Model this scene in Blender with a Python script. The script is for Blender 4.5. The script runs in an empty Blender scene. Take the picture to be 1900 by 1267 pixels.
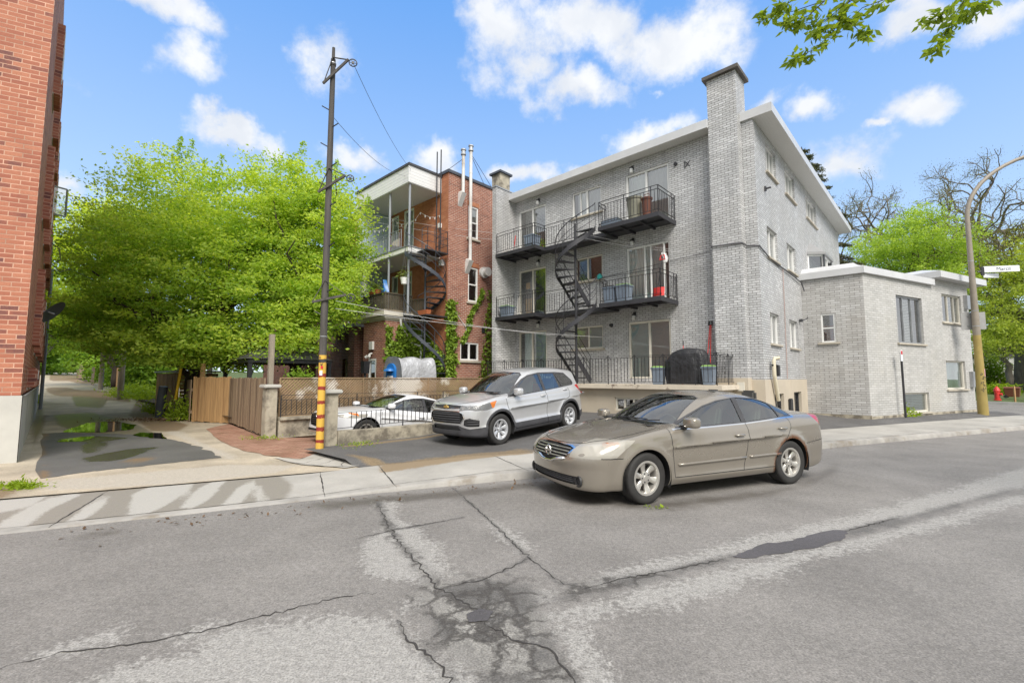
import bpy, bmesh, math, random
import numpy as np
from mathutils import Vector, Matrix
random.seed(7); NP = np.random.default_rng(11)
R = math.radians
scene = bpy.context.scene

# ------------------------------------------------------------------ camera
CAM_H = 1.6
cam_data = bpy.data.cameras.new('camera'); cam = bpy.data.objects.new('camera', cam_data)
scene.collection.objects.link(cam); scene.camera = cam
cam.location = (0, 0, CAM_H); cam.rotation_euler = (R(90 + 4.64), 0, 0)
cam_data.sensor_width = 36; cam_data.lens = 850 / 1900 * 36
cam_data.clip_start = 0.05; cam_data.clip_end = 3000

# ------------------------------------------------------------------ light and exposure
SUN_EL, SUN_AZ = 47, 165            # degrees; azimuth clockwise from +Y
sun_data = bpy.data.lights.new('sun', 'SUN'); sun = bpy.data.objects.new('sun', sun_data)
scene.collection.objects.link(sun)
sun_data.energy = 1.5; sun_data.angle = R(30); sun_data.color = (1.0, 0.945, 0.87)
sd = Vector((math.cos(R(SUN_EL)) * math.sin(R(SUN_AZ)), math.cos(R(SUN_EL)) * math.cos(R(SUN_AZ)), math.sin(R(SUN_EL))))
sun.rotation_euler = sd.to_track_quat('Z', 'Y').to_euler()
scene.view_settings.view_transform = 'Standard'; scene.view_settings.look = 'None'
scene.view_settings.exposure = 1.56; scene.view_settings.gamma = 1.0

world = bpy.data.worlds.new('World'); scene.world = world; world.use_nodes = True
wn = world.node_tree; wn.nodes.clear()
def NN(t, ty, **kw):
    n = t.nodes.new(ty)
    for k, v in kw.items():
        if k.startswith('i_'):
            key = k[2:]; n.inputs[int(key) if key.isdigit() else key].default_value = v
        else: setattr(n, k, v)
    return n
def LK(t, a, b): t.links.new(a, b)
def math_n(t, op, a, b=None, clamp=False):
    n = t.nodes.new('ShaderNodeMath'); n.operation = op; n.use_clamp = clamp
    for i, v in enumerate((a, b)):
        if v is None: continue
        if isinstance(v, (int, float)): n.inputs[i].default_value = v
        else: t.links.new(v, n.inputs[i])
    return n.outputs[0]
def mixc(t, fac, a, b, typ='MIX'):
    n = t.nodes.new('ShaderNodeMix'); n.data_type = 'RGBA'; n.blend_type = typ
    for i, v in ((0, fac), (6, a), (7, b)):
        if isinstance(v, (int, float)): n.inputs[i].default_value = v
        elif isinstance(v, tuple): n.inputs[i].default_value = (*v, 1) if len(v) == 3 else v
        else: t.links.new(v, n.inputs[i])
    return n.outputs[2]
def build_world():
    t = wn
    out = NN(t, 'ShaderNodeOutputWorld'); bg = NN(t, 'ShaderNodeBackground'); LK(t, bg.outputs[0], out.inputs[0])
    sky = NN(t, 'ShaderNodeTexSky', sky_type='NISHITA', sun_disc=False)
    sky.sun_elevation = R(SUN_EL); sky.sun_rotation = R(SUN_AZ); sky.air_density = 1.0; sky.dust_density = 0.6; sky.ozone_density = 2.5
    tc = NN(t, 'ShaderNodeTexCoord')
    # clouds live on a high flat layer: direction -> (x/z', y/z')
    n1 = NN(t, 'ShaderNodeTexNoise', noise_dimensions='3D', i_Scale=7.0, i_Detail=8.0, i_Roughness=0.58)
    LK(t, tc.outputs['Generated'], n1.inputs['Vector'])
    sub = NN(t, 'ShaderNodeVectorMath', operation='SUBTRACT'); LK(t, n1.outputs['Color'], sub.inputs[0]); sub.inputs[1].default_value = (.5, .5, .5)
    sc = NN(t, 'ShaderNodeVectorMath', operation='SCALE'); LK(t, sub.outputs[0], sc.inputs[0]); sc.inputs['Scale'].default_value = 0.14
    ad = NN(t, 'ShaderNodeVectorMath', operation='ADD'); LK(t, tc.outputs['Generated'], ad.inputs[0]); LK(t, sc.outputs[0], ad.inputs[1])
    nrm = NN(t, 'ShaderNodeVectorMath', operation='NORMALIZE'); LK(t, ad.outputs[0], nrm.inputs[0])
    dens = None
    # azimuth, elevation, half-width, half-height in degrees, strength
    for az, el, hw, hh, st in CLOUDS:
        c = (math.cos(R(el)) * math.sin(R(az)), math.cos(R(el)) * math.cos(R(az)), math.sin(R(el)))
        e1 = (math.cos(R(az)), -math.sin(R(az)), 0)
        e2 = (-math.sin(R(el)) * math.sin(R(az)), -math.sin(R(el)) * math.cos(R(az)), math.cos(R(el)))
        acc = None
        for e, h in ((e1, hw), (e2, hh)):
            d = NN(t, 'ShaderNodeVectorMath', operation='DOT_PRODUCT'); LK(t, nrm.outputs[0], d.inputs[0]); d.inputs[1].default_value = e
            v = math_n(t, 'MULTIPLY', d.outputs['Value'], 1 / math.sin(R(h))); v = math_n(t, 'MULTIPLY', v, v)
            acc = v if acc is None else math_n(t, 'ADD', acc, v)
        d = NN(t, 'ShaderNodeVectorMath', operation='DOT_PRODUCT'); LK(t, nrm.outputs[0], d.inputs[0]); d.inputs[1].default_value = c
        front = math_n(t, 'GREATER_THAN', d.outputs['Value'], 0.3)
        b = math_n(t, 'SUBTRACT', 1.0, math_n(t, 'SQRT', acc)); b = math_n(t, 'MAXIMUM', b, -1.0)
        b = math_n(t, 'MULTIPLY', b, st)
        b = math_n(t, 'ADD', math_n(t, 'MULTIPLY', math_n(t, 'ADD', b, 1.0), front), -1.0)
        dens = b if dens is None else math_n(t, 'MAXIMUM', dens, b)
    n2 = NN(t, 'ShaderNodeTexNoise', i_Scale=13.0, i_Detail=9.0, i_Roughness=0.62); LK(t, tc.outputs['Generated'], n2.inputs['Vector'])
    n3 = NN(t, 'ShaderNodeTexNoise', i_Scale=2.2, i_Detail=5.0, i_Roughness=0.55); LK(t, tc.outputs['Generated'], n3.inputs['Vector'])
    sx = NN(t, 'ShaderNodeSeparateXYZ'); LK(t, tc.outputs['Generated'], sx.inputs[0])
    back = math_n(t, 'LESS_THAN', sx.outputs['Y'], 0.15)
    back = math_n(t, 'MAXIMUM', back, math_n(t, 'GREATER_THAN', sx.outputs['Z'], .70))
    bdens = math_n(t, 'MULTIPLY', math_n(t, 'SUBTRACT', n3.outputs[0], 0.22), 4.0)   # dense cloud over the unseen sky, added for neutral fill and glass reflections
    bdens = math_n(t, 'SUBTRACT', math_n(t, 'MULTIPLY', math_n(t, 'ADD', bdens, 1.0), back), 1.0)
    dens = math_n(t, 'MAXIMUM', dens, bdens)
    dd = math_n(t, 'ADD', dens, math_n(t, 'MULTIPLY', math_n(t, 'SUBTRACT', n2.outputs[0], 0.52), 1.9))
    mr = NN(t, 'ShaderNodeMapRange', interpolation_type='SMOOTHSTEP'); LK(t, dd, mr.inputs[0])
    mr.inputs[1].default_value = 0.0; mr.inputs[2].default_value = 0.8; mr.inputs[3].default_value = 0; mr.inputs[4].default_value = 0.96
    el = NN(t, 'ShaderNodeMapRange'); LK(t, sx.outputs['Z'], el.inputs[0]); el.inputs[1].default_value = 0.0; el.inputs[2].default_value = .66
    grad = mixc(t, el.outputs[0], SKY_LOW, SKY_HIGH)
    skyc = mixc(t, .72, mixc(t, 1.0, sky.outputs[0], SKY_TINT, 'MULTIPLY'), grad)
    n4 = NN(t, 'ShaderNodeTexNoise', i_Scale=9.0, i_Detail=4.0); LK(t, nrm.outputs[0], n4.inputs['Vector'])
    n4r = NN(t, 'ShaderNodeMapRange'); LK(t, n4.outputs[0], n4r.inputs[0]); n4r.inputs[1].default_value = .36; n4r.inputs[2].default_value = .6
    cc = mixc(t, n4r.outputs[0], CLOUD_A, CLOUD_B)
    col = mixc(t, mr.outputs[0], skyc, cc)
    LK(t, col, bg.inputs['Color']); bg.inputs['Strength'].default_value = 0.086
SKY_TINT = (0.9, 0.95, 1.0); SKY_LOW = (3.1, 3.75, 4.35); SKY_HIGH = (.68, 1.85, 4.2); CLOUD_A = (3.25, 3.4, 3.65); CLOUD_B = (4.0, 4.05, 4.1)
def _px(u, v, w, h, s=1.0):
    # a cloud's place in the sky (azimuth/elevation) from where it stands relative to the view axis
    r, p = (u - 950) / 850, (633.5 - v) / 850; th = R(4.64)
    d = Vector((r, math.cos(th) - p * math.sin(th), p * math.cos(th) + math.sin(th))).normalized()
    k = 850 * math.sqrt(1 + r * r + p * p)
    return (math.degrees(math.atan2(d.x, d.y)), math.degrees(math.asin(d.z)), math.degrees(w / k), math.degrees(h / k), s)
CLOUDS = [_px(*a) for a in (
    (290, 5, 120, 42), (345, 108, 85, 62), (440, 245, 110, 28), (600, 100, 65, 75, .8), (655, 290, 70, 34), (800, 285, 52, 45), (800, 300, 60, 40, .6),
    (930, 60, 90, 130), (1080, 60, 195, 66), (1260, 70, 160, 75), (1060, 172, 120, 52), (980, 120, 150, 60, .8), (1210, 245, 95, 40), (970, 335, 110, 28),
    (1070, 315, 60, 22), (1520, 207, 55, 42), (1680, 200, 70, 48), (1610, 238, 20, 14), (1560, 300, 80, 60, .9), (1690, 35, 75, 48), (1840, 20, 90, 40), (1420, 200, 50, 28),
    (120, 352, 90, 30), (40, 120, 90, 60, .4), (1215, 160, 20, 16, .7), (1500, 330, 120, 40, .6), (1890, 640, 160, 60))]
build_world()

# ------------------------------------------------------------------ frames measured on site
S = Vector((0.8957, 0.4446, 0)); N = Vector((-0.4446, 0.8957, 0))       # along the street / away from it
C0 = Vector((7.3, 13.3, 0)); RZ = R(-43.4)                                # corner of the grey building and its axes
XL = Vector((0.7266, -0.687, 0)); YL = Vector((0.687, 0.7266, 0))
def W(x, y, z=0.0): return C0 + XL * x + YL * y + Vector((0, 0, z))
def SN(s, n, z=0.0): return S * s + N * n + Vector((0, 0, z))
STREET_RZ = math.atan2(S.y, S.x)
# ------------------------------------------------------------------ materials
MATS = {}
def newmat(name):
    m = bpy.data.materials.new(name); m.use_nodes = True; m.node_tree.nodes.clear(); MATS[name] = m
    return m, m.node_tree
def principled(t, **kw):
    o = NN(t, 'ShaderNodeOutputMaterial'); p = NN(t, 'ShaderNodeBsdfPrincipled'); LK(t, p.outputs[0], o.inputs[0])
    for k, v in kw.items(): p.inputs[k.replace('_', ' ')].default_value = v
    return p
def bumpn(t, p, h, strength=.3, dist=.01):
    b = NN(t, 'ShaderNodeBump'); b.inputs['Strength'].default_value = strength; b.inputs['Distance'].default_value = dist
    LK(t, h, b.inputs['Height']); LK(t, b.outputs[0], p.inputs['Normal'])
def noise(t, vec, scale, detail=4.0, rough=.55, stretch=None):
    if stretch:
        mp = NN(t, 'ShaderNodeMapping'); LK(t, vec, mp.inputs[0]); mp.inputs['Scale'].default_value = stretch; vec = mp.outputs[0]
    n = NN(t, 'ShaderNodeTexNoise', i_Scale=scale, i_Detail=detail, i_Roughness=rough); LK(t, vec, n.inputs['Vector'])
    return n.outputs[0]
def ramp(t, v, lo, hi, a=0.0, b=1.0):
    n = NN(t, 'ShaderNodeMapRange'); LK(t, v, n.inputs[0])
    for i, x in ((1, lo), (2, hi), (3, a), (4, b)): n.inputs[i].default_value = x
    return n.outputs[0]
def pm(name, col, rough=.7, var=.18, scale=2.5, bump=.15, bscale=60, metal=0, stain=None, stretch=None, spec=.5, coat=0, bdist=.004, stain_scale=.8, stain_lo=.52, stain_hi=.7):
    m, t = newmat(name); p = principled(t, Roughness=rough, Metallic=metal)
    p.inputs['Specular IOR Level'].default_value = spec; p.inputs['Coat Weight'].default_value = coat; p.inputs['Coat Roughness'].default_value = .06
    tc = NN(t, 'ShaderNodeTexCoord'); v = tc.outputs['Object']
    a = noise(t, v, scale, 6, .6, stretch)
    c = mixc(t, ramp(t, a, .3, .7), tuple(x * (1 - var) for x in col), tuple(min(1, x * (1 + var)) for x in col))
    if stain:
        s = noise(t, v, stain_scale, 7, .65, stretch)
        c = mixc(t, ramp(t, s, stain_lo, stain_hi), c, stain)
    LK(t, c, p.inputs['Base Color'])
    if bump:
        bumpn(t, p, noise(t, v, bscale, 3, .6, stretch), bump, bdist)
        r = ramp(t, a, .3, .7, max(0.02, rough - .08), min(1, rough + .08)); LK(t, r, p.inputs['Roughness'])
    return m
def wall_uv(t):
    """metres along the wall / metres up, from object coordinates and the object-space normal"""
    tc = NN(t, 'ShaderNodeTexCoord'); s = NN(t, 'ShaderNodeSeparateXYZ'); LK(t, tc.outputs['Object'], s.inputs[0])
    n = NN(t, 'ShaderNodeSeparateXYZ'); LK(t, tc.outputs['Normal'], n.inputs[0])
    side = math_n(t, 'GREATER_THAN', math_n(t, 'ABSOLUTE', n.outputs[0]), .5)
    u = math_n(t, 'ADD', math_n(t, 'MULTIPLY', s.outputs[0], math_n(t, 'SUBTRACT', 1, side)), math_n(t, 'MULTIPLY', s.outputs[1], side))
    cb = NN(t, 'ShaderNodeCombineXYZ'); LK(t, u, cb.inputs[0]); LK(t, s.outputs[2], cb.inputs[1])
    return cb.outputs[0], u, s.outputs[2], tc.outputs['Object']
def brick_mat(name, stops, mortar, bw, bh, ms=.010, rough=.75, smear=None, bump=.6, grime=.25, warm=None, vary=.62):
    m, t = newmat(name); p = principled(t, Roughness=rough)
    uv, u, z, ob = wall_uv(t)
    bt = NN(t, 'ShaderNodeTexBrick', offset=.5, offset_frequency=2)
    bt.inputs['Scale'].default_value = 1; bt.inputs['Mortar Size'].default_value = ms; bt.inputs['Mortar Smooth'].default_value = .25
    bt.inputs['Brick Width'].default_value = bw; bt.inputs['Row Height'].default_value = bh
    LK(t, uv, bt.inputs['Vector'])
    row = math_n(t, 'FLOOR', math_n(t, 'DIVIDE', z, bh))
    odd = math_n(t, 'ABSOLUTE', math_n(t, 'MODULO', row, 2.0))
    off = math_n(t, 'MULTIPLY', math_n(t, 'SUBTRACT', 1.0, odd), bw * .5)
    col = math_n(t, 'FLOOR', math_n(t, 'DIVIDE', math_n(t, 'ADD', u, off), bw))
    cv = NN(t, 'ShaderNodeCombineXYZ'); LK(t, row, cv.inputs[0]); LK(t, col, cv.inputs[1])
    wnz = NN(t, 'ShaderNodeTexWhiteNoise', noise_dimensions='2D'); LK(t, cv.outputs[0], wnz.inputs['Vector'])
    big = noise(t, ob, .55, 5, .6)
    v = math_n(t, 'ADD', math_n(t, 'ADD', math_n(t, 'MULTIPLY', wnz.outputs['Value'], vary), (1 - vary) * .5), math_n(t, 'MULTIPLY', math_n(t, 'SUBTRACT', big, .5), 1.5))
    cr = NN(t, 'ShaderNodeValToRGB'); LK(t, v, cr.inputs[0])
    el = cr.color_ramp.elements
    while len(el) < len(stops): el.new(.5)
    for e, (pos, c) in zip(el, stops): e.position = pos; e.color = (*c, 1)
    fine = noise(t, ob, 30, 5, .7)
    c = mixc(t, ramp(t, fine, .42, .72, 0, .6), cr.outputs[0], smear if smear else tuple(x * .8 for x in stops[0][1]))
    if warm:
        c = mixc(t, ramp(t, noise(t, ob, .35, 4, .6), .5, .72, 0, .55), c, warm)
    mfac = bt.outputs['Fac']
    mvar = mixc(t, ramp(t, noise(t, ob, 2.0, 4), .35, .7), mortar, tuple(min(1, x * 1.9 + .02) for x in mortar))
    c = mixc(t, mfac, c, mvar)
    streak = noise(t, ob, 1.2, 5, .6, (2.5, 2.5, .28))
    c = mixc(t, ramp(t, streak, .5, .8, 0, grime), c, tuple(x * .35 for x in stops[1][1]))
    LK(t, c, p.inputs['Base Color'])
    h = math_n(t, 'ADD', math_n(t, 'SUBTRACT', 1.0, mfac), math_n(t, 'MULTIPLY', fine, .35))
    bumpn(t, p, h, bump, .012)
    return m
def glass_mat(name, tint, refl=1.0, rough=.015, base=.06):
    m, t = newmat(name); o = NN(t, 'ShaderNodeOutputMaterial')
    tr = NN(t, 'ShaderNodeBsdfTransparent'); tr.inputs[0].default_value = (*tint, 1)
    gl = NN(t, 'ShaderNodeBsdfGlossy'); gl.inputs['Roughness'].default_value = rough; gl.inputs[0].default_value = (refl, refl, refl, 1)
    tc = NN(t, 'ShaderNodeTexCoord')
    b = NN(t, 'ShaderNodeBump'); b.inputs['Strength'].default_value = .02; b.inputs['Distance'].default_value = .02
    LK(t, noise(t, tc.outputs['Object'], 1.6, 2), b.inputs['Height']); LK(t, b.outputs[0], gl.inputs['Normal'])
    fr = NN(t, 'ShaderNodeFresnel', i_IOR=1.55)
    f = math_n(t, 'ADD', math_n(t, 'MULTIPLY', fr.outputs[0], 1.3), base, True)
    mx = NN(t, 'ShaderNodeMixShader'); LK(t, f, mx.inputs[0]); LK(t, tr.outputs[0], mx.inputs[1]); LK(t, gl.outputs[0], mx.inputs[2])
    LK(t, mx.outputs[0], o.inputs[0]); return m
def paint_mat(name, col, metal=.0, rough=.38, dirt=.2, coat=1.0, rust=False, dirtcol=(.12, .1, .08)):
    m, t = newmat(name); o = NN(t, 'ShaderNodeOutputMaterial')
    p = NN(t, 'ShaderNodeBsdfPrincipled'); tc = NN(t, 'ShaderNodeTexCoord'); ob = tc.outputs['Object']
    p.inputs['Roughness'].default_value = rough; p.inputs['Metallic'].default_value = metal
    p.inputs['Coat Weight'].default_value = coat; p.inputs['Coat Roughness'].default_value = .09; p.inputs['Coat IOR'].default_value = 1.45
    s = NN(t, 'ShaderNodeSeparateXYZ'); LK(t, ob, s.inputs[0])
    fl = noise(t, ob, 900, 1)
    c = mixc(t, ramp(t, fl, .3, .7), tuple(x * .9 for x in col), tuple(min(1, x * 1.1) for x in col))
    # road film: splashed up from the sills, with a ragged edge
    low = ramp(t, math_n(t, 'ADD', s.outputs[2], math_n(t, 'MULTIPLY', noise(t, ob, 5, 6, .7), .5)), .45, .95, 1, 0)
    df = math_n(t, 'MULTIPLY', low, dirt * 1.6, True)
    df = math_n(t, 'ADD', df, math_n(t, 'MULTIPLY', ramp(t, noise(t, ob, 3, 7, .7), .5, .75), dirt * .5), True)
    c = mixc(t, df, c, dirtcol)
    if rust:
        # corroded lip over the rear wheel
        dx = math_n(t, 'SUBTRACT', s.outputs[0], -1.388); dz = math_n(t, 'SUBTRACT', s.outputs[2], .33)
        rr = math_n(t, 'SQRT', math_n(t, 'ADD', math_n(t, 'MULTIPLY', dx, dx), math_n(t, 'MULTIPLY', dz, dz)))
        rm = ramp(t, math_n(t, 'ADD', rr, math_n(t, 'MULTIPLY', math_n(t, 'SUBTRACT', noise(t, ob, 9, 6, .7), .5), .16)), .372, .43, 1, 0)
        c = mixc(t, rm, c, mixc(t, noise(t, ob, 40, 4), (.05, .02, .01), (.33, .12, .03)))
    LK(t, c, p.inputs['Base Color'])
    LK(t, math_n(t, 'ADD', math_n(t, 'MULTIPLY', df, .35), rough), p.inputs['Roughness'])
    inn = NN(t, 'ShaderNodeBsdfDiffuse'); inn.inputs[0].default_value = (.06, .06, .058, 1)
    g = NN(t, 'ShaderNodeNewGeometry'); mx = NN(t, 'ShaderNodeMixShader')
    LK(t, g.outputs['Backfacing'], mx.inputs[0]); LK(t, p.outputs[0], mx.inputs[1]); LK(t, inn.outputs[0], mx.inputs[2]); LK(t, mx.outputs[0], o.inputs[0])
    return m
def leaf_mat(name, a, b, trans=.45):
    m, t = newmat(name); o = NN(t, 'ShaderNodeOutputMaterial')
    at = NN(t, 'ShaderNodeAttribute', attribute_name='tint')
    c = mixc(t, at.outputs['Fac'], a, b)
    p = NN(t, 'ShaderNodeBsdfPrincipled', i_Roughness=.5); LK(t, c, p.inputs['Base Color']); p.inputs['Specular IOR Level'].default_value = .3
    tl = NN(t, 'ShaderNodeBsdfTranslucent'); tcx = mixc(t, 1.0, c, (1.15, 1.1, .5), 'MULTIPLY'); LK(t, tcx, tl.inputs[0])
    mx = NN(t, 'ShaderNodeMixShader', i_0=trans); LK(t, p.outputs[0], mx.inputs[1]); LK(t, tl.outputs[0], mx.inputs[2]); LK(t, mx.outputs[0], o.inputs[0])
    return m

# ------------------------------------------------------------------ mesh builder
class MB:
    def __init__(s): s.v = []; s.f = []; s.m = []; s.mi = 0
    def add(s, vs, fs):
        o = len(s.v); s.v += [tuple(p) for p in vs]; s.f += [tuple(i + o for i in f) for f in fs]; s.m += [s.mi] * len(fs); return s
    def quad(s, a, b, c, d): return s.add([a, b, c, d], [(0, 1, 2, 3)])
    def box(s, x0, x1, y0, y1, z0, z1):
        return s.add([(x0, y0, z0), (x1, y0, z0), (x1, y1, z0), (x0, y1, z0), (x0, y0, z1), (x1, y0, z1), (x1, y1, z1), (x0, y1, z1)],
                     [(0, 3, 2, 1), (4, 5, 6, 7), (0, 1, 5, 4), (1, 2, 6, 5), (2, 3, 7, 6), (3, 0, 4, 7)])
    def prism(s, poly, z0, z1, inset=None):
        n = len(poly); top = inset if inset else poly
        return s.add([(x, y, z0) for x, y in poly] + [(x, y, z1) for x, y in top],
                     [tuple(range(n - 1, -1, -1)), tuple(range(n, 2 * n))] + [(i, (i + 1) % n, n + (i + 1) % n, n + i) for i in range(n)])
    def beam(s, p, q, w, h, up=(0, 0, 1)):
        p, q = Vector(p), Vector(q); d = (q - p).normalized(); u = Vector(up)
        if abs(d.dot(u)) > .98: u = Vector((1, 0, 0))
        a = d.cross(u).normalized() * w / 2; b = a.cross(d).normalized() * h / 2
        vs = [p - a - b, p + a - b, p + a + b, p - a + b, q - a - b, q + a - b, q + a + b, q - a + b]
        return s.add(vs, [(0, 1, 2, 3), (7, 6, 5, 4), (4, 5, 1, 0), (5, 6, 2, 1), (6, 7, 3, 2), (7, 4, 0, 3)])
    def tube(s, pts, r, n=8, cap=True):
        pts = [Vector(p) for p in pts]; rs = r if isinstance(r, (list, tuple)) else [r] * len(pts); vs = []; a = None
        for i, p in enumerate(pts):
            d = (pts[min(i + 1, len(pts) - 1)] - pts[max(i - 1, 0)])
            d = d.normalized() if d.length > 1e-9 else Vector((0, 0, 1))
            if a is None:
                a = d.cross(Vector((0, 0, 1)) if abs(d.z) < .9 else Vector((1, 0, 0))).normalized()
            else: a = (a - d * a.dot(d)).normalized()
            b = d.cross(a)
            vs += [p + (a * math.cos(2 * math.pi * k / n) + b * math.sin(2 * math.pi * k / n)) * rs[i] for k in range(n)]
        fs = [(i * n + k, i * n + (k + 1) % n, (i + 1) * n + (k + 1) % n, (i + 1) * n + k) for i in range(len(pts) - 1) for k in range(n)]
        if cap: fs += [tuple(range(n - 1, -1, -1)), tuple(range((len(pts) - 1) * n, len(pts) * n))]
        return s.add(vs, fs)
    def lathe(s, prof, n=24, axis='Z', c=(0, 0, 0)):
        vs = []
        for r, h in prof:
            for k in range(n):
                a = 2 * math.pi * k / n; x, y = r * math.cos(a), r * math.sin(a)
                v = (x, y, h) if axis == 'Z' else ((x, h, y) if axis == 'Y' else (h, x, y)); vs.append((v[0] + c[0], v[1] + c[1], v[2] + c[2]))
        fs = [(i * n + k, i * n + (k + 1) % n, (i + 1) * n + (k + 1) % n, (i + 1) * n + k) for i in range(len(prof) - 1) for k in range(n)]
        return s.add(vs, fs)
    def grid(s, fn, nu, nv):
        vs = [fn(i / nu, j / nv) for j in range(nv + 1) for i in range(nu + 1)]; w = nu + 1
        return s.add(vs, [(j * w + i, j * w + i + 1, (j + 1) * w + i + 1, (j + 1) * w + i) for j in range(nv) for i in range(nu)])
    def wall(s, x0, x1, z0, z1, ops=(), depth=.12):
        """wall in the plane y=0 seen from -y, openings (x0,x1,z0,z1) with reveals"""
        xs = sorted({x0, x1, *[v for o in ops for v in o[:2] if x0 < v < x1]}); zs = sorted({z0, z1, *[v for o in ops for v in o[2:4] if z0 < v < z1]})
        for i in range(len(xs) - 1):
            for j in range(len(zs) - 1):
                cx, cz = (xs[i] + xs[i + 1]) / 2, (zs[j] + zs[j + 1]) / 2
                if any(o[0] < cx < o[1] and o[2] < cz < o[3] for o in ops): continue
                s.quad((xs[i], 0, zs[j]), (xs[i + 1], 0, zs[j]), (xs[i + 1], 0, zs[j + 1]), (xs[i], 0, zs[j + 1]))
        for a, b, c, e in [o[:4] for o in ops]:
            d = depth
            s.quad((a, 0, c), (a, 0, e), (a, d, e), (a, d, c)); s.quad((b, 0, e), (b, 0, c), (b, d, c), (b, d, e))
            s.quad((a, 0, e), (b, 0, e), (b, d, e), (a, d, e)); s.quad((b, 0, c), (a, 0, c), (a, d, c), (b, d, c))
        return s
    def build(s, name, mat, parent=None, loc=(0, 0, 0), rz=0, smooth=False, bevel=0, recalc=False):
        me = bpy.data.meshes.new(name); me.from_pydata(s.v, [], s.f)
        for m in (mat if isinstance(mat, (list, tuple)) else [mat]): me.materials.append(m if not isinstance(m, str) else MATS[m])
        if any(s.m): me.polygons.foreach_set('material_index', s.m)
        if bevel or recalc:
            bm = bmesh.new(); bm.from_mesh(me)
            if recalc: bmesh.ops.recalc_face_normals(bm, faces=bm.faces)
            if bevel: bmesh.ops.bevel(bm, geom=list(bm.edges), offset=bevel, segments=2, affect='EDGES', clamp_overlap=True)
            bm.to_mesh(me); bm.free()
        if smooth: me.polygons.foreach_set('use_smooth', [True] * len(me.polygons)); 
        if smooth and smooth != 'all': me.set_sharp_from_angle(angle=R(40))
        me.update()
        o = bpy.data.objects.new(name, me); scene.collection.objects.link(o)
        if parent: o.parent = parent
        o.location = loc; o.rotation_euler = (0, 0, rz)
        return o
def tag(o, label, cat, group=None):
    o['label'] = label; o['category'] = cat
    if group: o['group'] = group
    return o
def thing(name, label, cat, loc=(0, 0, 0), rz=0, group=None):
    o = bpy.data.objects.new(name, None); scene.collection.objects.link(o); o.empty_display_size = .2
    o.location = loc; o.rotation_euler = (0, 0, rz); return tag(o, label, cat, group)
def struct(o): o['kind'] = 'structure'; return o
def kids(o): return [c for c in scene.collection.objects if c.parent == o]
def copy_tree(o, parent=None):
    c = o.copy(); scene.collection.objects.link(c); c.parent = parent
    for ch in kids(o): copy_tree(ch, c)
    return c
def text_mesh(body, name, size, mat, parent, loc, rot, ext=.002):
    cu = bpy.data.curves.new('lettering', 'FONT'); cu.body = body; cu.size = size; cu.extrude = ext; cu.align_x = 'LEFT'
    tmp = bpy.data.objects.new('lettering', cu); scene.collection.objects.link(tmp)
    dg = bpy.context.evaluated_depsgraph_get(); me = bpy.data.meshes.new_from_object(tmp.evaluated_get(dg))
    bpy.data.objects.remove(tmp); me.materials.clear(); me.materials.append(MATS[mat])
    o = bpy.data.objects.new(name, me); scene.collection.objects.link(o); o.parent = parent; o.location = loc; o.rotation_euler = rot
    return o
def leaves(name, mat, pts, size, parent=None, tint=None, loc=(0, 0, 0), droop=.25, seed=1, kind=None, aspect=.5, flat=0.0):
    """many small pointed leaf faces, one per point; pts (n,3), size scalar or (n,)"""
    rg = np.random.default_rng(seed); n = len(pts); pts = np.asarray(pts, float)
    sz = np.broadcast_to(np.asarray(size, float), (n,)) * rg.uniform(.65, 1.35, n)
    ax = rg.normal(size=(n, 3)); ax[:, 2] = ax[:, 2] * .5 - droop; ax /= np.linalg.norm(ax, axis=1)[:, None]
    up = rg.normal(size=(n, 3)); up[:, 2] += flat; sd_ = np.cross(ax, up); sd_ /= np.linalg.norm(sd_, axis=1)[:, None] + 1e-9
    nr = np.cross(sd_, ax)
    a = pts; tip = pts + ax * sz[:, None]; mid = pts + ax * (sz * .45)[:, None] - nr * (sz * .08)[:, None]
    l = mid + sd_ * (sz * aspect * .5)[:, None] + nr * (sz * .12)[:, None]; r = mid - sd_ * (sz * aspect * .5)[:, None] + nr * (sz * .12)[:, None]
    V = np.stack([a, l, tip, r], 1).reshape(-1, 3)
    me = bpy.data.meshes.new(name); me.vertices.add(4 * n); me.vertices.foreach_set('co', V.ravel())
    me.loops.add(4 * n); me.loops.foreach_set('vertex_index', np.arange(4 * n)); me.polygons.add(n)
    me.polygons.foreach_set('loop_start', np.arange(0, 4 * n, 4)); me.update(calc_edges=True); me.validate()
    at = me.attributes.new('tint', 'FLOAT', 'FACE'); tv = rg.uniform(0, 1, n) * .5 + .25
    if tint is not None: tv = np.clip(tint + rg.normal(0, .16, n), 0, 1)
    at.data.foreach_set('value', tv.astype(np.float32))
    me.materials.append(MATS[mat]); o = bpy.data.objects.new(name, me); scene.collection.objects.link(o)
    if parent: o.parent = parent
    o.location = loc
    if kind: o['kind'] = kind
    return o
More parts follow.
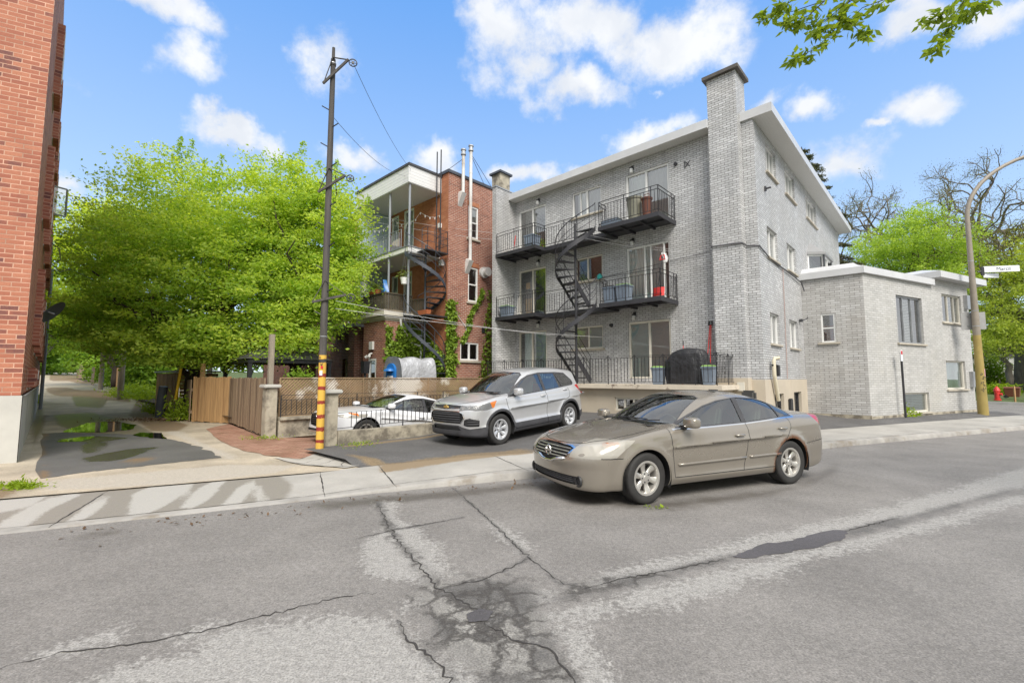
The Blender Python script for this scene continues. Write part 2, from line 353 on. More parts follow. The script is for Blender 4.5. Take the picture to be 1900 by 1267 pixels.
# ------------------------------------------------------------------ material library
G1, G2 = (.30, .31, .325), (.62, .635, .66)
brick_mat('grey_brick', [(.0, (.44, .443, .448)), (.35, (.53, .535, .542)), (.7, (.61, .616, .624)), (1, (.78, .786, .795))], (.11, .105, .10), .215, .0725, .0075, .55, (.30, .297, .29), .8, .42, (.43, .412, .385))
brick_mat('wing_brick', [(.0, (.37, .36, .345)), (.35, (.46, .452, .44)), (.7, (.53, .525, .515)), (1, (.64, .64, .635))], (.15, .143, .132), .295, .0815, .0075, .55, (.36, .35, .335), .7, .38, (.43, .39, .34))
brick_mat('grey_brick_smooth', [(.0, (.40, .395, .38)), (.35, (.47, .465, .445)), (.7, (.53, .525, .505)), (1, (.59, .585, .57))], (.21, .2, .185), .295, .0815, .008, .6, (.44, .44, .43), .4, .25, (.48, .46, .40))
brick_mat('orange_brick', [(.0, (.15, .06, .055)), (.14, (.33, .108, .066)), (.6, (.40, .145, .086)), (.95, (.46, .185, .11))], (.37, .215, .15), .26, .090, .009, .8, (.33, .12, .07), .5, .12, vary=1.0)
brick_mat('red_brick', [(.0, (.15, .055, .042)), (.35, (.27, .095, .06)), (.7, (.345, .13, .082)), (1, (.43, .20, .135))], (.33, .25, .20), .235, .079, .010, .85, (.22, .085, .055), .6, .3)
brick_mat('painted_brick', [(.0, (.30, .11, .055)), (.35, (.39, .145, .07)), (.7, (.45, .18, .088)), (1, (.52, .24, .13))], (.30, .12, .06), .235, .079, .008, .85, (.32, .12, .06), .35, .35, (.45, .2, .1))
brick_mat('dark_brick', [(.0, (.06, .025, .02)), (.35, (.13, .045, .032)), (.7, (.19, .065, .045)), (1, (.25, .1, .07))], (.2, .15, .12), .235, .079, .010, .85, (.12, .05, .035), .6, .3)
pm('concrete', (.42, .40, .36), .85, .14, 1.6, .25, 45, stain=(.27, .25, .21))
pm('old_concrete', (.40, .36, .28), .88, .22, 3, .35, 40, stain=(.16, .14, .11), stain_scale=2.2, stain_lo=.48, stain_hi=.62)
pm('pale_concrete', (.50, .49, .45), .85, .12, 1.3, .22, 35, stain=(.36, .35, .31))
pm('stucco', (.52, .455, .36), .9, .07, 1.2, .2, 90, stain=(.43, .35, .25), stain_scale=1.1, stain_lo=.55, stain_hi=.8)
pm('slab_edge', (.60, .53, .43), .85, .1, 2, .2, 60, stain=(.18, .13, .1), stain_scale=3.0, stain_lo=.6, stain_hi=.7)
pm('sill_stone', (.44, .40, .33), .85, .12, 3, .2, 60)
pm('white_metal', (.56, .565, .575), .35, .05, 1.5, .06, 12, stain=(.62, .63, .64))
pm('white_paint', (.78, .78, .76), .45, .05, 3, .05, 40)
pm('cream_paint', (.66, .63, .55), .5, .06, 3, .08, 40)
pm('grey_paint', (.28, .30, .33), .5, .1, 2, .08, 40)
pm('blue_grey_boards', (.20, .27, .32), .6, .1, 3, .1, 40)
pm('black_iron', (.026, .026, .03), .45, .25, 6, .15, 80)
pm('dark_steel', (.036, .036, .042), .5, .2, 2, .1, 50)
pm('slate_steel', (.06, .068, .085), .45, .2, 3, .1, 50)
pm('zinc', (.42, .43, .44), .42, .2, 4, .1, 30, metal=.7)
pm('white_tin', (.66, .66, .64), .4, .1, 5, .1, 40, stain=(.35, .28, .22))
pm('rubber', (.028, .027, .026), .75, .25, 8, .2, 120)
pm('black_plastic', (.03, .03, .032), .55, .2, 5, .1, 80)
pm('dark_trim', (.055, .055, .06), .6, .2, 5, .1, 80)
pm('alloy', (.62, .60, .56), .34, .12, 9, .05, 80, metal=.75)
pm('steel_cover', (.62, .63, .65), .32, .08, 9, .05, 80, metal=.6)
pm('chrome', (.8, .8, .8), .12, .03, 5, 0, metal=1)
pm('brake_iron', (.09, .085, .08), .7, .3, 12, .1, 60, metal=.3)
pm('seat_fabric', (.09, .088, .082), .9, .15, 6, .1, 80)
pm('red_lens', (.42, .02, .02), .12, .1, 20, 0, coat=1)
pm('amber_lens', (.65, .18, .02), .15, .1, 20, 0, coat=1)
pm('gold', (.72, .50, .16), .3, .05, 20, 0, metal=.8)
pm('seam', (.012, .012, .012), .8, .05, 5, 0)
pm('pole_wood', (.085, .078, .072), .9, .4, 3, .6, 16, stain=(.035, .032, .03), stretch=(6, 6, .35), bdist=.02)
pm('grey_wood', (.30, .26, .20), .9, .3, 3, .5, 14, stain=(.15, .12, .09), stretch=(8, 8, .4), bdist=.015)
pm('plank_new', (.48, .295, .135), .8, .25, 2.2, .4, 14, stain=(.26, .14, .06), stretch=(7, 7, .35), bdist=.01)
pm('plank_old', (.31, .225, .145), .85, .3, 2.2, .5, 14, stain=(.15, .10, .065), stretch=(7, 7, .35), bdist=.015, stain_lo=.47, stain_hi=.62)
pm('lattice_wood', (.27, .185, .105), .85, .3, 1.2, .4, 30, stain=(.62, .56, .48), stain_scale=.55, stain_lo=.54, stain_hi=.60)
pm('bark', (.055, .043, .034), .95, .4, 4, .8, 14, stretch=(4, 4, .6), bdist=.03)
pm('grey_bark', (.16, .14, .118), .95, .35, 4, .8, 14, stretch=(4, 4, .6), bdist=.03)
pm('soil', (.085, .062, .042), .95, .35, 2, .8, 25, stain=(.13, .12, .06), bdist=.02)
pm('lawn', (.075, .11, .025), .95, .4, 4, .8, 40, stain=(.12, .10, .05), bdist=.02)
pm('roof_shingle', (.10, .10, .105), .9, .25, 5, .5, 30, bdist=.01)
pm('roof_membrane', (.35, .35, .36), .8, .15, 2, .2, 30)
pm('terracotta', (.42, .13, .05), .75, .15, 8, .15, 40)
pm('brown_plastic', (.16, .055, .032), .45, .12, 6, .05, 40)
pm('olive_plastic', (.24, .235, .18), .45, .1, 6, .05, 40)
pm('blue_grey_plastic', (.20, .245, .31), .45, .1, 6, .05, 40)
pm('green_plastic', (.03, .19, .075), .45, .1, 6, .05, 40)
pm('lime_plastic', (.25, .42, .12), .5, .1, 6, .05, 40)
pm('blue_plastic', (.02, .16, .47), .35, .08, 6, .03, 40)
pm('teal_plastic', (.05, .45, .42), .4, .05, 6, .03, 40)
pm('red_plastic', (.62, .03, .025), .4, .1, 6, .03, 40)
pm('hydrant_red', (.60, .035, .03), .45, .12, 6, .05, 40)
pm('black_cover', (.022, .022, .025), .5, .3, 3, .8, 7, bdist=.05)
pm('silver_tarp', (.47, .48, .50), .38, .12, 3, 1.0, 5, metal=.25, bdist=.06)
pm('tarp_rim', (.16, .17, .18), .6, .15, 3, .5, 8, bdist=.03)
pm('ochre_steel', (.33, .25, .075), .55, .2, 1.5, .1, 40, stain=(.22, .165, .06))
pm('bay_metal', (.27, .27, .27), .45, .08, 3, .05, 40)
pm('taupe_steel', (.27, .235, .19), .5, .12, 2, .1, 40, stain=(.2, .17, .13))
pm('sign_grey', (.34, .34, .335), .5, .08, 3, .03, 30)
pm('sign_white', (.78, .80, .83), .4, .03, 6, 0)
pm('ink', (.02, .03, .06), .6, .1, 6, 0)
pm('sign_red', (.55, .03, .04), .5, .05, 6, 0)
pm('yellow_guard', (.62, .40, .02), .5, .12, 5, .1, 30)
pm('red_band', (.30, .028, .018), .75, .25, 12, .1, 40)
pm('pvc_cream', (.66, .60, .46), .45, .08, 5, .05, 40)
pm('wire_grey', (.09, .09, .1), .6, .1, 5, 0)
pm('wire_white', (.6, .6, .6), .6, .05, 5, 0)
pm('curtain', (.90, .90, .88), .9, .05, 3, .2, 20)
pm('grey_curtain', (.64, .64, .64), .9, .06, 3, .2, 20)
pm('blue_curtain', (.74, .83, .82), .9, .06, 3, .2, 20)
pm('pink_cloth', (.62, .12, .15), .9, .1, 6, .3, 20)
pm('orange_board', (.72, .43, .16), .7, .08, 4, .1, 30)
pm('wet_leaf', (.20, .30, .03), .6, .2, 20, .1, 40)
pm('dry_leaf', (.36, .24, .07), .8, .25, 20, .1, 40)
def yellow_pole():
    m, t = newmat('yellow_pole'); p = principled(t, Roughness=.7); tc = NN(t, 'ShaderNodeTexCoord'); ob = tc.outputs['Object']
    s = NN(t, 'ShaderNodeSeparateXYZ'); LK(t, ob, s.inputs[0])
    wob = math_n(t, 'MULTIPLY', math_n(t, 'SUBTRACT', noise(t, ob, 7, 6, .7), .5), .09)
    z = math_n(t, 'ADD', s.outputs[2], wob)
    c = mixc(t, ramp(t, noise(t, ob, 9, 6, .6, (5, 5, .5)), .3, .7), (.72, .44, .07), (.60, .36, .05))
    for zc, hw in ((1.60, .040), (1.33, .036), (1.03, .034), (.74, .040), (.475, .045), (.22, .036)):
        b = ramp(t, math_n(t, 'ABSOLUTE', math_n(t, 'SUBTRACT', z, zc)), hw - .006, hw + .006, 1, 0)
        b = math_n(t, 'MULTIPLY', b, ramp(t, noise(t, ob, 14, 6, .75), .34, .42, .05, 1))
        c = mixc(t, b, c, (.26, .03, .02))
    # dark tar band and scribbles near the top of the yellow
    b = ramp(t, math_n(t, 'ABSOLUTE', math_n(t, 'SUBTRACT', z, 1.90)), .035, .045, 1, 0)
    c = mixc(t, b, c, (.05, .045, .04))
    c = mixc(t, ramp(t, noise(t, ob, 26, 3, .6), .63, .66, 0, .0), c, (.03, .03, .03))
    LK(t, c, p.inputs['Base Color']); bumpn(t, p, noise(t, ob, 12, 5, .6, (5, 5, .4)), .35, .02)
yellow_pole()
GLASS = glass_mat('window_glass', (.86, .90, .88), .95, .012, .20)
CAR_GLASS = glass_mat('car_glass', (.72, .84, .76), .95, .012, .13)
LAMP_GLASS = glass_mat('lamp_glass', (.92, .92, .92), .9, .03, .04)
WATER = glass_mat('water_film', (.30, .27, .22), .75, .03, .03)

def lens_mat(name, col, clear):
    m, t = newmat(name); o = NN(t, 'ShaderNodeOutputMaterial'); p = NN(t, 'ShaderNodeBsdfPrincipled'); p.inputs['Base Color'].default_value = (*col, 1); p.inputs['Roughness'].default_value = .25; p.inputs['Coat Weight'].default_value = 1; p.inputs['Coat Roughness'].default_value = .08
    tr = NN(t, 'ShaderNodeBsdfTransparent'); mx = NN(t, 'ShaderNodeMixShader', i_0=clear); LK(t, p.outputs[0], mx.inputs[1]); LK(t, tr.outputs[0], mx.inputs[2]); LK(t, mx.outputs[0], o.inputs[0])
lens_mat('hazy_lens', (.60, .57, .50), .42); lens_mat('clear_lens', (.55, .56, .57), .68)
def sheet_mat(name, base, layers, agg=.25, rough=.85, aggs=170, bump=.5, patchy=.2, stretch=None):
    """paving: base colour with aggregate speckle; each layer = (attribute, colour, noise amount) with a ragged edge"""
    m, t = newmat(name); p = principled(t, Roughness=rough); tc = NN(t, 'ShaderNodeTexCoord'); ob = tc.outputs['Object']
    sp = noise(t, ob, aggs, 3, .75); sp2 = noise(t, ob, aggs * .28, 4, .7)
    big = noise(t, ob, .9, 7, .62, stretch)
    mid = math_n(t, 'ADD', math_n(t, 'MULTIPLY', noise(t, ob, 2.2, 8, .68, stretch), .6), math_n(t, 'MULTIPLY', noise(t, ob, 14, 6, .7, stretch), .4))
    c = mixc(t, ramp(t, big, .3, .7), tuple(x * (1 - patchy) for x in base), tuple(x * (1 + patchy) for x in base))
    rg = None
    for attr, colr, amt, ro in layers:
        a = NN(t, 'ShaderNodeAttribute', attribute_name=attr)
        n_ = math_n(t, 'ADD', math_n(t, 'MULTIPLY', mid, .6), math_n(t, 'MULTIPLY', sp2, .4))
        f = math_n(t, 'ADD', a.outputs['Fac'], math_n(t, 'MULTIPLY', math_n(t, 'SUBTRACT', n_, .5), amt))
        f = math_n(t, 'MULTIPLY', ramp(t, f, .42, .60), math_n(t, 'GREATER_THAN', a.outputs['Fac'], .02))
        c = mixc(t, f, c, colr)
        if ro is not None:
            r0 = rg if rg is not None else rough
            d = math_n(t, 'MULTIPLY', f, ro - rough); rg = math_n(t, 'ADD', r0, d)
    if rg is not None: LK(t, rg, p.inputs['Roughness'])
    if name == 'road_asphalt':
        sealc = c
    if name == 'road_asphalt':      # alligator cracking where the seal has failed
        wv = NN(t, 'ShaderNodeVectorMath', operation='ADD'); nz = NN(t, 'ShaderNodeTexNoise', i_Scale=3.0, i_Detail=6.0, i_Roughness=.7); LK(t, ob, nz.inputs['Vector'])
        ms = NN(t, 'ShaderNodeVectorMath', operation='SCALE'); LK(t, nz.outputs['Color'], ms.inputs[0]); ms.inputs['Scale'].default_value = .35; LK(t, ob, wv.inputs[0]); LK(t, ms.outputs[0], wv.inputs[1])
        a = NN(t, 'ShaderNodeAttribute', attribute_name='craze')
        vc = NN(t, 'ShaderNodeTexVoronoi', i_Scale=4.2); LK(t, wv.outputs[0], vc.inputs['Vector']); sr = NN(t, 'ShaderNodeSeparateXYZ'); LK(t, vc.outputs['Color'], sr.inputs[0])
        frag = ramp(t, math_n(t, 'ADD', sr.outputs[0], math_n(t, 'MULTIPLY', math_n(t, 'SUBTRACT', mid, .5), 1.2)), .50, .62); g0 = ramp(t, math_n(t, 'ADD', a.outputs['Fac'], math_n(t, 'MULTIPLY', math_n(t, 'SUBTRACT', mid, .5), 1.4)), .5, .8)
        c = mixc(t, math_n(t, 'MULTIPLY', frag, math_n(t, 'MULTIPLY', g0, .8)), c, (.27, .26, .24))
        for sc_, wd in ((4.2, .13), (9.5, .12)):
            vo = NN(t, 'ShaderNodeTexVoronoi', feature='DISTANCE_TO_EDGE', i_Scale=sc_); LK(t, wv.outputs[0], vo.inputs['Vector'])
            k = ramp(t, vo.outputs['Distance'], wd * .25, wd, 1, 0); gate = ramp(t, math_n(t, 'ADD', a.outputs['Fac'], math_n(t, 'MULTIPLY', math_n(t, 'SUBTRACT', mid, .5), 1.6)), .45 if sc_ < 5 else .75, .7 if sc_ < 5 else 1.0)
            c = mixc(t, math_n(t, 'MULTIPLY', math_n(t, 'MULTIPLY', k, gate), .8), c, (.055, .05, .046))
        dots = ramp(t, noise(t, ob, 16, 2, .5), .74, .78); c = mixc(t, math_n(t, 'MULTIPLY', dots, .45), c, (.07, .065, .06))
    g = ramp(t, sp, .28, .72, 1 - agg, 1 + agg)
    g2 = ramp(t, sp2, .3, .7, 1 - agg * .45, 1 + agg * .45)
    gg = math_n(t, 'MULTIPLY', g, g2)
    cb = NN(t, 'ShaderNodeCombineXYZ'); [LK(t, gg, cb.inputs[i]) for i in range(3)]
    c = mixc(t, 1.0, c, cb.outputs[0], 'MULTIPLY')
    LK(t, c, p.inputs['Base Color']); bumpn(t, p, math_n(t, 'ADD', sp, math_n(t, 'MULTIPLY', sp2, .8)), bump, .006)
    return m
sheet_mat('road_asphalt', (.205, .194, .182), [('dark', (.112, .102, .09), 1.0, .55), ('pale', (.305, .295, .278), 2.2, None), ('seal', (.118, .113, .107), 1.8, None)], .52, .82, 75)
sheet_mat('lot_asphalt', (.105, .102, .100), [('brown', (.20, .15, .09), 1.2, None)], .5, .85, 110)
sheet_mat('walk_concrete', (.37, .355, .325), [('wet', (.255, .235, .205), 1.0, .6), ('brown', (.25, .19, .12), 1.3, None), ('dry', (.42, .405, .375), 1.3, None)], .16, .85, 150, .35)
sheet_mat('alley_concrete', (.40, .345, .265), [('wet', (.22, .18, .13), 1.1, .4), ('brown', (.22, .16, .10), 1.3, None), ('pale', (.42, .38, .32), 1.2, None)], .25, .8, 90, .5, .3)
sheet_mat('new_asphalt', (.112, .108, .103), [('wet', (.075, .068, .055), 1.0, .12), ('brown', (.19, .13, .075), 1.2, None)], .35, .62, 130)
def paver_mat():
    m, t = newmat('brick_paver'); p = principled(t, Roughness=.85); tc = NN(t, 'ShaderNodeTexCoord'); ob = tc.outputs['Object']
    b = NN(t, 'ShaderNodeTexBrick', offset=.5); b.inputs['Scale'].default_value = 1; b.inputs['Brick Width'].default_value = .21; b.inputs['Row Height'].default_value = .105
    b.inputs['Mortar Size'].default_value = .008; b.inputs['Color1'].default_value = (.30, .13, .085, 1); b.inputs['Color2'].default_value = (.42, .24, .17, 1); b.inputs['Mortar'].default_value = (.12, .085, .06, 1)
    LK(t, ob, b.inputs[0]); c = mixc(t, ramp(t, noise(t, ob, 1.1, 6, .65), .45, .65), b.outputs[0], (.19, .09, .05))
    c = mixc(t, ramp(t, noise(t, ob, 25, 4, .7), .4, .75, 0, .5), c, (.40, .28, .2)); LK(t, c, p.inputs['Base Color'])
    bumpn(t, p, math_n(t, 'SUBTRACT', 1, b.outputs['Fac']), .6, .01)
paver_mat()

# ------------------------------------------------------------------ ground
def gp(u, v, z=0.0):
    r, p = (u - 950) / 850, (633.5 - v) / 850; th = R(4.64)
    d = Vector((r, math.cos(th) - p * math.sin(th), p * math.cos(th) + math.sin(th)))
    k = (z - CAM_H) / d.z; return Vector((d.x * k, d.y * k, z))
def poly_mask(P, poly, soft):
    """1 inside the polygon, falling to 0 over 'soft' metres each side of its outline"""
    q = np.array([(p[0], p[1]) for p in poly]); n = len(q); ins = np.zeros(len(P), bool); dm = np.full(len(P), 1e9)
    for i in range(n):
        a, b = q[i], q[(i + 1) % n]; e = b - a; w = P - a
        t_ = np.clip((w @ e) / max(e @ e, 1e-9), 0, 1); d = np.linalg.norm(w - t_[:, None] * e, axis=1); dm = np.minimum(dm, d)
        c = ((a[1] > P[:, 1]) != (b[1] > P[:, 1]))
        with np.errstate(divide='ignore', invalid='ignore'):
            xi = a[0] + (P[:, 1] - a[1]) / (b[1] - a[1]) * e[0]
        ins ^= c & (P[:, 0] < xi)
    return np.clip(.5 + np.where(ins, dm, -dm) / (2 * soft), 0, 1)
def ribbon(L, w):
    out = []
    for a, b in zip(L[:-1], L[1:]):
        a, b = Vector(a), Vector(b); d = (b - a).normalized(); n = Vector((-d.y, d.x)) * w / 2; out.append([a - d * .03 + n, b + d * .03 + n, b + d * .03 - n, a - d * .03 - n])
    return out
def sheet(name, mat, xy, faces, z, masks=None):
    """xy (n,2) world points, z (n,), masks {attr: [(polygon, soft, strength)]}"""
    me = bpy.data.meshes.new(name); me.from_pydata([(x, y, h) for (x, y), h in zip(xy, z)], [], faces); me.materials.append(MATS[mat])
    P = np.array(xy)
    for a, polys in (masks or {}).items():
        v = np.zeros(len(P))
        for poly, soft, st in polys: v = np.maximum(v, poly_mask(P, poly, soft) * st)
        at = me.attributes.new(a, 'FLOAT', 'POINT'); at.data.foreach_set('value', v.astype(np.float32))
    me.update(); o = bpy.data.objects.new(name, me); scene.collection.objects.link(o)
    bm = bmesh.new(); bm.from_mesh(me); bmesh.ops.recalc_face_normals(bm, faces=bm.faces)
    if sum(f.normal.z for f in bm.faces) < 0: bmesh.ops.reverse_faces(bm, faces=bm.faces)
    bm.to_mesh(me); bm.free()
    return struct(o)
def grid_sn(sv, nv):
    xy = [tuple(SN(s, n)[:2]) for n in nv for s in sv]; w = len(sv)
    return xy, [(j * w + i, j * w + i + 1, (j + 1) * w + i + 1, (j + 1) * w + i) for j in range(len(nv) - 1) for i in range(w - 1)]
def hrise(x): return .03 * max(0.0, -25 - x)
def pxs(pts, z=0.0): return [tuple(gp(u, v, z)[:2]) for u, v in pts]

# base ground, one sheet to the horizon, with the sunken driveway left open
xs = [-900, -300, -140, -100, -70, -50, -35, -25, -9.0, -6.1, 2, 30, 80, 300, 900]; ys = [-900, -200, -60, -15, -9.9, 1.0, 20, 60, 200, 900]
gv = [(*W(x, y)[:2], hrise(max(x, -140)) - .06) for y in ys for x in xs]; gf = []
for j in range(len(ys) - 1):
    for i in range(len(xs) - 1):
        if xs[i] == -9.0 and ys[j] == -9.9: continue
        w = len(xs); gf.append((j * w + i, j * w + i + 1, (j + 1) * w + i + 1, (j + 1) * w + i))
sheet('ground', 'lawn', [v[:2] for v in gv], gf, [v[2] for v in gv])

PALE = [[(698, 934), (735, 930), (737, 962), (775, 980), (800, 1005), (825, 1040), (840, 1065), (810, 1072), (785, 1077), (700, 1078), (668, 1040), (672, 1010), (700, 985), (722, 978)],
        [(130, 1290), (210, 1238), (370, 1205), (420, 1168), (560, 1152), (640, 1140), (735, 1150), (770, 1190), (820, 1230), (830, 1290)],
        [(60, 1217), (130, 1197), (200, 1167), (228, 1162), (200, 1187), (120, 1210)], [(320, 1180), (400, 1150), (420, 1152), (350, 1182)],
        [(1082, 1084), (1170, 1052), (1290, 1028), (1380, 1000), (1500, 975), (1640, 942), (1740, 915), (1900, 868), (1990, 850), (1990, 880), (1900, 903), (1760, 943), (1620, 978), (1540, 992), (1370, 1026), (1250, 1058), (1150, 1085), (1095, 1090)],
        [(1010, 1140), (1120, 1110), (1250, 1076), (1380, 1046), (1500, 1022), (1640, 986), (1760, 952), (1900, 914), (1990, 895), (1990, 915), (1900, 932), (1760, 975), (1640, 1005), (1500, 1036), (1420, 1076), (1300, 1106), (1180, 1136), (1050, 1152), (1005, 1152)],
        [(972, 1102), (1040, 1097), (1046, 1110), (985, 1120)], [(897, 961), (916, 964), (948, 985), (988, 1016), (966, 1021), (930, 1000)],
        [(1030, 1165), (1085, 1160), (1130, 1240), (1140, 1290), (1095, 1290), (1060, 1220)], [(838, 1188), (885, 1188), (892, 1215), (850, 1222)], [(790, 1240), (850, 1225), (900, 1250), (900, 1290), (800, 1290)],
        [(910, 1178), (955, 1172), (965, 1195), (925, 1205)], [(985, 1150), (1015, 1150), (1035, 1200), (1005, 1190)], [(735, 1130), (790, 1110), (800, 1125), (750, 1140)]]
SEAL = [[(780, 1110), (840, 1078), (940, 1068), (985, 1090), (1000, 1130), (1030, 1190), (1060, 1290), (900, 1290), (870, 1232), (800, 1180)],
        [(699, 936), (706, 934), (722, 965), (748, 1003), (790, 1045), (815, 1070), (800, 1085), (765, 1045), (728, 1000), (708, 965)],
        [(1020, 1108), (1100, 1078), (1250, 1052), (1360, 1028), (1360, 1038), (1250, 1070), (1110, 1100), (1040, 1120)], [(1560, 985), (1650, 965), (1760, 935), (1880, 905), (1880, 912), (1760, 948), (1650, 980), (1570, 1000)]]
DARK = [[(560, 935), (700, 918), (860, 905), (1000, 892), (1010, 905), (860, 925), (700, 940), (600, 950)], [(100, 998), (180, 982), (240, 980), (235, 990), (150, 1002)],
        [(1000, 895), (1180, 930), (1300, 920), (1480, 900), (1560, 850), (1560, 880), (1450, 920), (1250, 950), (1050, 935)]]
CR = [[(700, 932), (712, 960), (735, 1000), (770, 1040), (795, 1070), (810, 1090), (850, 1110), (880, 1130), (905, 1160)], [(840, 905), (880, 940), (930, 985), (975, 1030), (1040, 1080), (1085, 1092)],
      [(-40, 1250), (0, 1240), (110, 1212), (250, 1195), (400, 1165), (500, 1140), (620, 1110), (700, 1098)], [(1085, 1092), (1150, 1075), (1260, 1055), (1350, 1035)], [(1570, 985), (1620, 972), (1660, 962)],
      [(820, 1085), (880, 1080), (930, 1060), (960, 1045), (985, 1035)], [(905, 1160), (960, 1190), (1020, 1200), (1060, 1260), (1070, 1290)], [(740, 1150), (760, 1190), (820, 1240), (850, 1290)], [(660, 1000), (720, 985), (860, 960)]]
sv = np.arange(-9, 22.01, .07); nv = np.arange(-2.0, 6.91, .07); sv[-1] = 22; nv[-1] = 6.9
xy, fs = grid_sn(list(sv), list(nv))
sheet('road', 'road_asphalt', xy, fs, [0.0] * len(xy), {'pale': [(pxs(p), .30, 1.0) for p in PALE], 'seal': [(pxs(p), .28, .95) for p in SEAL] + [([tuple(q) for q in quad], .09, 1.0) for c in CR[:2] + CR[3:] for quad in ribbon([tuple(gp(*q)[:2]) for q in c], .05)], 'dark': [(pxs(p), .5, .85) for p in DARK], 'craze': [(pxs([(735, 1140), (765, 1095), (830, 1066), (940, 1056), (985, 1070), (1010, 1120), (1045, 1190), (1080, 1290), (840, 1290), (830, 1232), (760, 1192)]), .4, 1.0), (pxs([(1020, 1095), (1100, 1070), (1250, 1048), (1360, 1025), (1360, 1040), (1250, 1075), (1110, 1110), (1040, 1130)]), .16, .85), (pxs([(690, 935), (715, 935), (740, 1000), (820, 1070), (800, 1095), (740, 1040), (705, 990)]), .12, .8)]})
sa = [-60, -9, 22, 26.5, 120]; na = [-14, -2.0, 6.9]
xy, fs = grid_sn(sa, na); fs = [f for k, f in enumerate(fs) if k not in (5,)]
o = sheet('road', 'road_asphalt', xy, fs, [0.0] * len(xy))
# cross street beyond the corner, climbing slightly
sv_ = [26.3, 29, 32, 35.8]; nv_ = [6.9, 10, 15, 20, 40, 90]
xy, fs = grid_sn(sv_, nv_); sheet('road', 'road_asphalt', xy, fs, [.012 + .014 * (s - 26.3) + .004 * (n - 6.9) for n in nv_ for s in sv_])

# pavement (dropped at the alley mouth) with its kerb face; slabs are scored every few metres
KERB = [(-60, 6.75), (-9, 6.72), (-1, 6.7), (1.3, 6.74), (3.8, 6.62), (7.5, 6.5), (11.2, 6.40), (16, 6.18), (21, 5.90), (24, 5.7), (25.6, 5.95), (26.3, 6.8)]
def kerb_n(s): return float(np.interp(s, [k[0] for k in KERB], [k[1] for k in KERB]))
def back_n(s): return float(np.interp(s, [-60, -3.4, -.16, 1.5, 4.6, 14, 24, 26.3], [8.7, 8.55, 8.55, 8.42, 8.15, 8.02, 7.75, 7.6]))
def walk_z(s): return float(np.interp(s, [-60, 0.4, 3.2, 26.3], [.014, .014, .115, .12]))
sv = list(np.arange(-9, 26.31, .12)); sv[-1] = 26.3; sv = [-60, -30] + sv; vv = list(np.linspace(0, 1, 18)); xy = []; z = []
for k in vv:
    for s in sv:
        n0 = kerb_n(s) + .17; n1 = back_n(s); p = SN(s, n0 + (n1 - n0) * k); xy.append(tuple(p[:2])); z.append(walk_z(s) + .02 * k)
w = len(sv); fs = [(j * w + i, j * w + i + 1, (j + 1) * w + i + 1, (j + 1) * w + i) for j in range(len(vv) - 1) for i in range(w - 1)]
WET = [[(-90, 1020), (-90, 895), (0, 905), (250, 890), (500, 872), (545, 895), (520, 935), (300, 978), (0, 1020)]]
DRY = [[(0, 968), (60, 935), (140, 912), (150, 918), (90, 945), (30, 985), (-20, 1000)], [(120, 967), (150, 945), (182, 920), (204, 918), (192, 940), (150, 964)], [(238, 952), (246, 915), (300, 895), (368, 889), (342, 915), (300, 940), (255, 957)], [(332, 940), (368, 905), (412, 887), (420, 892), (388, 925), (350, 944)],
       [(408, 937), (440, 905), (468, 888), (474, 900), (447, 932)], [(474, 932), (484, 900), (502, 927)], [(0, 925), (60, 915), (112, 907), (60, 935), (-20, 958)], [(290, 968), (480, 940), (560, 930), (560, 938), (470, 955), (300, 974)], [(60, 906), (250, 886), (420, 868), (500, 868), (400, 879), (250, 897), (100, 914)], [(-40, 1010), (60, 985), (120, 977), (60, 1000)]]
BRN = [[(-20, 905), (120, 900), (260, 890), (420, 872), (520, 868), (520, 880), (400, 890), (250, 905), (100, 915)], [(700, 865), (900, 850), (1000, 842), (1000, 848), (860, 862), (705, 880)]]
sheet('pavement', 'walk_concrete', xy, fs, z, {'wet': [(pxs(p, .05), .2, 1) for p in WET], 'brown': [(pxs(p, .05), .2, .9) for p in BRN], 'dry': [(pxs(p, .03), .11, 1) for p in DRY]})
mb = MB()
prof = [(0.0, -.02), (0.012, None), (.05, None), (.17, None)]
pts = list(np.arange(-9, 26.31, .3)); pts[-1] = 26.3; pts = [-60] + pts
rk = np.random.default_rng(3)
vs = []
for s in pts:
    n0 = kerb_n(s); h = walk_z(s); j = rk.normal(0, .006)
    for dn, hh in ((-.01 + j, -.03), (.0 + j, h * .55), (.02 + j, h * .92), (.06, h + .002), (.17, h + .002)): vs.append(SN(s, n0 + dn, hh))
mb.add(vs, [(i * 5 + k, (i + 1) * 5 + k, (i + 1) * 5 + k + 1, i * 5 + k + 1) for i in range(len(pts) - 1) for k in range(4)])
struct(mb.build('kerb', 'old_kerb' if 'old_kerb' in MATS else pm('old_kerb', (.35, .335, .31), .9, .25, 2.5, .5, 30, stain=(.2, .16, .11), stain_scale=1.5), smooth=True))
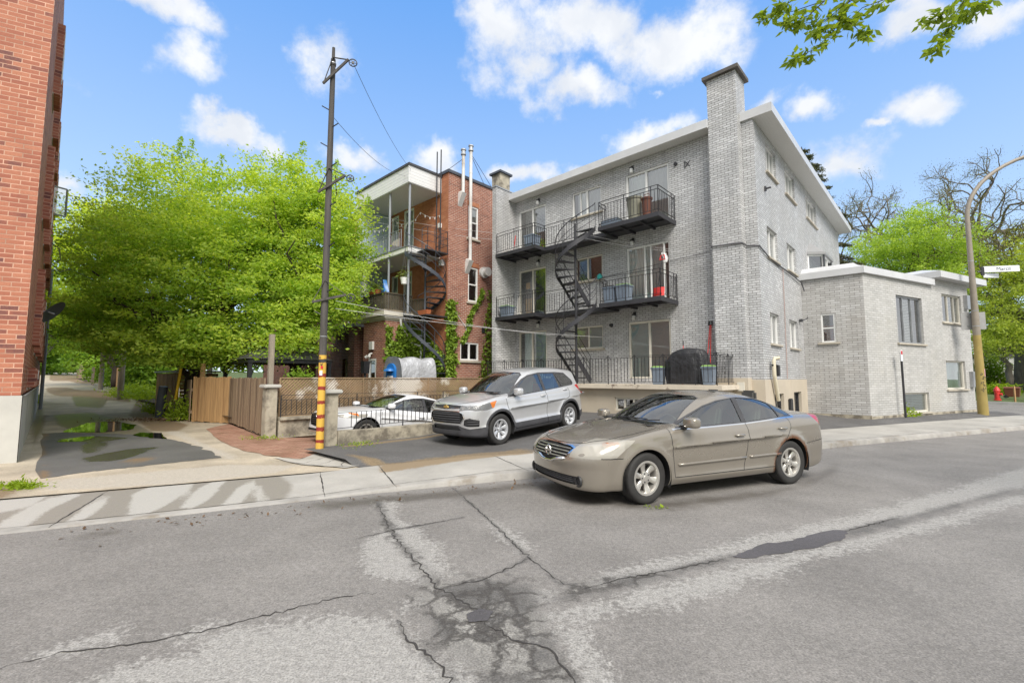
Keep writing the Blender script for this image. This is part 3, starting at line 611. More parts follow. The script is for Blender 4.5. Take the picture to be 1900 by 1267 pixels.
def strips(name, mat, lines, width, zf, jag=.02, step=.09):
    """thin irregular dark ribbons (cracks, scored joints) lying on the paving"""
    mb = MB(); rg = random.Random(5)
    for ln in lines:
        P = []
        for a, b in zip(ln[:-1], ln[1:]):
            a, b = Vector(a[:2]), Vector(b[:2]); n = max(1, int((b - a).length / step))
            P += [a.lerp(b, k / n) for k in range(n)]
        P.append(Vector(ln[-1][:2])); L = []
        for i, p in enumerate(P):
            d = (P[min(i + 1, len(P) - 1)] - P[max(0, i - 1)]).normalized(); nn = Vector((-d.y, d.x))
            c = p + nn * rg.gauss(0, jag); w_ = width * rg.uniform(.35, 1.5) * min(1, .3 + 3 * min(i, len(P) - 1 - i) / len(P))
            L.append((c + nn * w_ / 2, c - nn * w_ / 2))
        vs = [(q.x, q.y, zf(q.x, q.y)) for pr in L for q in pr]
        mb.add(vs, [(2 * i, 2 * i + 1, 2 * i + 3, 2 * i + 2) for i in range(len(L) - 1)])
    o = mb.build(name, mat); bm = bmesh.new(); bm.from_mesh(o.data)
    for f in bm.faces:
        if f.normal.z < 0: f.normal_flip()
    bm.to_mesh(o.data); bm.free(); return struct(o)
pm('crack_dark', (.045, .042, .04), .95, .3, 9, .5, 60)
strips('road_crack', 'crack_dark', [[gp(*q) for q in c] for c in CR], .012, lambda x, y: .004, .011, .035)
def walk_at(x, y):
    s = x * S.x + y * S.y; n = x * N.x + y * N.y; k = (n - kerb_n(s) - .17) / (back_n(s) - kerb_n(s) - .17); return walk_z(s) + .02 * k + .004
JO = [-14, -9.5, -6.2, -3.9, -2.2, .55, 1.5, 3.6, 5.6, 7.6, 9.6, 11.6, 13.6, 15.6, 17.6, 19.6, 21.6, 23.6]
strips('pavement_joint', 'crack_dark', [[SN(s, kerb_n(s) + .02), SN(s + .05, back_n(s) - .02)] for s in JO], .016, walk_at, .004)
strips('pavement_joint', 'crack_dark', [[SN(s, kerb_n(s) + .2) for s in np.arange(-9, 26, .4)]], .010, walk_at, .004)
# worn seal over the old trench and the two potholes
def flat(name, mat, pts, z):
    mb = MB(); mb.add([(x, y, z) for x, y in pts], [tuple(range(len(pts)))]); o = mb.build(name, mat)
    bm = bmesh.new(); bm.from_mesh(o.data)
    for f in bm.faces:
        if f.normal.z < 0: f.normal_flip()
    bmesh.ops.triangulate(bm, faces=bm.faces); bm.to_mesh(o.data); bm.free(); return o
def ragged(pts, n=6, amp=.03, seed=1):
    rg = random.Random(seed); out = []
    for i, a in enumerate(pts):
        b = pts[(i + 1) % len(pts)]; L = math.dist(a, b)
        for k in range(n): f = k / n; out.append((a[0] + (b[0] - a[0]) * f + rg.gauss(0, amp * min(1, L)), a[1] + (b[1] - a[1]) * f + rg.gauss(0, amp * min(1, L))))
    return out
sheet_mat('patch_asphalt', (.085, .08, .085), [], .3, .75, 120)
struct(flat('road_patch', 'patch_asphalt', ragged(pxs([(1358, 1033), (1400, 1015), (1480, 1000), (1545, 983), (1572, 984), (1566, 1000), (1520, 1015), (1440, 1028), (1380, 1036)]), 6, .03), .0045))
struct(flat('road_patch', 'patch_asphalt', ragged(pxs([(865, 1140), (890, 1130), (915, 1135), (905, 1152), (870, 1155)]), 6, .02), .0065))

# car park, rising gently towards the house
def lot_z(x, y): return .135 + .055 * np.clip(y + 7.8, 0, 6.3) * np.clip((-x + 1.2) / 3.5, 0, 1) + .012 * np.clip(y, 0, 6)
LOT = [(-6.0, -10.2), (-6.0, -1.4), (.1, -1.4), (.1, 5.6), (2.0, 5.6), (5.2, 13.8)]
xy = []; z = []; xs_ = list(np.arange(-6.0, 6.01, .3)); ys_ = list(np.arange(-10.6, 15.01, .3)); w = len(xs_)
for y in ys_:
    for x in xs_: p = W(x, y); xy.append(tuple(p[:2])); z.append(float(lot_z(x, y)))
def lot_ok(x, y):
    p = W(x, y); s = p.dot(S); n = p.dot(N)
    if n < back_n(s) - .25 or s > 27: return False
    if x > -.0 and y > 5.6 and (x - 1.87) < .345 / .938 * (y - 5.44) - .6: return False
    return True
fs = [(j * w + i, j * w + i + 1, (j + 1) * w + i + 1, (j + 1) * w + i) for j in range(len(ys_) - 1) for i in range(w - 1) if lot_ok(xs_[i] + .15, ys_[j] + .15)]
# trim the stepped front edge against the pavement by snapping it under the slab
used = sorted({i for f in fs for i in f}); rm = {k: i for i, k in enumerate(used)}
xy2 = []; z2 = []
for k in used:
    p = Vector((*xy[k], 0)); s = p.dot(S); n = p.dot(N); b = back_n(s)
    if n < b + .32: p = SN(s, max(n, b) if n > b - .02 else b); 
    xy2.append(tuple(p[:2])); z2.append(z[k] + .004 if n > b + .3 else walk_z(s) + .021)
sheet('parking_lot', 'lot_asphalt', xy2, [tuple(rm[i] for i in f) for f in fs], z2, {'brown': [(pxs([(640, 835), (700, 850), (730, 862), (700, 866), (640, 842)], .13), .15, .9), (pxs([(700, 855), (1000, 830), (1000, 845), (710, 868)], .13), .12, .6), ([tuple(W(-5.9, y)[:2]) for y in (-10, -3)] + [tuple(W(-5.5, y)[:2]) for y in (-3, -10)], .15, .8)]})

# alley: worn concrete climbing away to the left
A2 = Vector((math.sin(R(-45.2)), math.cos(R(-45.2)), 0)); A2N = Vector((-A2.y, A2.x, 0)); LB = Vector((-9.22, 8.65, 0))
xy = []; z = []; tv = [-9.0 + .25 * i for i in range(138)] + [26, 28, 31, 35, 40, 46, 54, 64, 80, 100, 125]; qv = [-9, -6] + list(np.arange(-4.7, 1.01, .25)) + [1.6, 3]
for q in qv:
    for t_ in tv:
        p = LB + A2 * t_ - A2N * (-q) * 1.0 if False else LB + A2 * t_ + A2N * q
        s = p.dot(S); n = p.dot(N)
        if n < 8.5: p = SN(s, 8.5 + (n - 8.5) * .02)
        xx = (p - C0).dot(XL); xy.append(tuple(p[:2])); z.append(.052 + .03 * max(0, -25 - xx))
w = len(tv); fs = [(j * w + i, j * w + i + 1, (j + 1) * w + i + 1, (j + 1) * w + i) for j in range(len(qv) - 1) for i in range(w - 1)]
fs = [f for f in fs if not all(-9.05 < (Vector((*xy[i], 0)) - C0).dot(XL) < -6 and (Vector((*xy[i], 0)) - C0).dot(YL) > -10.3 for i in f)]
AW = [[(100, 770), (170, 765), (260, 790), (290, 805), (230, 812), (150, 802), (110, 790)], [(130, 745), (200, 748), (190, 760), (140, 758)], [(60, 760), (80, 760), (78, 800), (60, 830)]]
AB = [[(255, 745), (300, 775), (350, 788), (330, 800), (280, 800), (240, 770)], [(30, 870), (75, 800), (90, 770), (70, 770), (40, 840)], [(80, 735), (240, 742), (240, 752), (90, 745)], [(90, 722), (190, 722), (190, 730), (90, 730)], [(-40, 910), (40, 900), (20, 925), (-40, 930)]]
AP = [[(70, 893), (420, 862), (560, 862), (500, 880), (300, 900), (80, 912)], [(410, 850), (337, 815), (300, 800), (340, 800), (400, 830), (480, 860)]]
sheet('alley', 'alley_concrete', xy, fs, z, {'wet': [(pxs(p, .05), .25, 1) for p in AW], 'brown': [(pxs(p, .05), .3, 1) for p in AB], 'pale': [(pxs(p, .05), .3, .9) for p in AP]})
AS = ragged(pxs([(74, 888), (155, 876), (228, 868), (320, 858), (411, 849), (375, 830), (337, 819), (300, 812), (243, 806), (118, 802), (76, 804)], .056), 8, .035, 4)
o = struct(flat('alley_asphalt', 'new_asphalt', AS, .057))
bm = bmesh.new(); bm.from_mesh(o.data); bmesh.ops.subdivide_edges(bm, edges=bm.edges, cuts=6, use_grid_fill=True); bm.to_mesh(o.data); bm.free()
P = np.array([tuple(v.co[:2]) for v in o.data.vertices])
for a, polys in {'wet': [[(100, 815), (180, 808), (240, 812), (180, 822)], [(150, 850), (235, 833), (300, 828), (240, 850), (170, 860)], [(150, 822), (200, 820), (190, 845), (155, 840)]], 'brown': [[(215, 860), (250, 850), (292, 844), (290, 850), (240, 862)], [(76, 804), (90, 804), (90, 885), (74, 888)]]}.items():
    v = np.zeros(len(P))
    for p in polys: v = np.maximum(v, poly_mask(P, pxs(p, .057), .2))
    at = o.data.attributes.new(a, 'FLOAT', 'POINT'); at.data.foreach_set('value', v.astype(np.float32))
for k, p in enumerate([[(117, 800), (140, 792), (163, 784), (212, 781), (252, 788), (242, 797), (190, 802), (120, 802)], [(104, 818), (150, 810), (182, 809), (150, 819), (108, 820)], [(246, 806), (262, 802), (300, 803), (310, 814), (280, 812), (250, 808)]]):
    struct(flat('puddle', 'water_film', ragged(pxs(p, .06), 5, .03, k), .0625))
# brick paving and the ramp down to the garage
xy = []; z = []; xs_ = list(np.arange(-9.0, -5.99, .25)); ys_ = list(np.arange(-9.9, 1.01, .3))
def drive_z(y): return float(np.interp(y, [-11.6, -10.4, -9.9, -9.0, -6.1, -1, 2], [.07, .06, .045, -.03, -.44, -1.1, -1.25]))
for y in ys_:
    for x in xs_: p = W(x, y); xy.append(tuple(p[:2])); z.append(drive_z(y))
w = len(xs_); fs = [(j * w + i, j * w + i + 1, (j + 1) * w + i + 1, (j + 1) * w + i) for j in range(len(ys_) - 1) for i in range(w - 1)]
o = sheet('driveway', 'brick_paver', xy, fs, z)
PV = pxs([(425, 786), (475, 803), (505, 812), (560, 812), (605, 829), (593, 842), (556, 851), (505, 846), (450, 835), (410, 818), (380, 796)], .06)
struct(flat('driveway', 'brick_paver', ragged(PV, 5, .02, 9), .0615))
mb = MB()   # retaining sides of the sunken drive below ground
mb.quad(W(-9.02, -9.8, .1), W(-9.02, -9.8, -1.6), W(-9.02, 1.2, -1.6), W(-9.02, 1.2, .1)); mb.quad(W(-5.98, -9.8, -1.6), W(-5.98, -9.8, .1), W(-5.98, 1.2, .1), W(-5.98, 1.2, -1.6))
mb.quad(W(-9.02, .95, -1.6), W(-5.98, .95, -1.6), W(-5.98, .95, .3), W(-9.02, .95, .3)); struct(mb.build('retaining_side', 'old_concrete'))
# footway slabs around the pole, one of them broken
struct(flat('pavement', 'concrete', ragged(pxs([(505, 849), (560, 852), (605, 834), (640, 838), (705, 858), (640, 868), (560, 862)], .06), 4, .012, 2), .067))
strips('pavement_joint', 'crack_dark', [[gp(*q, .07) for q in c] for c in ([(500, 852), (560, 860), (612, 866), (700, 862)], [(560, 860), (640, 838), (660, 842)], [(632, 850), (637, 857), (633, 866)], [(590, 862), (632, 850), (668, 842)])], .012, lambda x, y: .073, .012)
# yard behind the lattice fence, level with the old house
flat_y = MB(); flat_y.quad(W(-9.2, -9.9, .32), W(-9.2, 6, .32), W(-40, 6, .32), W(-40, -9.9, .32)); struct(flat_y.build('yard', 'soil', recalc=False))
flat_g = MB(); flat_g.add([SN(s, n, zz) for s, n, zz in ((35.9, 8, .26), (120, 8, .6), (120, 90, 1.5), (35.9, 90, .6))], [(0, 1, 2, 3)]); struct(flat_g.build('verge', 'lawn'))
mbk = MB(); mbk.beam(SN(35.8, 8, .2), SN(35.8, 90, .55), .2, .22); mbk.beam(SN(35.8, 8, .2), SN(120, 7.9, .52), .2, .22); struct(mbk.build('kerb', 'pale_concrete'))
# ------------------------------------------------------------------ windows and doors
def folds(x0, x1, z0, z1, y, amp=.025, wl=.14):
    mb = MB(); n = max(4, int((x1 - x0) / wl * 6))
    f = lambda u, v: (x0 + (x1 - x0) * u, y + amp * math.sin(u * (x1 - x0) / wl * 2 * math.pi) + amp * .5 * math.sin(u * 7.3 + v * 2), z0 + (z1 - z0) * v)
    return mb.grid(f, n, 3)
def blinds(x0, x1, z0, z1, y, pitch=.06):
    mb = MB(); z = z0
    while z < z1: mb.quad((x0, y - .02, z), (x1, y - .02, z), (x1, y + .015, z + pitch * .8), (x0, y + .015, z + pitch * .8)); z += pitch
    return mb
def vert_blinds(x0, x1, z0, z1, y, pitch=.10):
    mb = MB(); x = x0
    while x < x1: mb.quad((x, y - .02, z0), (x + pitch * .85, y + .02, z0), (x + pitch * .85, y + .02, z1), (x, y - .02, z1)); x += pitch
    return mb
def opening(parent, loc, rz, w, h, kind='window', frame='white_paint', fw=.055, mull=(), hbars=(), y=.07, sill=None, sill_over=.08, cover=(), pane_mat=None, sill_h=.07):
    """one window or glazed door set in a wall opening; local x along the wall, y into it"""
    win = MB(); win.quad((fw * .6, y + .02, fw * .6), (w - fw * .6, y + .02, fw * .6), (w - fw * .6, y + .02, h - fw * .6), (fw * .6, y + .02, h - fw * .6))
    o = win.build(kind, pane_mat or GLASS, parent, loc, rz)
    f = MB(); g = .002
    f.box(g, fw, y - .03, y + .05, g, h - g); f.box(w - fw, w - g, y - .03, y + .05, g, h - g); f.box(fw, w - fw, y - .03, y + .05, h - fw, h - g); f.box(fw, w - fw, y - .03, y + .05, g, fw)
    for m_ in mull:
        mx, mw = (m_ if isinstance(m_, tuple) else (m_, fw)); f.box(mx * w - mw / 2, mx * w + mw / 2, y - .022, y + .045, fw, h - fw)
    for b in hbars:
        f.box(fw, w - fw, y - .024, y + .046, b * h - fw * .4, b * h + fw * .4)
    f.build('frame', frame, o, bevel=.004)
    if sill:
        s = MB(); s.box(-sill_over, w + sill_over, -.07, y - .032, -sill_h, -.003); s.build('sill', sill, o, bevel=.008)
    for kind_, mat, a, b, c, d in cover:
        fn = {'curtain': folds, 'blind': blinds, 'vertical_blind': vert_blinds, 'board': lambda *q: MB().quad((q[0], q[4], q[2]), (q[1], q[4], q[2]), (q[1], q[4], q[3]), (q[0], q[4], q[3]))}[kind_]
        m_ = fn(w * a, w * b, h * c, h * d, y + .065); m_.build('blind' if 'blind' in kind_ else ('curtain' if kind_ == 'curtain' else 'board'), mat, o, smooth=(kind_ == 'curtain'))
    return o

# ------------------------------------------------------------------ grey brick apartment building
GB = thing('apartment_building', 'grey glazed brick apartment block with black balconies, white eaves and a tall chimney', 'building', C0, RZ)
ops_rear = [(-4.32, -2.68, 6.88, 9.0), (-6.72, -5.36, 7.98, 9.0), (-9.63, -8.07, 6.88, 9.0), (-4.34, -2.72, 4.17, 6.28), (-6.62, -5.36, 5.36, 6.31), (-9.63, -8.09, 4.17, 6.3), (-6.70, -5.38, 2.74, 3.6), (-4.33, -2.76, 1.6, 3.6), (-9.65, -8.08, 1.5, 3.62)]
ops_side = [(1.25, 2.45, 8.24, 9.2), (3.66, 5.1, 8.24, 9.2), (7.05, 9.08, 8.24, 9.2), (1.0, 2.2, 5.4, 6.4), (3.46, 4.72, 5.42, 6.4), (.92, 1.97, 2.68, 3.65), (3.3, 4.5, 2.67, 3.65)]
ops_base = [(.98, 2.02, .45, 1.13), (3.36, 4.45, .4, 1.14)]
mb = MB().wall(-9.95, 0, .1, 9.46, ops_rear, .14)
mb.quad((-9.95, 15, .1), (-9.95, 0, .1), (-9.95, 0, 9.46), (-9.95, 15, 9.46)); mb.quad((0, 15, .1), (-9.95, 15, .1), (-9.95, 15, 9.46), (0, 15, 9.46))
mb.build('wall', 'grey_brick', GB)
MB().wall(0, 15, 1.572, 9.46, ops_side, .14).build('wall', 'grey_brick', GB, (0, 0, 0), R(90))
# party-wall fin at the left end, rising above the eaves
mb = MB(); mb.box(-10.06, -9.84, -1.22, .002, .1, 9.86); mb.box(-10.06, -9.952, .002, 3.0, .1, 9.86); mb.build('wall', 'grey_brick', GB)
mb = MB(); mb.box(-10.09, -9.81, -1.25, 3.0, 9.862, 9.91); mb.build('coping', 'grey_paint', GB)
# concrete base along the side
mb = MB().wall(-.02, 5.44, .05, 1.571, ops_base, .2); mb.quad((-.02, 0, 1.571), (5.44, 0, 1.571), (5.44, .03, 1.571), (-.02, .03, 1.571)); mb.build('foundation', 'stucco', GB, (.022, 0, 0), R(90))
mb = MB().wall(-1.6, .022, .05, 1.571); mb.quad((-1.6, 0, 1.571), (.022, 0, 1.571), (.022, .03, 1.571), (-1.6, .03, 1.571)); mb.build('foundation', 'stucco', GB, (0, -.022, 0))
# chimney
mb = MB(); mb.box(-1.2, -.345, -.35, .5, 1.6, 11.02); ch = mb.build('chimney', 'grey_brick', GB)
mb = MB(); mb.box(-1.215, -.33, -.365, .3, .05, 1.62); mb.build('foundation', 'stucco', ch)
mb = MB(); mb.prism([(-1.31, -.46), (-.235, -.46), (-.235, .61), (-1.31, .61)], 11.021, 11.13, [(-1.31, -.46), (-.235, -.46), (-.235, .61), (-1.31, .61)]); mb.prism([(-1.31, -.46), (-.235, -.46), (-.235, .61), (-1.31, .61)], 11.13, 11.16, [(-1.26, -.41), (-.285, -.41), (-.285, .56), (-1.26, .56)])
mb.build('cap', pm('cap_stone', (.105, .095, .085), .9, .25, 4, .4, 30), ch)
# roof: eaves with wrapped white metal, ventilated soffit, shallow turned-up edge
def soffit_mat():
    m, t = newmat('soffit'); p = principled(t, Roughness=.5); tc = NN(t, 'ShaderNodeTexCoord'); wv = NN(t, 'ShaderNodeTexWave', wave_type='BANDS', bands_direction='Y', i_Scale=4.2); LK(t, tc.outputs['Object'], wv.inputs[0])
    LK(t, mixc(t, ramp(t, wv.outputs['Fac'], .0, .22), (.36, .36, .35), (.66, .655, .63)), p.inputs['Base Color'])
soffit_mat()
def boards_mat(name, a, b, direction='Z', scale=3.0, rough=.45):
    m, t = newmat(name); p = principled(t, Roughness=rough); tc = NN(t, 'ShaderNodeTexCoord'); wv = NN(t, 'ShaderNodeTexWave', wave_type='BANDS', bands_direction=direction, wave_profile='SAW', i_Scale=scale); LK(t, tc.outputs['Object'], wv.inputs[0])
    c = mixc(t, ramp(t, wv.outputs['Fac'], .88, .97), a, b); c = mixc(t, ramp(t, noise(t, tc.outputs['Object'], 3, 5), .4, .8, 0, .2), c, tuple(x * .6 for x in a)); LK(t, c, p.inputs['Base Color']); bumpn(t, p, wv.outputs['Fac'], .4, .012)
boards_mat('siding', (.76, .76, .75), (.33, .33, .33), 'Z', 2.3)
RO = [(-9.835, -.45), (-1.205, -.45), (-1.205, -.06), (.53, -.06), (.53, 15.5), (-9.835, 15.5)]
mb = MB(); mb.prism(RO, 9.47, 9.74); n0 = [(-9.835, -.40), (-1.205, -.40), (-1.205, -.03), (.49, -.03), (.49, 15.45), (-9.835, 15.45)]
n1 = [(-9.835, .35), (-1.205, .35), (-1.205, .55), (-.1, .55), (-.1, 15.0), (-9.835, 15.0)]; mb.prism(n0, 9.741, 9.87, n1)
roof = mb.build('roof', 'white_metal', GB)
mb = MB(); mb.add([(x, y, 9.467) for x, y in RO][::-1], [tuple(range(6))]); mb.build('soffit', 'soffit', roof)
# balconies
def railing(path, z, h, parent, loc=(0, 0, 0), pitch=.125, mat='black_iron', rails=(1.0, .86, .10), bal_top=.86, r=.011, posts=True, name='railing', caps=False):
    mb = MB(); P = [Vector(p) for p in path]
    for a, b in zip(P[:-1], P[1:]):
        d = b - a; L = d.length; n = max(1, round(L / pitch))
        for rr in rails: mb.beam(a + Vector((0, 0, z + h * rr)), b + Vector((0, 0, z + h * rr)), .028, .012)
        for k in range(n + 1):
            q = a + d * (k / n); post = posts and (k % 8 == 0 or k in (0, n))
            mb.beam(q + Vector((0, 0, z - (.02 if post else -h * min(rails)))), q + Vector((0, 0, z + h * (1.0 if post else bal_top))), .022 if post else .013, .022 if post else .013)
            if caps and post:
                for sx in (-1, 1): mb.beam(q + d.normalized() * .12 * sx + Vector((0, 0, z + h * .86)), q + Vector((0, 0, z + h * 1.02)), .01, .01)
    return mb.build(name, mat, parent, loc)
def balcony(zt, first):
    mb = MB()
    for x0, x1, y0 in ((-9.835, -7.63, -1.25), (-4.72, -2.47, -1.28)):
        z0 = zt - .145
        mb.box(x0, x1, y0, y0 + .05, z0, zt - .002); mb.box(x0, x0 + .05, y0 + .05, -.003, z0, zt - .002); mb.box(x1 - .05, x1, y0 + .05, -.003, z0, zt - .002)
        mb.box(x0 + .05, x1 - .05, y0 + .05, -.003, zt - .06, zt - .03)
        for k in (1, 2): xb = x0 + (x1 - x0) * k / 3; mb.box(xb - .03, xb + .03, y0 + .05, -.003, z0 + .01, zt - .06)
        for k in (1,): yb = y0 * (1 - k / 2); mb.box(x0 + .05, x1 - .05, yb - .03, yb + .03, z0 + .02, zt - .0605)
    mb.box(-7.63, -4.72, -.6, -.003, zt - .15, zt - .04); mb.box(-7.63, -4.72, -.66, -.601, zt - .16, zt - .002)
    b = mb.build('balcony', 'dark_steel', GB)
    mb = MB()
    for x0, x1, y0 in ((-9.78, -7.68, -1.2), (-4.67, -2.52, -1.23)): mb.box(x0, x1, y0, -.004, zt - .029, zt)
    mb.box(-7.68, -4.67, -.6, -.004, zt - .035, zt - .003); mb.build('deck', 'pale_concrete', b)
    railing([(-9.78, -1.22, 0), (-7.66, -1.22, 0), (-7.66, -.63, 0), (-6.05, -.63, 0)], zt, .88, b)
    railing([(-4.72, -.72, 0), (-4.69, -1.24, 0), (-2.5, -1.24, 0), (-2.5, -.02, 0)], zt, .88, b)
    return b
B3 = balcony(6.87, True); B2 = balcony(4.17, False)
# spiral stair: a straight foot, then a sweep round the pole to each landing
def spiral(parent, pole, z_levels, rad, phi0, phi1, foot, steps, mat, foot_steps=4, sgn=1, name='spiral_staircase', rail_h=.85, pole_top=.3):
    px, py = pole; mb = MB(); mb.tube([(px, py, z_levels[0]), (px, py, z_levels[-1] + pole_top)], (.045), 12)
    st = mb.build(name, mat, parent, smooth=True)
    for za, zb in zip(z_levels[:-1], z_levels[1:]):
        n = steps; dz = (zb - za) / n; out = []; inn = []
        for k in range(n + 1):
            zz = za + dz * k
            if k < foot_steps:
                d = foot * (foot_steps - k) / foot_steps; a = R(phi0); t = Vector((math.sin(a), -math.cos(a), 0)) * sgn
                o = Vector((px + rad * math.cos(a), py + rad * math.sin(a), zz)) + t * d; i = Vector((px + .07 * math.cos(a), py + .07 * math.sin(a), zz)) + t * d
            else:
                a = R(phi0 + (phi1 - phi0) * (k - foot_steps) / (n - foot_steps)); o = Vector((px + rad * math.cos(a), py + rad * math.sin(a), zz)); i = Vector((px + .05 * math.cos(a), py + .05 * math.sin(a), zz))
            out.append(o); inn.append(i)
        for k in range(n):
            A, B, Cc, D = inn[k], out[k], out[k + 1], inn[k + 1]
            zt = Vector((0, 0, out[k].z + dz)); m = MB(); f = lambda q, q2, w: Vector((q.x + (q2.x - q.x) * w, q.y + (q2.y - q.y) * w, 0))
            p = [f(A, D, 0), f(B, Cc, 0), f(B, Cc, 1.1), f(A, D, 1.1)]
            if sgn < 0: p = p[::-1]
            m.prism([(v.x, v.y) for v in p], zt.z - .035, zt.z); m.build('tread', mat, st, recalc=True)
        # curved plate stringer
        m = MB(); L = []
        fine = []
        for k in range(n):
            for s_ in range(4):
                w_ = s_ / 4
                if k >= foot_steps:
                    a = R(phi0 + (phi1 - phi0) * (k + w_ - foot_steps) / (n - foot_steps)); q = Vector((px + rad * math.cos(a), py + rad * math.sin(a), za + dz * (k + w_)))
                else: q = out[k].lerp(out[k + 1], w_)
                fine.append(q)
        fine.append(out[-1]); vs = []
        for q in fine:
            rd = Vector((q.x - px, q.y - py, 0)).normalized() * .012
            for zz, r_ in ((.0, 1), (.165, 1), (.165, -1), (.0, -1)): vs.append(q + rd * r_ + Vector((0, 0, zz)))
        m.add(vs, [(4 * i + a, 4 * i + (a + 1) % 4, 4 * i + 4 + (a + 1) % 4, 4 * i + 4 + a) for i in range(len(fine) - 1) for a in range(4)])
        if foot_steps:
            for k in range(foot_steps): m.beam(inn[k] + Vector((0, 0, .09)), inn[k + 1] + Vector((0, 0, .09)), .02, .2)
        m.build('stringer', mat, st, recalc=True)
        m = MB()
        for hh, rr in ((rail_h, .017), (rail_h * .62, .009), (rail_h * .38, .009)): m.tube([q + Vector((0, 0, hh + .15)) for q in fine], rr, 6)
        for q in fine[::6]: m.beam(q + Vector((0, 0, .1)), q + Vector((0, 0, rail_h + .15)), .014, .014)
        if foot_steps:
            for hh in (rail_h + .15, rail_h * .62 + .15, rail_h * .38 + .15): m.tube([inn[k] + Vector((0, 0, hh)) for k in range(foot_steps + 1)], .012, 6)
            m.beam(inn[0], inn[0] + Vector((0, 0, rail_h + .15)), .016, .016)
        m.build('handrail', mat, st)
    return st
spiral(GB, (-5.58, -1.42), (1.42, 4.16, 6.86), .72, 175, 388, .85, 12, 'dark_steel')
# terrace over the semi-basement
mb = MB(); mb.box(-9.835, -.56, -1.82, -.003, 1.28, 1.42); terr = mb.build('terrace', 'slab_edge', GB, bevel=.01)
mb = MB().wall(-9.8, -.75, -.6, 1.279, [(-3.98, -3.0, .58, 1.0)], .15); mb.quad((-.75, 0, -.6), (-.75, 1.58, -.6), (-.75, 1.58, 1.279), (-.75, 0, 1.279)); mb.build('foundation', 'stucco', GB, (0, -1.6, 0))
opening(GB, (-3.98, -1.6, .58), 0, .98, .42, frame='cream_paint', mull=(.33, .66), y=.08)
railing([(-9.78, -1.72, 0), (-.72, -1.72, 0), (-.72, -.1, 0)], 1.42, .90, terr, pitch=.118, rails=(.98, .93, .09), bal_top=.93, r=.012, caps=True)
# openings of the rear wall
W_ = lambda o: (o[1] - o[0], o[3] - o[2])
def rw(k, kind, **kw): o = ops_rear[k]; return opening(GB, (o[0], 0, o[2]), 0, *W_(o), kind=kind, **kw)
rw(0, 'sliding_door', mull=((.48, .07),), cover=[('curtain', 'curtain', .04, .5, .02, .97), ('curtain', 'grey_curtain', .52, .97, .02, .97)], fw=.07)
rw(1, 'window', mull=((.5, .06), (.28, .03)), sill='sill_stone', cover=[('curtain', 'curtain', .15, .5, .05, .95), ('curtain', 'grey_curtain', .55, .96, .05, .95)])
rw(2, 'sliding_door', mull=((.5, .07),), cover=[('blind', 'curtain', .2, .95, .3, .97)], fw=.07)
rw(3, 'sliding_door', mull=((.42, .06), (.56, .05), (.86, .05)), cover=[('curtain', 'curtain', .03, .4, .02, .97), ('curtain', 'blue_curtain', .42, .55, .02, .97), ('curtain', 'grey_curtain', .57, .84, .02, .97)], fw=.06)
rw(4, 'window', mull=((.46, .06),), sill='sill_stone', frame='cream_paint')
rw(5, 'sliding_door', mull=((.5, .07),), cover=[('board', 'orange_board', .18, .42, .02, .42), ('board', 'orange_board', .2, .36, .62, .75)], fw=.06, frame='cream_paint')
rw(6, 'window', mull=((.5, .06),), sill='sill_stone', cover=[('vertical_blind', 'grey_curtain', .03, .47, .05, .96), ('vertical_blind', 'blue_curtain', .52, .97, .05, .96)], frame='cream_paint')
rw(7, 'sliding_door', mull=((.5, .07),), cover=[('vertical_blind', 'blue_curtain', .04, .47, .02, .97), ('vertical_blind', 'grey_curtain', .52, .96, .02, .97)], fw=.07, frame='cream_paint')
rw(8, 'sliding_door', mull=((.48, .07),), cover=[('curtain', 'blue_curtain', .16, .5, .02, .97), ('vertical_blind', 'blue_curtain', .55, .95, .02, .97)], fw=.07, frame='cream_paint')
for k, (a, b, c, d) in enumerate(ops_side):
    opening(GB, (0, a, c), R(90), b - a, d - c, mull=((.36, .035), (.66, .03)) if k < 3 else ((.5, .04),), fw=.04, sill='sill_stone', cover=[('curtain', 'grey_curtain', .62, .97, .03, .97)] if k in (1, 3, 5) else ([('vertical_blind', 'curtain', .3, .97, .03, .97)] if k == 4 else []), y=.10)
for a, b, c, d in ops_base: opening(GB, (.022, a, c), R(90), b - a, d - c, frame='black_iron', y=.12, mull=(.5,), cover=[('blind', 'grey_curtain', .5, .96, .05, .95)])
# bay window on the side wall
bay = MB(); bp = [(0, 6.85), (.48, 7.3), (.48, 9.0), (0, 9.45)]
bay.prism([(.0005, y) if x == 0 else (x, y) for x, y in bp], 5.6, 5.9); bay.prism([(.0005, 6.75), (.56, 7.24), (.56, 9.06), (.0005, 9.55)], 6.62, 6.72)
bay.prism([(.0006, 6.75), (.55, 7.25), (.55, 9.05), (.0006, 9.55)], 6.721, 7.18, [(.0006, 7.3), (.05, 7.35), (.05, 8.9), (.0006, 8.95)])
by = bay.build('bay_window', 'bay_metal', GB, recalc=True)
for (x0, y0), (x1, y1) in zip(bp[:-1], bp[1:]):
    d = Vector((x1 - x0, y1 - y0)); opening(by, (x0 + .001, y0, 5.9), math.atan2(d.y, d.x), d.length - .002, .72, y=.03, mull=(.5,) if d.length > 1 else (), frame='white_paint')
for y_ in (7.34, 8.92): MB().box(.462, .50, y_ - .1, y_ + .1, 5.92, 6.6).build('shutter', 'dark_trim', by)
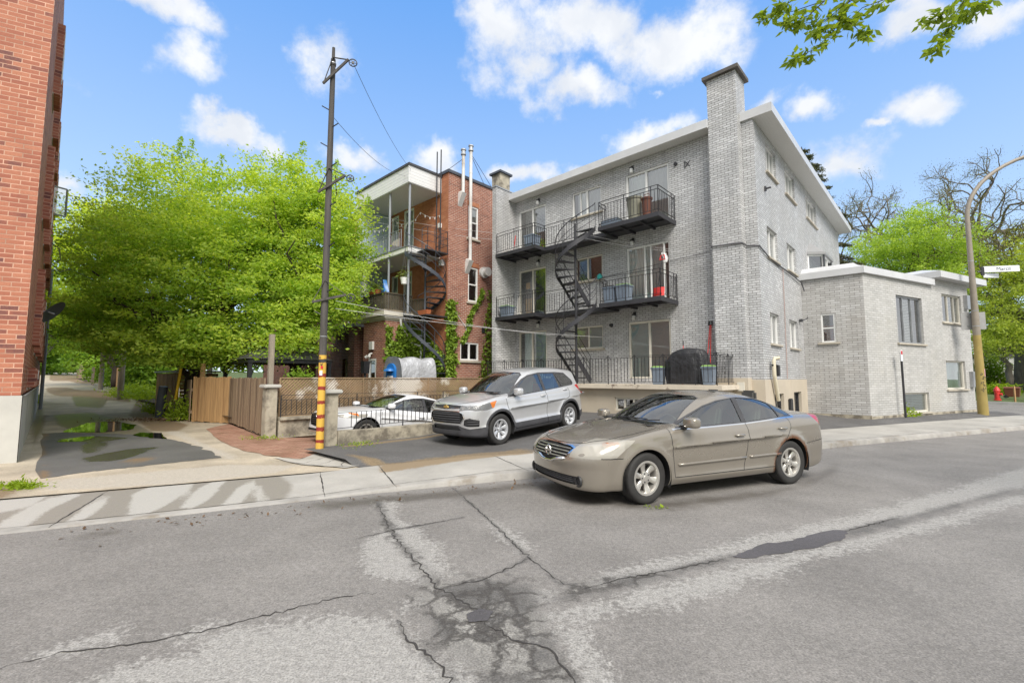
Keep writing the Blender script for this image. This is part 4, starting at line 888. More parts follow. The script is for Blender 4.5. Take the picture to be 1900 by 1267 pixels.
# lower wing towards the street: one wall parallel with the rear, the front along the pavement
wc = Vector((1.87, 5.44, 0)); WA = math.atan2(.938, .345)
mb = MB().wall(.002, 1.87, .33, 5.32, [(.56, 1.0, 2.92, 3.98)], .13); mb.build('wall', 'wing_brick', GB, (0, 5.44, 0))
opening(GB, (.56, 5.44, 2.92), 0, .44, 1.06, hbars=(.5,), sill='sill_stone', frame='white_paint', y=.05, sill_over=.12, cover=[('blind', 'terracotta', .08, .92, .04, .55)])
ow = [(2.17, 4.1, 2.93, 4.73), (5.78, 7.48, 3.9, 5.08), (5.73, 7.42, 1.17, 2.33), (2.19, 4.16, .34, 1.08)]
mb = MB().wall(0, 8.15, .30, 5.62, ow, .16); mb.build('wall', 'grey_brick_smooth', GB, wc, WA)
mb = MB(); mb.wall(-.02, 8.16, -.1, .30); mb.quad((-.02, 0, .3), (8.16, 0, .3), (8.16, .04, .3), (-.02, .04, .3)); mb.build('foundation', 'old_concrete', GB, (wc.x + .02, wc.y - .02, 0), WA)
mb = MB(); mb.wall(.02, 1.9, -.1, .33); mb.build('foundation', 'old_concrete', GB, (0, 5.42, 0))
dA = Vector((math.cos(WA), math.sin(WA), 0)); dN = Vector((-dA.y, dA.x, 0)); e = wc + dA * 8.15
mb = MB(); mb.quad(e + Vector((0, 0, -.1)), e + dN * 6 + Vector((0, 0, -.1)), e + dN * 6 + Vector((0, 0, 5.62)), e + Vector((0, 0, 5.62))); q1_ = e + dN * 6; mb.quad(q1_ + Vector((0, 0, -.1)), Vector((.05, 14.5, -.1)), Vector((.05, 14.5, 5.62)), q1_ + Vector((0, 0, 5.62))); mb.build('wall', 'grey_brick_smooth', GB)
for k, o_ in enumerate(ow):
    p = wc + dA * o_[0]; cov = [[('blind', 'curtain', .36, .7, .05, .95)], [('curtain', 'grey_curtain', .02, .3, .03, .97), ('blind', 'curtain', .55, .97, .05, .97)], [('curtain', 'blue_curtain', .03, .97, .02, .98)], [('blind', 'blue_curtain', .03, .97, .03, .97)]][k]
    opening(GB, (p.x, p.y, o_[2]), WA, *W_(o_), mull=[((.33, .05), (.66, .05)), ((.4, .04), (.72, .05)), (), ()][k], sill='sill_stone', y=.10, cover=cov, sill_over=.1, frame='cream_paint' if k else 'zinc', fw=.06)
def wp(s, n, z): q = wc + dA * s + dN * n; return (q.x, q.y, z)
mb = MB()
P1 = [(-.02, 5.4), (1.86, 5.4)]
a1 = [wp(-.08, -.10, 0)[:2], wp(4.95, -.14, 0)[:2], wp(4.95, 4.0, 0)[:2], (-.0 + .001, 12.0), (.001, 5.34), (1.84, 5.34)]
a2 = [wp(.5, .5, 0)[:2], wp(4.6, .6, 0)[:2], wp(4.6, 3.5, 0)[:2], (.002, 11.0), (.002, 5.7), (1.6, 5.75)]
mb.prism(a1, 5.325, 5.56); mb.prism(a1, 5.561, 5.80, a2)
b1 = [wp(4.952, -.34, 0)[:2], wp(9.1, -.34, 0)[:2], wp(9.1, 7, 0)[:2], wp(4.952, 7, 0)[:2]]; b2 = [wp(5.5, .45, 0)[:2], wp(8.6, .45, 0)[:2], wp(8.6, 6, 0)[:2], wp(5.5, 6, 0)[:2]]
mb.prism(b1, 5.625, 5.88); mb.prism(b1, 5.881, 6.10, b2)
mb.build('roof', 'white_metal', GB, recalc=True)
# small fixtures fastened to the walls
def wall_lamp(p, rz=0):
    o = MB().box(-.05, .05, -.03, -.002, -.02, .12).build('wall_lamp', 'black_iron', GB, p, rz)
    MB().lathe([(.0, -.16), (.055, -.16), (.06, -.02), (.02, .03)], 12, c=(0, -.10, 0)).build('lamp_shade', 'white_paint', o, smooth=True)
    MB().lathe([(.062, -.02), (.066, .03), (.0, .05)], 12, c=(0, -.10, 0)).build('lamp_cap', 'black_iron', o, smooth=True)
for x, z in ((-8.45, 9.18), (-8.47, 6.52), (-8.48, 3.90), (-4.03, 9.17), (-4.06, 6.5), (-4.06, 3.83)): wall_lamp((x, 0, z))
mb = MB(); mb.tube([(.05, .95, 7.55), (.18, .95, 7.55)], .03); mb.box(.002, .05, .9, 1.0, 7.48, 7.62); mb.build('wall_lamp', 'dark_trim', GB)
mb = MB()
mb.tube([(-1.26, -.05, 1.0), (-1.26, -.05, 5.62)], .022); mb.tube([(-1.26, -.05, 5.62), (-1.22, -.38, 5.66), (-.33, -.38, 5.6), (-.3, -.03, 5.58), (.03, -.02, 5.52), (.04, .9, 5.36), (.04, 2.3, 5.3), (.05, 3.4, 5.28), (.06, 5.2, 5.2), (.1, 5.38, 4.9)], .02)
mb.tube([(-1.24, -.05, 5.62), (-4, -.03, 5.45), (-7, -.03, 5.3)], .008); mb.build('cable', 'wire_grey', GB)
MB().tube([(.03, 2.55, 1.6), (.035, 2.6, 5.3)], .012).build('conduit', pm('pink_conduit', (.42, .30, .27), .6), GB)
mb = MB(); mb.box(-1.35, -1.12, -.08, -.028, .95, 1.25); mb.build('meter_box', 'zinc', GB, bevel=.01)
mb = MB(); mb.box(-.62, -.42, -.43, -.37, 1.24, 1.5); mb.build('junction_box', 'cream_paint', GB, bevel=.008)
mb = MB(); mb.tube([(.11, .98, .95), (.11, .92, 1.05), (.12, .64, 1.62), (.12, .60, 1.72), (.12, .60, 2.12), (.14, .64, 2.2), (.25, .70, 2.22)], .055, 12); mb.build('vent_pipe', 'pvc_cream', GB, smooth=True)
mb = MB(); mb.tube([(.10, .52, 2.0), (.10, .82, 2.02), (.10, 1.1, 2.0), (.10, 1.12, 1.72)], .03); mb.box(.03, .14, 1.02, 1.22, 1.68, 2.0); mb.tube([(.1, .78, 2.0), (.1, .80, 1.55), (.09, 1.0, 1.2), (.09, 1.05, .8)], .02); mb.build('pipe', 'black_plastic', GB)
mb = MB(); mb.box(.03, .1, 2.5, 2.85, .5, .95); mb.build('vent_cover', 'black_plastic', GB, bevel=.02)
mb = MB(); mb.box(.02, .12, 4.72, 4.85, 3.68, 3.78); mb.tube([(.08, 4.8, 3.72), (.2, 5.0, 3.8), (.2, 5.2, 3.86)], .02); mb.build('camera_bracket', 'dark_trim', GB)
# iron wall anchors
mb = MB()
q = (-2.0, 8.7); mb.beam((q[0] - .10, -.014, q[1] + .10), (q[0] + .06, -.014, q[1] - .10), .02, .012, (0, 1, 0)); mb.beam((q[0] - .10, -.016, q[1] - .10), (q[0] + .06, -.016, q[1] + .09), .02, .012, (0, 1, 0)); mb.beam((q[0] - .11, -.018, q[1] + .12), (q[0] - .11, -.018, q[1] - .12), .02, .012, (0, 1, 0))
mb.build('wall_anchor', 'black_iron', GB)
mb = MB(); mb.lathe([(.0, 0), (.06, 0), (.06, -.05), (0, -.05)], 12, 'Y', (-2.42, -.01, 8.82)); mb.lathe([(.0, 0), (.07, 0), (.05, -.1), (0, -.1)], 12, 'Y', (-5.0, -.01, 3.55)); mb.build('wall_anchor', 'black_iron', GB)
# meter cabinets by the corner pole
for z0, z1 in ((4.55, 5.15), (1.25, 1.9)): MB().prism([wp(7.72, -.003, 0)[:2], wp(7.72, -.13, 0)[:2], wp(8.02, -.13, 0)[:2], wp(8.02, -.003, 0)[:2]], z0, z1).build('meter_box', 'zinc', GB, recalc=True)

# ------------------------------------------------------------------ things standing on the terrace and the balconies
def at(x, y, z): return W(x, y, z)
def bin_(name, label, cat, x, y, z, r, h, body, lid=None, taper=.82, group=None, square=False):
    t = thing(name, label, cat, at(x, y, z), RZ, group)
    if square:
        mb = MB(); a = r * taper; mb.prism([(-a, -a), (a, -a), (a, a), (-a, a)], 0, h, [(-r, -r), (r, -r), (r, r), (-r, r)]); mb.prism([(-r - .02, -r - .02), (r + .02, -r - .02), (r + .02, r + .02), (-r - .02, r + .02)], h - .05, h + .002)
        mb.build('tub', body, t, bevel=.012)
        if lid: MB().prism([(-r - .015, -r - .015), (r + .015, -r - .015), (r + .015, r + .015), (-r - .015, r + .015)], h + .004, h + .05, [(-r * .8, -r * .8), (r * .8, -r * .8), (r * .8, r * .8), (-r * .8, r * .8)]).build('lid', lid, t, bevel=.01)
    else:
        MB().lathe([(0, 0), (r * taper, 0), (r, h), (r + .025, h), (r + .025, h + .03), (r - .01, h + .03), (r * taper * .95, .03), (0, .03)], 22).build('tub', body, t, smooth=True)
        if lid: MB().lathe([(r + .03, h + .031), (r + .03, h + .05), (r * .6, h + .10), (.05, h + .12), (0, h + .12)], 22).build('lid', lid, t, smooth=True)
    return t
bin_('recycling_bin', 'grey bin with a green lid on the terrace, just left of the covered barbecue', 'bin', -2.7, -1.1, 1.42, .17, .52, 'blue_grey_plastic', 'lime_plastic', square=True)
bin_('recycling_bin', 'grey bin with a green lid right of the covered barbecue, at the railing corner', 'bin', -1.12, -1.2, 1.42, .16, .52, 'blue_grey_plastic', 'lime_plastic', square=True)
bin_('bin', 'large olive round bin on the top right balcony', 'bin', -3.5, -.9, 6.87, .25, .74, 'olive_plastic', 'olive_plastic')
bb = bin_('bin', 'slim brown bin beside the olive bin on the top balcony', 'bin', -3.03, -.95, 6.87, .16, .60, 'brown_plastic', 'brown_plastic', .85)
MB().tube([(-.09, 0, .66), (-.09, 0, .80), (.09, 0, .80), (.09, 0, .66)], .014).build('handle', 'brown_plastic', bb)
t = thing('storage_tub', 'low pale storage tub with domed lid on the left end of the top right balcony', 'tub', at(-4.35, -.95, 6.87), RZ)
MB().prism([(-.3, -.18), (.3, -.18), (.3, .18), (-.3, .18)], 0, .2, [(-.34, -.21), (.34, -.21), (.34, .21), (-.34, .21)]).build('tub', 'blue_grey_plastic', t, bevel=.02)
MB().prism([(-.345, -.215), (.345, -.215), (.345, .215), (-.345, .215)], .201, .32, [(-.22, -.1), (.22, -.1), (.22, .1), (-.22, .1)]).build('lid', 'zinc', t, bevel=.02)
bin_('planter_box', 'blue grey square planter on the top left balcony', 'planter', -8.0, -.98, 6.87, .24, .46, 'blue_grey_plastic', None, .9, square=True)
bin_('recycling_bin', 'blue grey bin with lime lid on the left balcony of the middle floor', 'bin', -9.45, -.92, 4.17, .24, .44, 'blue_grey_plastic', 'lime_plastic', square=True)
bin_('planter_box', 'blue grey tub with dark lid at the left end of the middle right balcony', 'planter', -4.42, -.95, 4.17, .22, .56, 'blue_grey_plastic', 'black_plastic', square=True)
bin_('planter_box', 'blue grey tub with green rim next to the sliding door of the middle balcony', 'planter', -3.92, -.95, 4.17, .22, .56, 'blue_grey_plastic', 'lime_plastic', square=True)
t = thing('shovel', 'red snow shovel standing upright by the open middle balcony door', 'shovel', at(-2.62, -1.12, 4.19), RZ)
MB().grid(lambda u, v: (-.2 + .4 * u, -.03 - .07 * math.sin(math.pi * u) + .05 * v, .0 + .28 * v), 8, 4).build('blade', 'red_plastic', t, smooth=True)
MB().tube([(0, -.04, .25), (.04, .25, 1.2)], .016).build('shaft', 'black_iron', t)
MB().tube([(-.05, .25, 1.22), (.13, .25, 1.22), (.10, .27, 1.36), (-.02, .27, 1.36), (-.05, .25, 1.22)], .018).build('handle', 'red_plastic', t)
for k, (x, dx, lab) in enumerate(((-1.52, .06, 'red handled shovel leaning on the wall behind the barbecue, left one of the pair'), (-1.40, -.03, 'red handled shovel leaning on the wall behind the barbecue, right one of the pair'))):
    t = thing('shovel', lab, 'shovel', at(x, -.35, 1.42), RZ, 'shovels behind the barbecue')
    MB().tube([(0, 0, .3), (dx, .3, 1.85)], .014).build('shaft', 'red_plastic', t)
    MB().tube([(dx - .05, .3, 1.86), (dx + .05, .3, 1.86), (dx + .04, .31, 1.97), (dx - .04, .31, 1.97), (dx - .05, .3, 1.86)], .014).build('handle', 'black_plastic', t)
    MB().grid(lambda u, v: (-.16 + .32 * u, -.04 * math.sin(math.pi * u), .0 + .34 * v), 6, 3).build('blade', 'black_plastic', t, smooth=True)
t = thing('stick', 'thin red stick with black tip standing behind the barbecue cover', 'stick', at(-2.3, -.25, 1.42), RZ); MB().tube([(0, 0, 0), (.01, .1, 1.25)], .013).build('shaft', 'red_plastic', t); MB().tube([(.01, .1, 1.25), (.01, .1, 1.4)], .018).build('tip', 'black_plastic', t)
t = thing('broom', 'small red handled broom on the top left balcony behind the railing', 'broom', at(-9.1, -.9, 6.87), RZ); MB().tube([(0, 0, .1), (.02, .1, .75)], .016).build('shaft', 'red_plastic', t); MB().box(-.12, .12, -.03, .03, 0, .12).build('brush', 'red_plastic', t)
tag(MB().tube([(-8.98, -.8, 4.2), (-8.95, -.75, 4.95)], .035, 10).build('rolled_mat', 'pale_concrete', None, C0, RZ), 'pale rolled mat standing beside the lime lidded bin on the middle balcony', 'mat')
# barbecue under a black cover
t = thing('covered_barbecue', 'barbecue under a creased black cover on the terrace', 'barbecue', at(-1.88, -.85, 1.42), RZ)
rg = np.random.default_rng(4)
def bbq(u, v):
    a = 2 * math.pi * u; prof = [(0, 1.0), (.55, .97), (.8, .93), (.97, .80), (1.04, .55), (1.0, .3), (.98, .02)]
    k = v * (len(prof) - 1); i = min(int(k), len(prof) - 2); f = k - i; r = prof[i][0] * (1 - f) + prof[i + 1][0] * f; z = prof[i][1] * (1 - f) + prof[i + 1][1] * f
    c, s = math.cos(a), math.sin(a); sx = abs(c) ** .6 * math.copysign(1, c); sy = abs(s) ** .6 * math.copysign(1, s)
    w = .62 - .10 * max(0, (.95 - z)) * 0 ; wob = 1 + .05 * math.sin(9 * a + 3 * z) * v + .03 * math.sin(17 * a - 5 * z) * v
    hump = 1.0 + .12 * math.cos(a) * 0
    zz = z * 1.12 * (1 - .22 * max(0, -c) ** 2 * (z > .7))
    return (r * w * sx * wob, r * .34 * sy * wob, zz)
MB().grid(bbq, 64, 24).build('cover', 'black_cover', t, smooth='all')
tag(MB().lathe([(0, 0), (.09, 0), (.11, .12), (.04, .2), (0, .22)], 10).build('ornament', 'teal_plastic', None, at(-5.45, -.05, 5.33), RZ), 'small teal ornament on the sill of the middle floor window', 'ornament')
tag(MB().grid(lambda u, v: (.16 * u - .08 + .03 * math.sin(5 * v), -.05 + .04 * math.sin(9 * u), .3 * v - .15 + .04 * math.sin(6 * u)), 6, 8).build('cloth', 'white_paint', None, at(-2.6, -.6, 5.55), RZ, smooth='all'), 'white cloth pegged on the line by the open middle balcony door', 'cloth')
# ------------------------------------------------------------------ cars: a body surface from profile curves, cut into panels
def pchip(pts):
    x = np.array([p[0] for p in pts], float); y = np.array([p[1] for p in pts], float); i = np.argsort(x); x, y = x[i], y[i]
    h = np.diff(x); d = np.diff(y) / h; m = np.zeros(len(x)); m[0], m[-1] = d[0], d[-1]
    for k in range(1, len(x) - 1):
        if d[k - 1] * d[k] > 0: w1, w2 = 2 * h[k] + h[k - 1], h[k] + 2 * h[k - 1]; m[k] = (w1 + w2) / (w1 / d[k - 1] + w2 / d[k])
    def f(q):
        q = np.asarray(q, float); j = np.clip(np.searchsorted(x, q) - 1, 0, len(x) - 2); hh = h[j]; t = np.clip((q - x[j]) / hh, 0, 1)
        return (1 + 2 * t) * (1 - t) ** 2 * y[j] + t * (1 - t) ** 2 * hh * m[j] + t * t * (3 - 2 * t) * y[j + 1] + t * t * (t - 1) * hh * m[j + 1]
    return f
def smax(a, b, k):
    h = np.clip(.5 + .5 * (a - b) / k, 0, 1); return b * (1 - h) + a * h + k * h * (1 - h)
def smin(a, b, k): return -smax(-a, -b, k)
class CarShape:
    def __init__(s, c):
        s.c = c; s.top = pchip(c['top']); s.roof = pchip(c['roof']); s.bot = pchip(c['bottom']); s.plan = pchip(c['plan']); s.inset = pchip(c['inset']); s.front = pchip(c['front']); s.rear = pchip(c['rear']); s.belt = pchip(c['belt']); s.gw = pchip(c['gwidth'])
    def F(s, P):
        c = s.c; x, y, z = P[:, 0], P[:, 1], P[:, 2]; ay = np.abs(y)
        tp = s.top(x); sl = (s.top(x + .02) - s.top(x - .02)) / .04
        ft = (z - tp + c.get('crown', .05) * (ay / .8) ** 2) / np.sqrt(1 + sl ** 2)
        w = s.plan(x) - s.inset(z)
        for ax in c['axles']:
            r = np.sqrt((x - ax) ** 2 + (z - c['wr']) ** 2); w = w + c.get('flare', .018) * np.exp(-((r - c['arch'] - .02) / .07) ** 2) * (z > .1)
        for x0, z0, x1, z1, amp, wd in c.get('creases', ()):      # soft character lines along the flank
            zz = z0 + (z1 - z0) * np.clip((x - x0) / (x1 - x0), 0, 1); w = w + amp * np.exp(-((z - zz) / wd) ** 2) * np.clip(4 * (x - min(x0, x1)), 0, 1) * np.clip(4 * (max(x0, x1) - x), 0, 1)
        fs = ay - w
        k2, k6 = c['nose']; fr = (x - (s.front(z) - k2 * ay ** 2 - k6 * ay ** 6)) * .9
        k2, k6 = c['tail']; re = (s.rear(z) + k2 * ay ** 2 + k6 * ay ** 6 - x) * .9
        low = smax(ft, fs, c.get('ksh', .07)); low = smax(low, fr, c.get('kn', .06)); low = smax(low, re, .06); low = smax(low, s.bot(x) - z, .04)
        xm = c['roofmid']; f_ = 1 / (1 + np.exp(-(x - xm) / .12)); xe = x + c['wsbow'] * ay ** 2 * f_ - c['rwbow'] * ay ** 2 * (1 - f_)
        rf = s.roof(xe); sl = (s.roof(xe + .02) - s.roof(xe - .02)) / .04
        gt = (z - rf + c.get('rcrown', .045) * (ay / .6) ** 2) / np.sqrt(1 + sl ** 2)
        gs = (ay - (s.gw(x) - c['tumble'] * (z - s.belt(x)))) / math.sqrt(1 + c['tumble'] ** 2)
        g = smax(gt, gs, c.get('kroof', .09)); g = smax(g, .75 * s.belt(x) - z, .02)
        return smin(low, g, c.get('kb', .035))
    def grad(s, P, h=.003):
        g = np.empty_like(P)
        for i in range(3):
            e = np.zeros(3); e[i] = h; g[:, i] = (s.F(P + e) - s.F(P - e)) / (2 * h)
        return g
    def mesh(s, res):
        c = s.c; lo = np.array([c['x'][0], -c['hw'], c['z'][0]]); hi = np.array([c['x'][1], c['hw'], c['z'][1]]); n = np.ceil((hi - lo) / res).astype(int) + 1
        ax = [lo[i] + res * np.arange(n[i]) for i in range(3)]; X, Y, Z = np.meshgrid(*ax, indexing='ij'); V = s.F(np.stack([X.ravel(), Y.ravel(), Z.ravel()], 1)).reshape(n)
        ins = V < 0; cnt = np.zeros(n - 1); acc = np.zeros((*(n - 1), 3)); sl = lambda o: tuple(slice(o[i], n[i] - 1 + o[i]) for i in range(3))
        for d in range(3):
            for a in (0, 1):
                for b in (0, 1):
                    o0 = [0, 0, 0]; oth = [k for k in range(3) if k != d]; o0[oth[0]] = a; o0[oth[1]] = b; o1 = list(o0); o1[d] = 1
                    v0, v1 = V[sl(o0)], V[sl(o1)]; cr = (v0 < 0) != (v1 < 0)
                    with np.errstate(divide='ignore', invalid='ignore'): t = np.where(cr, v0 / (v0 - v1), 0)
                    p = np.array(o0, float)[None, None, None, :] + np.eye(3)[d] * t[..., None]
                    acc += p * cr[..., None]; cnt += cr
        act = cnt > 0; idx = -np.ones(n - 1, int); idx[act] = np.arange(act.sum()); ijk = np.argwhere(act); P = lo + res * (ijk + acc[act] / cnt[act][:, None])
        faces = []
        for d in range(3):
            a, b = [k for k in range(3) if k != d]; s0 = [slice(1, n[k] - 1) for k in range(3)]; s0[d] = slice(0, n[d] - 1); s1 = list(s0); s1[d] = slice(1, n[d])
            i0, i1 = ins[tuple(s0)], ins[tuple(s1)]; q = np.argwhere(i0 != i1); off = np.array([1 if k != d else 0 for k in range(3)]); q = q + off
            ea, eb = np.eye(3, dtype=int)[a], np.eye(3, dtype=int)[b]; f = np.stack([idx[tuple((q - ea - eb).T)], idx[tuple((q - eb).T)], idx[tuple(q.T)], idx[tuple((q - ea).T)]], 1)
            flip = ins[tuple(q.T)] if True else None; fl = flip ^ (d == 1); f[~fl] = f[~fl][:, ::-1]; faces.append(f)
        F_ = np.concatenate(faces)
        for _ in range(4):
            g = s.grad(P); P = P - np.clip(s.F(P), -.02, .02)[:, None] * g / np.maximum((g * g).sum(1), .05)[:, None]
        return P, F_
    def hit_x(s, y, z, front=True):
        lo, hi = (0, s.c['x'][1]) if front else (s.c['x'][0], 0)
        for _ in range(34):
            m = (lo + hi) / 2; v = float(s.F(np.array([[m, y, z]]))[0]); inside = v < 0
            if front: lo, hi = (m, hi) if inside else (lo, m)
            else: lo, hi = (lo, m) if inside else (m, hi)
        return (lo + hi) / 2
    def hit_y(s, x, z):
        lo, hi = 0, s.c['hw']
        for _ in range(34):
            m = (lo + hi) / 2; lo, hi = (m, hi) if float(s.F(np.array([[x, m, z]]))[0]) < 0 else (lo, m)
        return lo
    def hit_z(s, x, y):
        lo, hi = .6, s.c['z'][1]
        for _ in range(34):
            m = (lo + hi) / 2; lo, hi = (m, hi) if float(s.F(np.array([[x, y, m]]))[0]) < 0 else (lo, m)
        return lo
def arc_poly(cx, cz, r, n=36): return [(cx + r * math.cos(2 * math.pi * k / n), cz + r * math.sin(2 * math.pi * k / n)) for k in range(n)]
def band(line, w):
    """a thin closed outline round a polyline in (u,z)"""
    L = [Vector(p) for p in line]; a = []; b = []
    for i, p in enumerate(L):
        d = (L[min(i + 1, len(L) - 1)] - L[max(0, i - 1)]).normalized(); n = Vector((-d.y, d.x)) * w / 2; a.append(tuple(p + n)); b.append(tuple(p - n))
    return [[a[i], a[i + 1], b[i + 1], b[i]] for i in range(len(L) - 1)]
def in_poly(p, poly):
    x, y = p; c = False
    for i in range(len(poly)):
        (x0, y0), (x1, y1) = poly[i], poly[i - 1]
        if (y0 > y) != (y1 > y) and x < (x1 - x0) * (y - y0) / (y1 - y0) + x0: c = not c
    return c
def car_cut(bm, lay, tagno, poly, yaw, sides, filt, only=None):
    """cut the outline 'poly' into the skin, seen from 'yaw' degrees off the side view, and mark the faces inside it"""
    cs, sn = math.cos(R(yaw)), math.sin(R(yaw)); us = [p[0] for p in poly]; zs = [p[1] for p in poly]
    u0, u1, z0, z1 = min(us) - .05, max(us) + .05, min(zs) - .05, max(zs) + .05
    for s in sides:
        pr = lambda co: (co.x * cs + (s * co.y) * sn, co.z)
        reg = []
        for f in bm.faces:
            c = f.calc_center_median()
            if (yaw < 89 and s * c.y < -1e-4): continue
            if not filt(c, f.normal): continue
            q = pr(c)
            if u0 - .1 < q[0] < u1 + .1 and z0 - .1 < q[1] < z1 + .1: reg.append(f)
        reg = set(reg)
        for i in range(len(poly)):
            a, b = poly[i - 1], poly[i]; du, dz = b[0] - a[0], b[1] - a[1]
            if abs(du) + abs(dz) < 1e-6: continue
            no = Vector((cs, s * sn, 0)) * (-dz) + Vector((0, 0, 1)) * du; co = Vector((cs, s * sn, 0)) * a[0] + Vector((0, 0, a[1]))
            if yaw > 89: no = Vector((0, 1, 0)) * (-dz) + Vector((0, 0, 1)) * du; co = Vector((0, a[0], a[1]))
            m0, m1, k0, k1 = min(a[0], b[0]) - .003, max(a[0], b[0]) + .003, min(a[1], b[1]) - .003, max(a[1], b[1]) + .003
            sub = []
            for f in reg:
                if not f.is_valid: continue
                Q = [(v.co.y, v.co.z) if yaw > 89 else pr(v.co) for v in f.verts]
                if max(q[0] for q in Q) < m0 or min(q[0] for q in Q) > m1 or max(q[1] for q in Q) < k0 or min(q[1] for q in Q) > k1: continue
                sub.append(f)
            if not sub: continue
            ed = {e for f in sub for e in f.edges}; vv = {v for f in sub for v in f.verts}
            res = bmesh.ops.bisect_plane(bm, geom=list(vv) + list(ed) + sub, dist=1e-5, plane_co=co, plane_no=no)
            reg |= {g for g in res['geom'] if isinstance(g, bmesh.types.BMFace)}
            reg = {f for f in reg if f.is_valid}
        for f in reg:
            c = f.calc_center_median(); q = (c.y, c.z) if yaw > 89 else pr(c)
            if (only is None or f[lay] in only) and in_poly(q, poly): f[lay] = tagno
    return
def build_car(spec, shape, root, paint, res=.03):
    P, Fc = shape.mesh(res); me = bpy.data.meshes.new('skin'); me.from_pydata(P.tolist(), [], Fc.tolist()); bm = bmesh.new(); bm.from_mesh(me); bpy.data.meshes.remove(me)
    bm.normal_update(); lay = bm.faces.layers.int.new('part'); names = ['body']; table = {'body': 0}
    if sum(f.normal.z * (f.calc_center_median().z - .7) * f.calc_area() for f in bm.faces) < 0: bmesh.ops.reverse_faces(bm, faces=bm.faces)
    side = lambda c, n: abs(n.y) > .25; frontf = lambda c, n: n.x > .03 and -.02 < c.x < spec['ws_x']; rearf = lambda c, n: n.x < -.1 and c.x < -.3; topf = lambda c, n: n.z > .4; anyf = lambda c, n: True; flank = lambda c, n: abs(c.y) > .35
    FILT = {'side': side, 'front': frontf, 'rear': rearf, 'top': topf, 'any': anyf, 'flank': flank, 'nose': lambda c, n: c.x > 1.2 and n.x > -.3, 'tailf': lambda c, n: c.x < -1.2 and n.x < .4 and abs(c.y) > .45, 'lamp': lambda c, n: c.x > 1.2 and abs(c.y) > spec['lamp_y'] and n.x > -.3}
    for tg, poly, yaw, fl in spec['cuts']:
        if tg not in table: table[tg] = len(names); names.append(tg)
        car_cut(bm, lay, table[tg], poly, yaw, (1,) if yaw > 89 else (1, -1), FILT[fl])
    wa = shape.c['arch']
    for ax in shape.c['axles']:
        if 'hole' not in table: table['hole'] = len(names); names.append('hole')
        car_cut(bm, lay, table['hole'], arc_poly(ax, shape.c['wr'], wa), 0, (1, -1), lambda c, n: abs(c.y) > .5)
    bmesh.ops.delete(bm, geom=[f for f in bm.faces if f[lay] == table['hole']], context='FACES')
    mats = spec['mats']; out = {}
    groups = {}
    for f in bm.faces:
        nm = names[f[lay]]; sd_ = 0
        if nm in spec['per_side']: sd_ = 1 if f.calc_center_median().y > 0 else -1
        base = nm if nm not in spec['into_body'] else 'body'
        groups.setdefault((base, sd_), []).append((f, nm))
    for (nm, sd_), fl in groups.items():
        used = {}; vs = []; fs = []; mi = []; slots = []
        for f, orig in fl:
            mt = mats.get(orig, paint)
            if mt not in slots: slots.append(mt)
            ids = []
            for v in f.verts:
                if v.index not in used or True:
                    k = used.get(v)
                    if k is None: k = used[v] = len(vs); vs.append(v.co[:])
                    ids.append(k)
            fs.append(ids); mi.append(slots.index(mt))
        A = np.array(vs); g = shape.grad(A, .004); g /= np.linalg.norm(g, axis=1)[:, None] + 1e-9
        inset = spec.get('inset', {}).get(nm, 0)
        if inset: A = A - g * inset
        pn = spec['names'].get(nm, nm)
        m = bpy.data.meshes.new(pn); m.from_pydata(A.tolist(), [], fs)
        for s_ in slots: m.materials.append(MATS[s_])
        m.polygons.foreach_set('material_index', mi); m.polygons.foreach_set('use_smooth', [True] * len(fs)); m.update()
        m.normals_split_custom_set_from_vertices(g.tolist())
        o = bpy.data.objects.new(pn, m); scene.collection.objects.link(o); o.parent = root; out[(nm, sd_)] = o
    bm.free()
    # glass belongs to its door
    for (nm, sd_), o in out.items():
        d = spec.get('child_of', {}).get(nm)
        if d and (d, sd_) in out: o.parent = out[(d, sd_)]
    return out
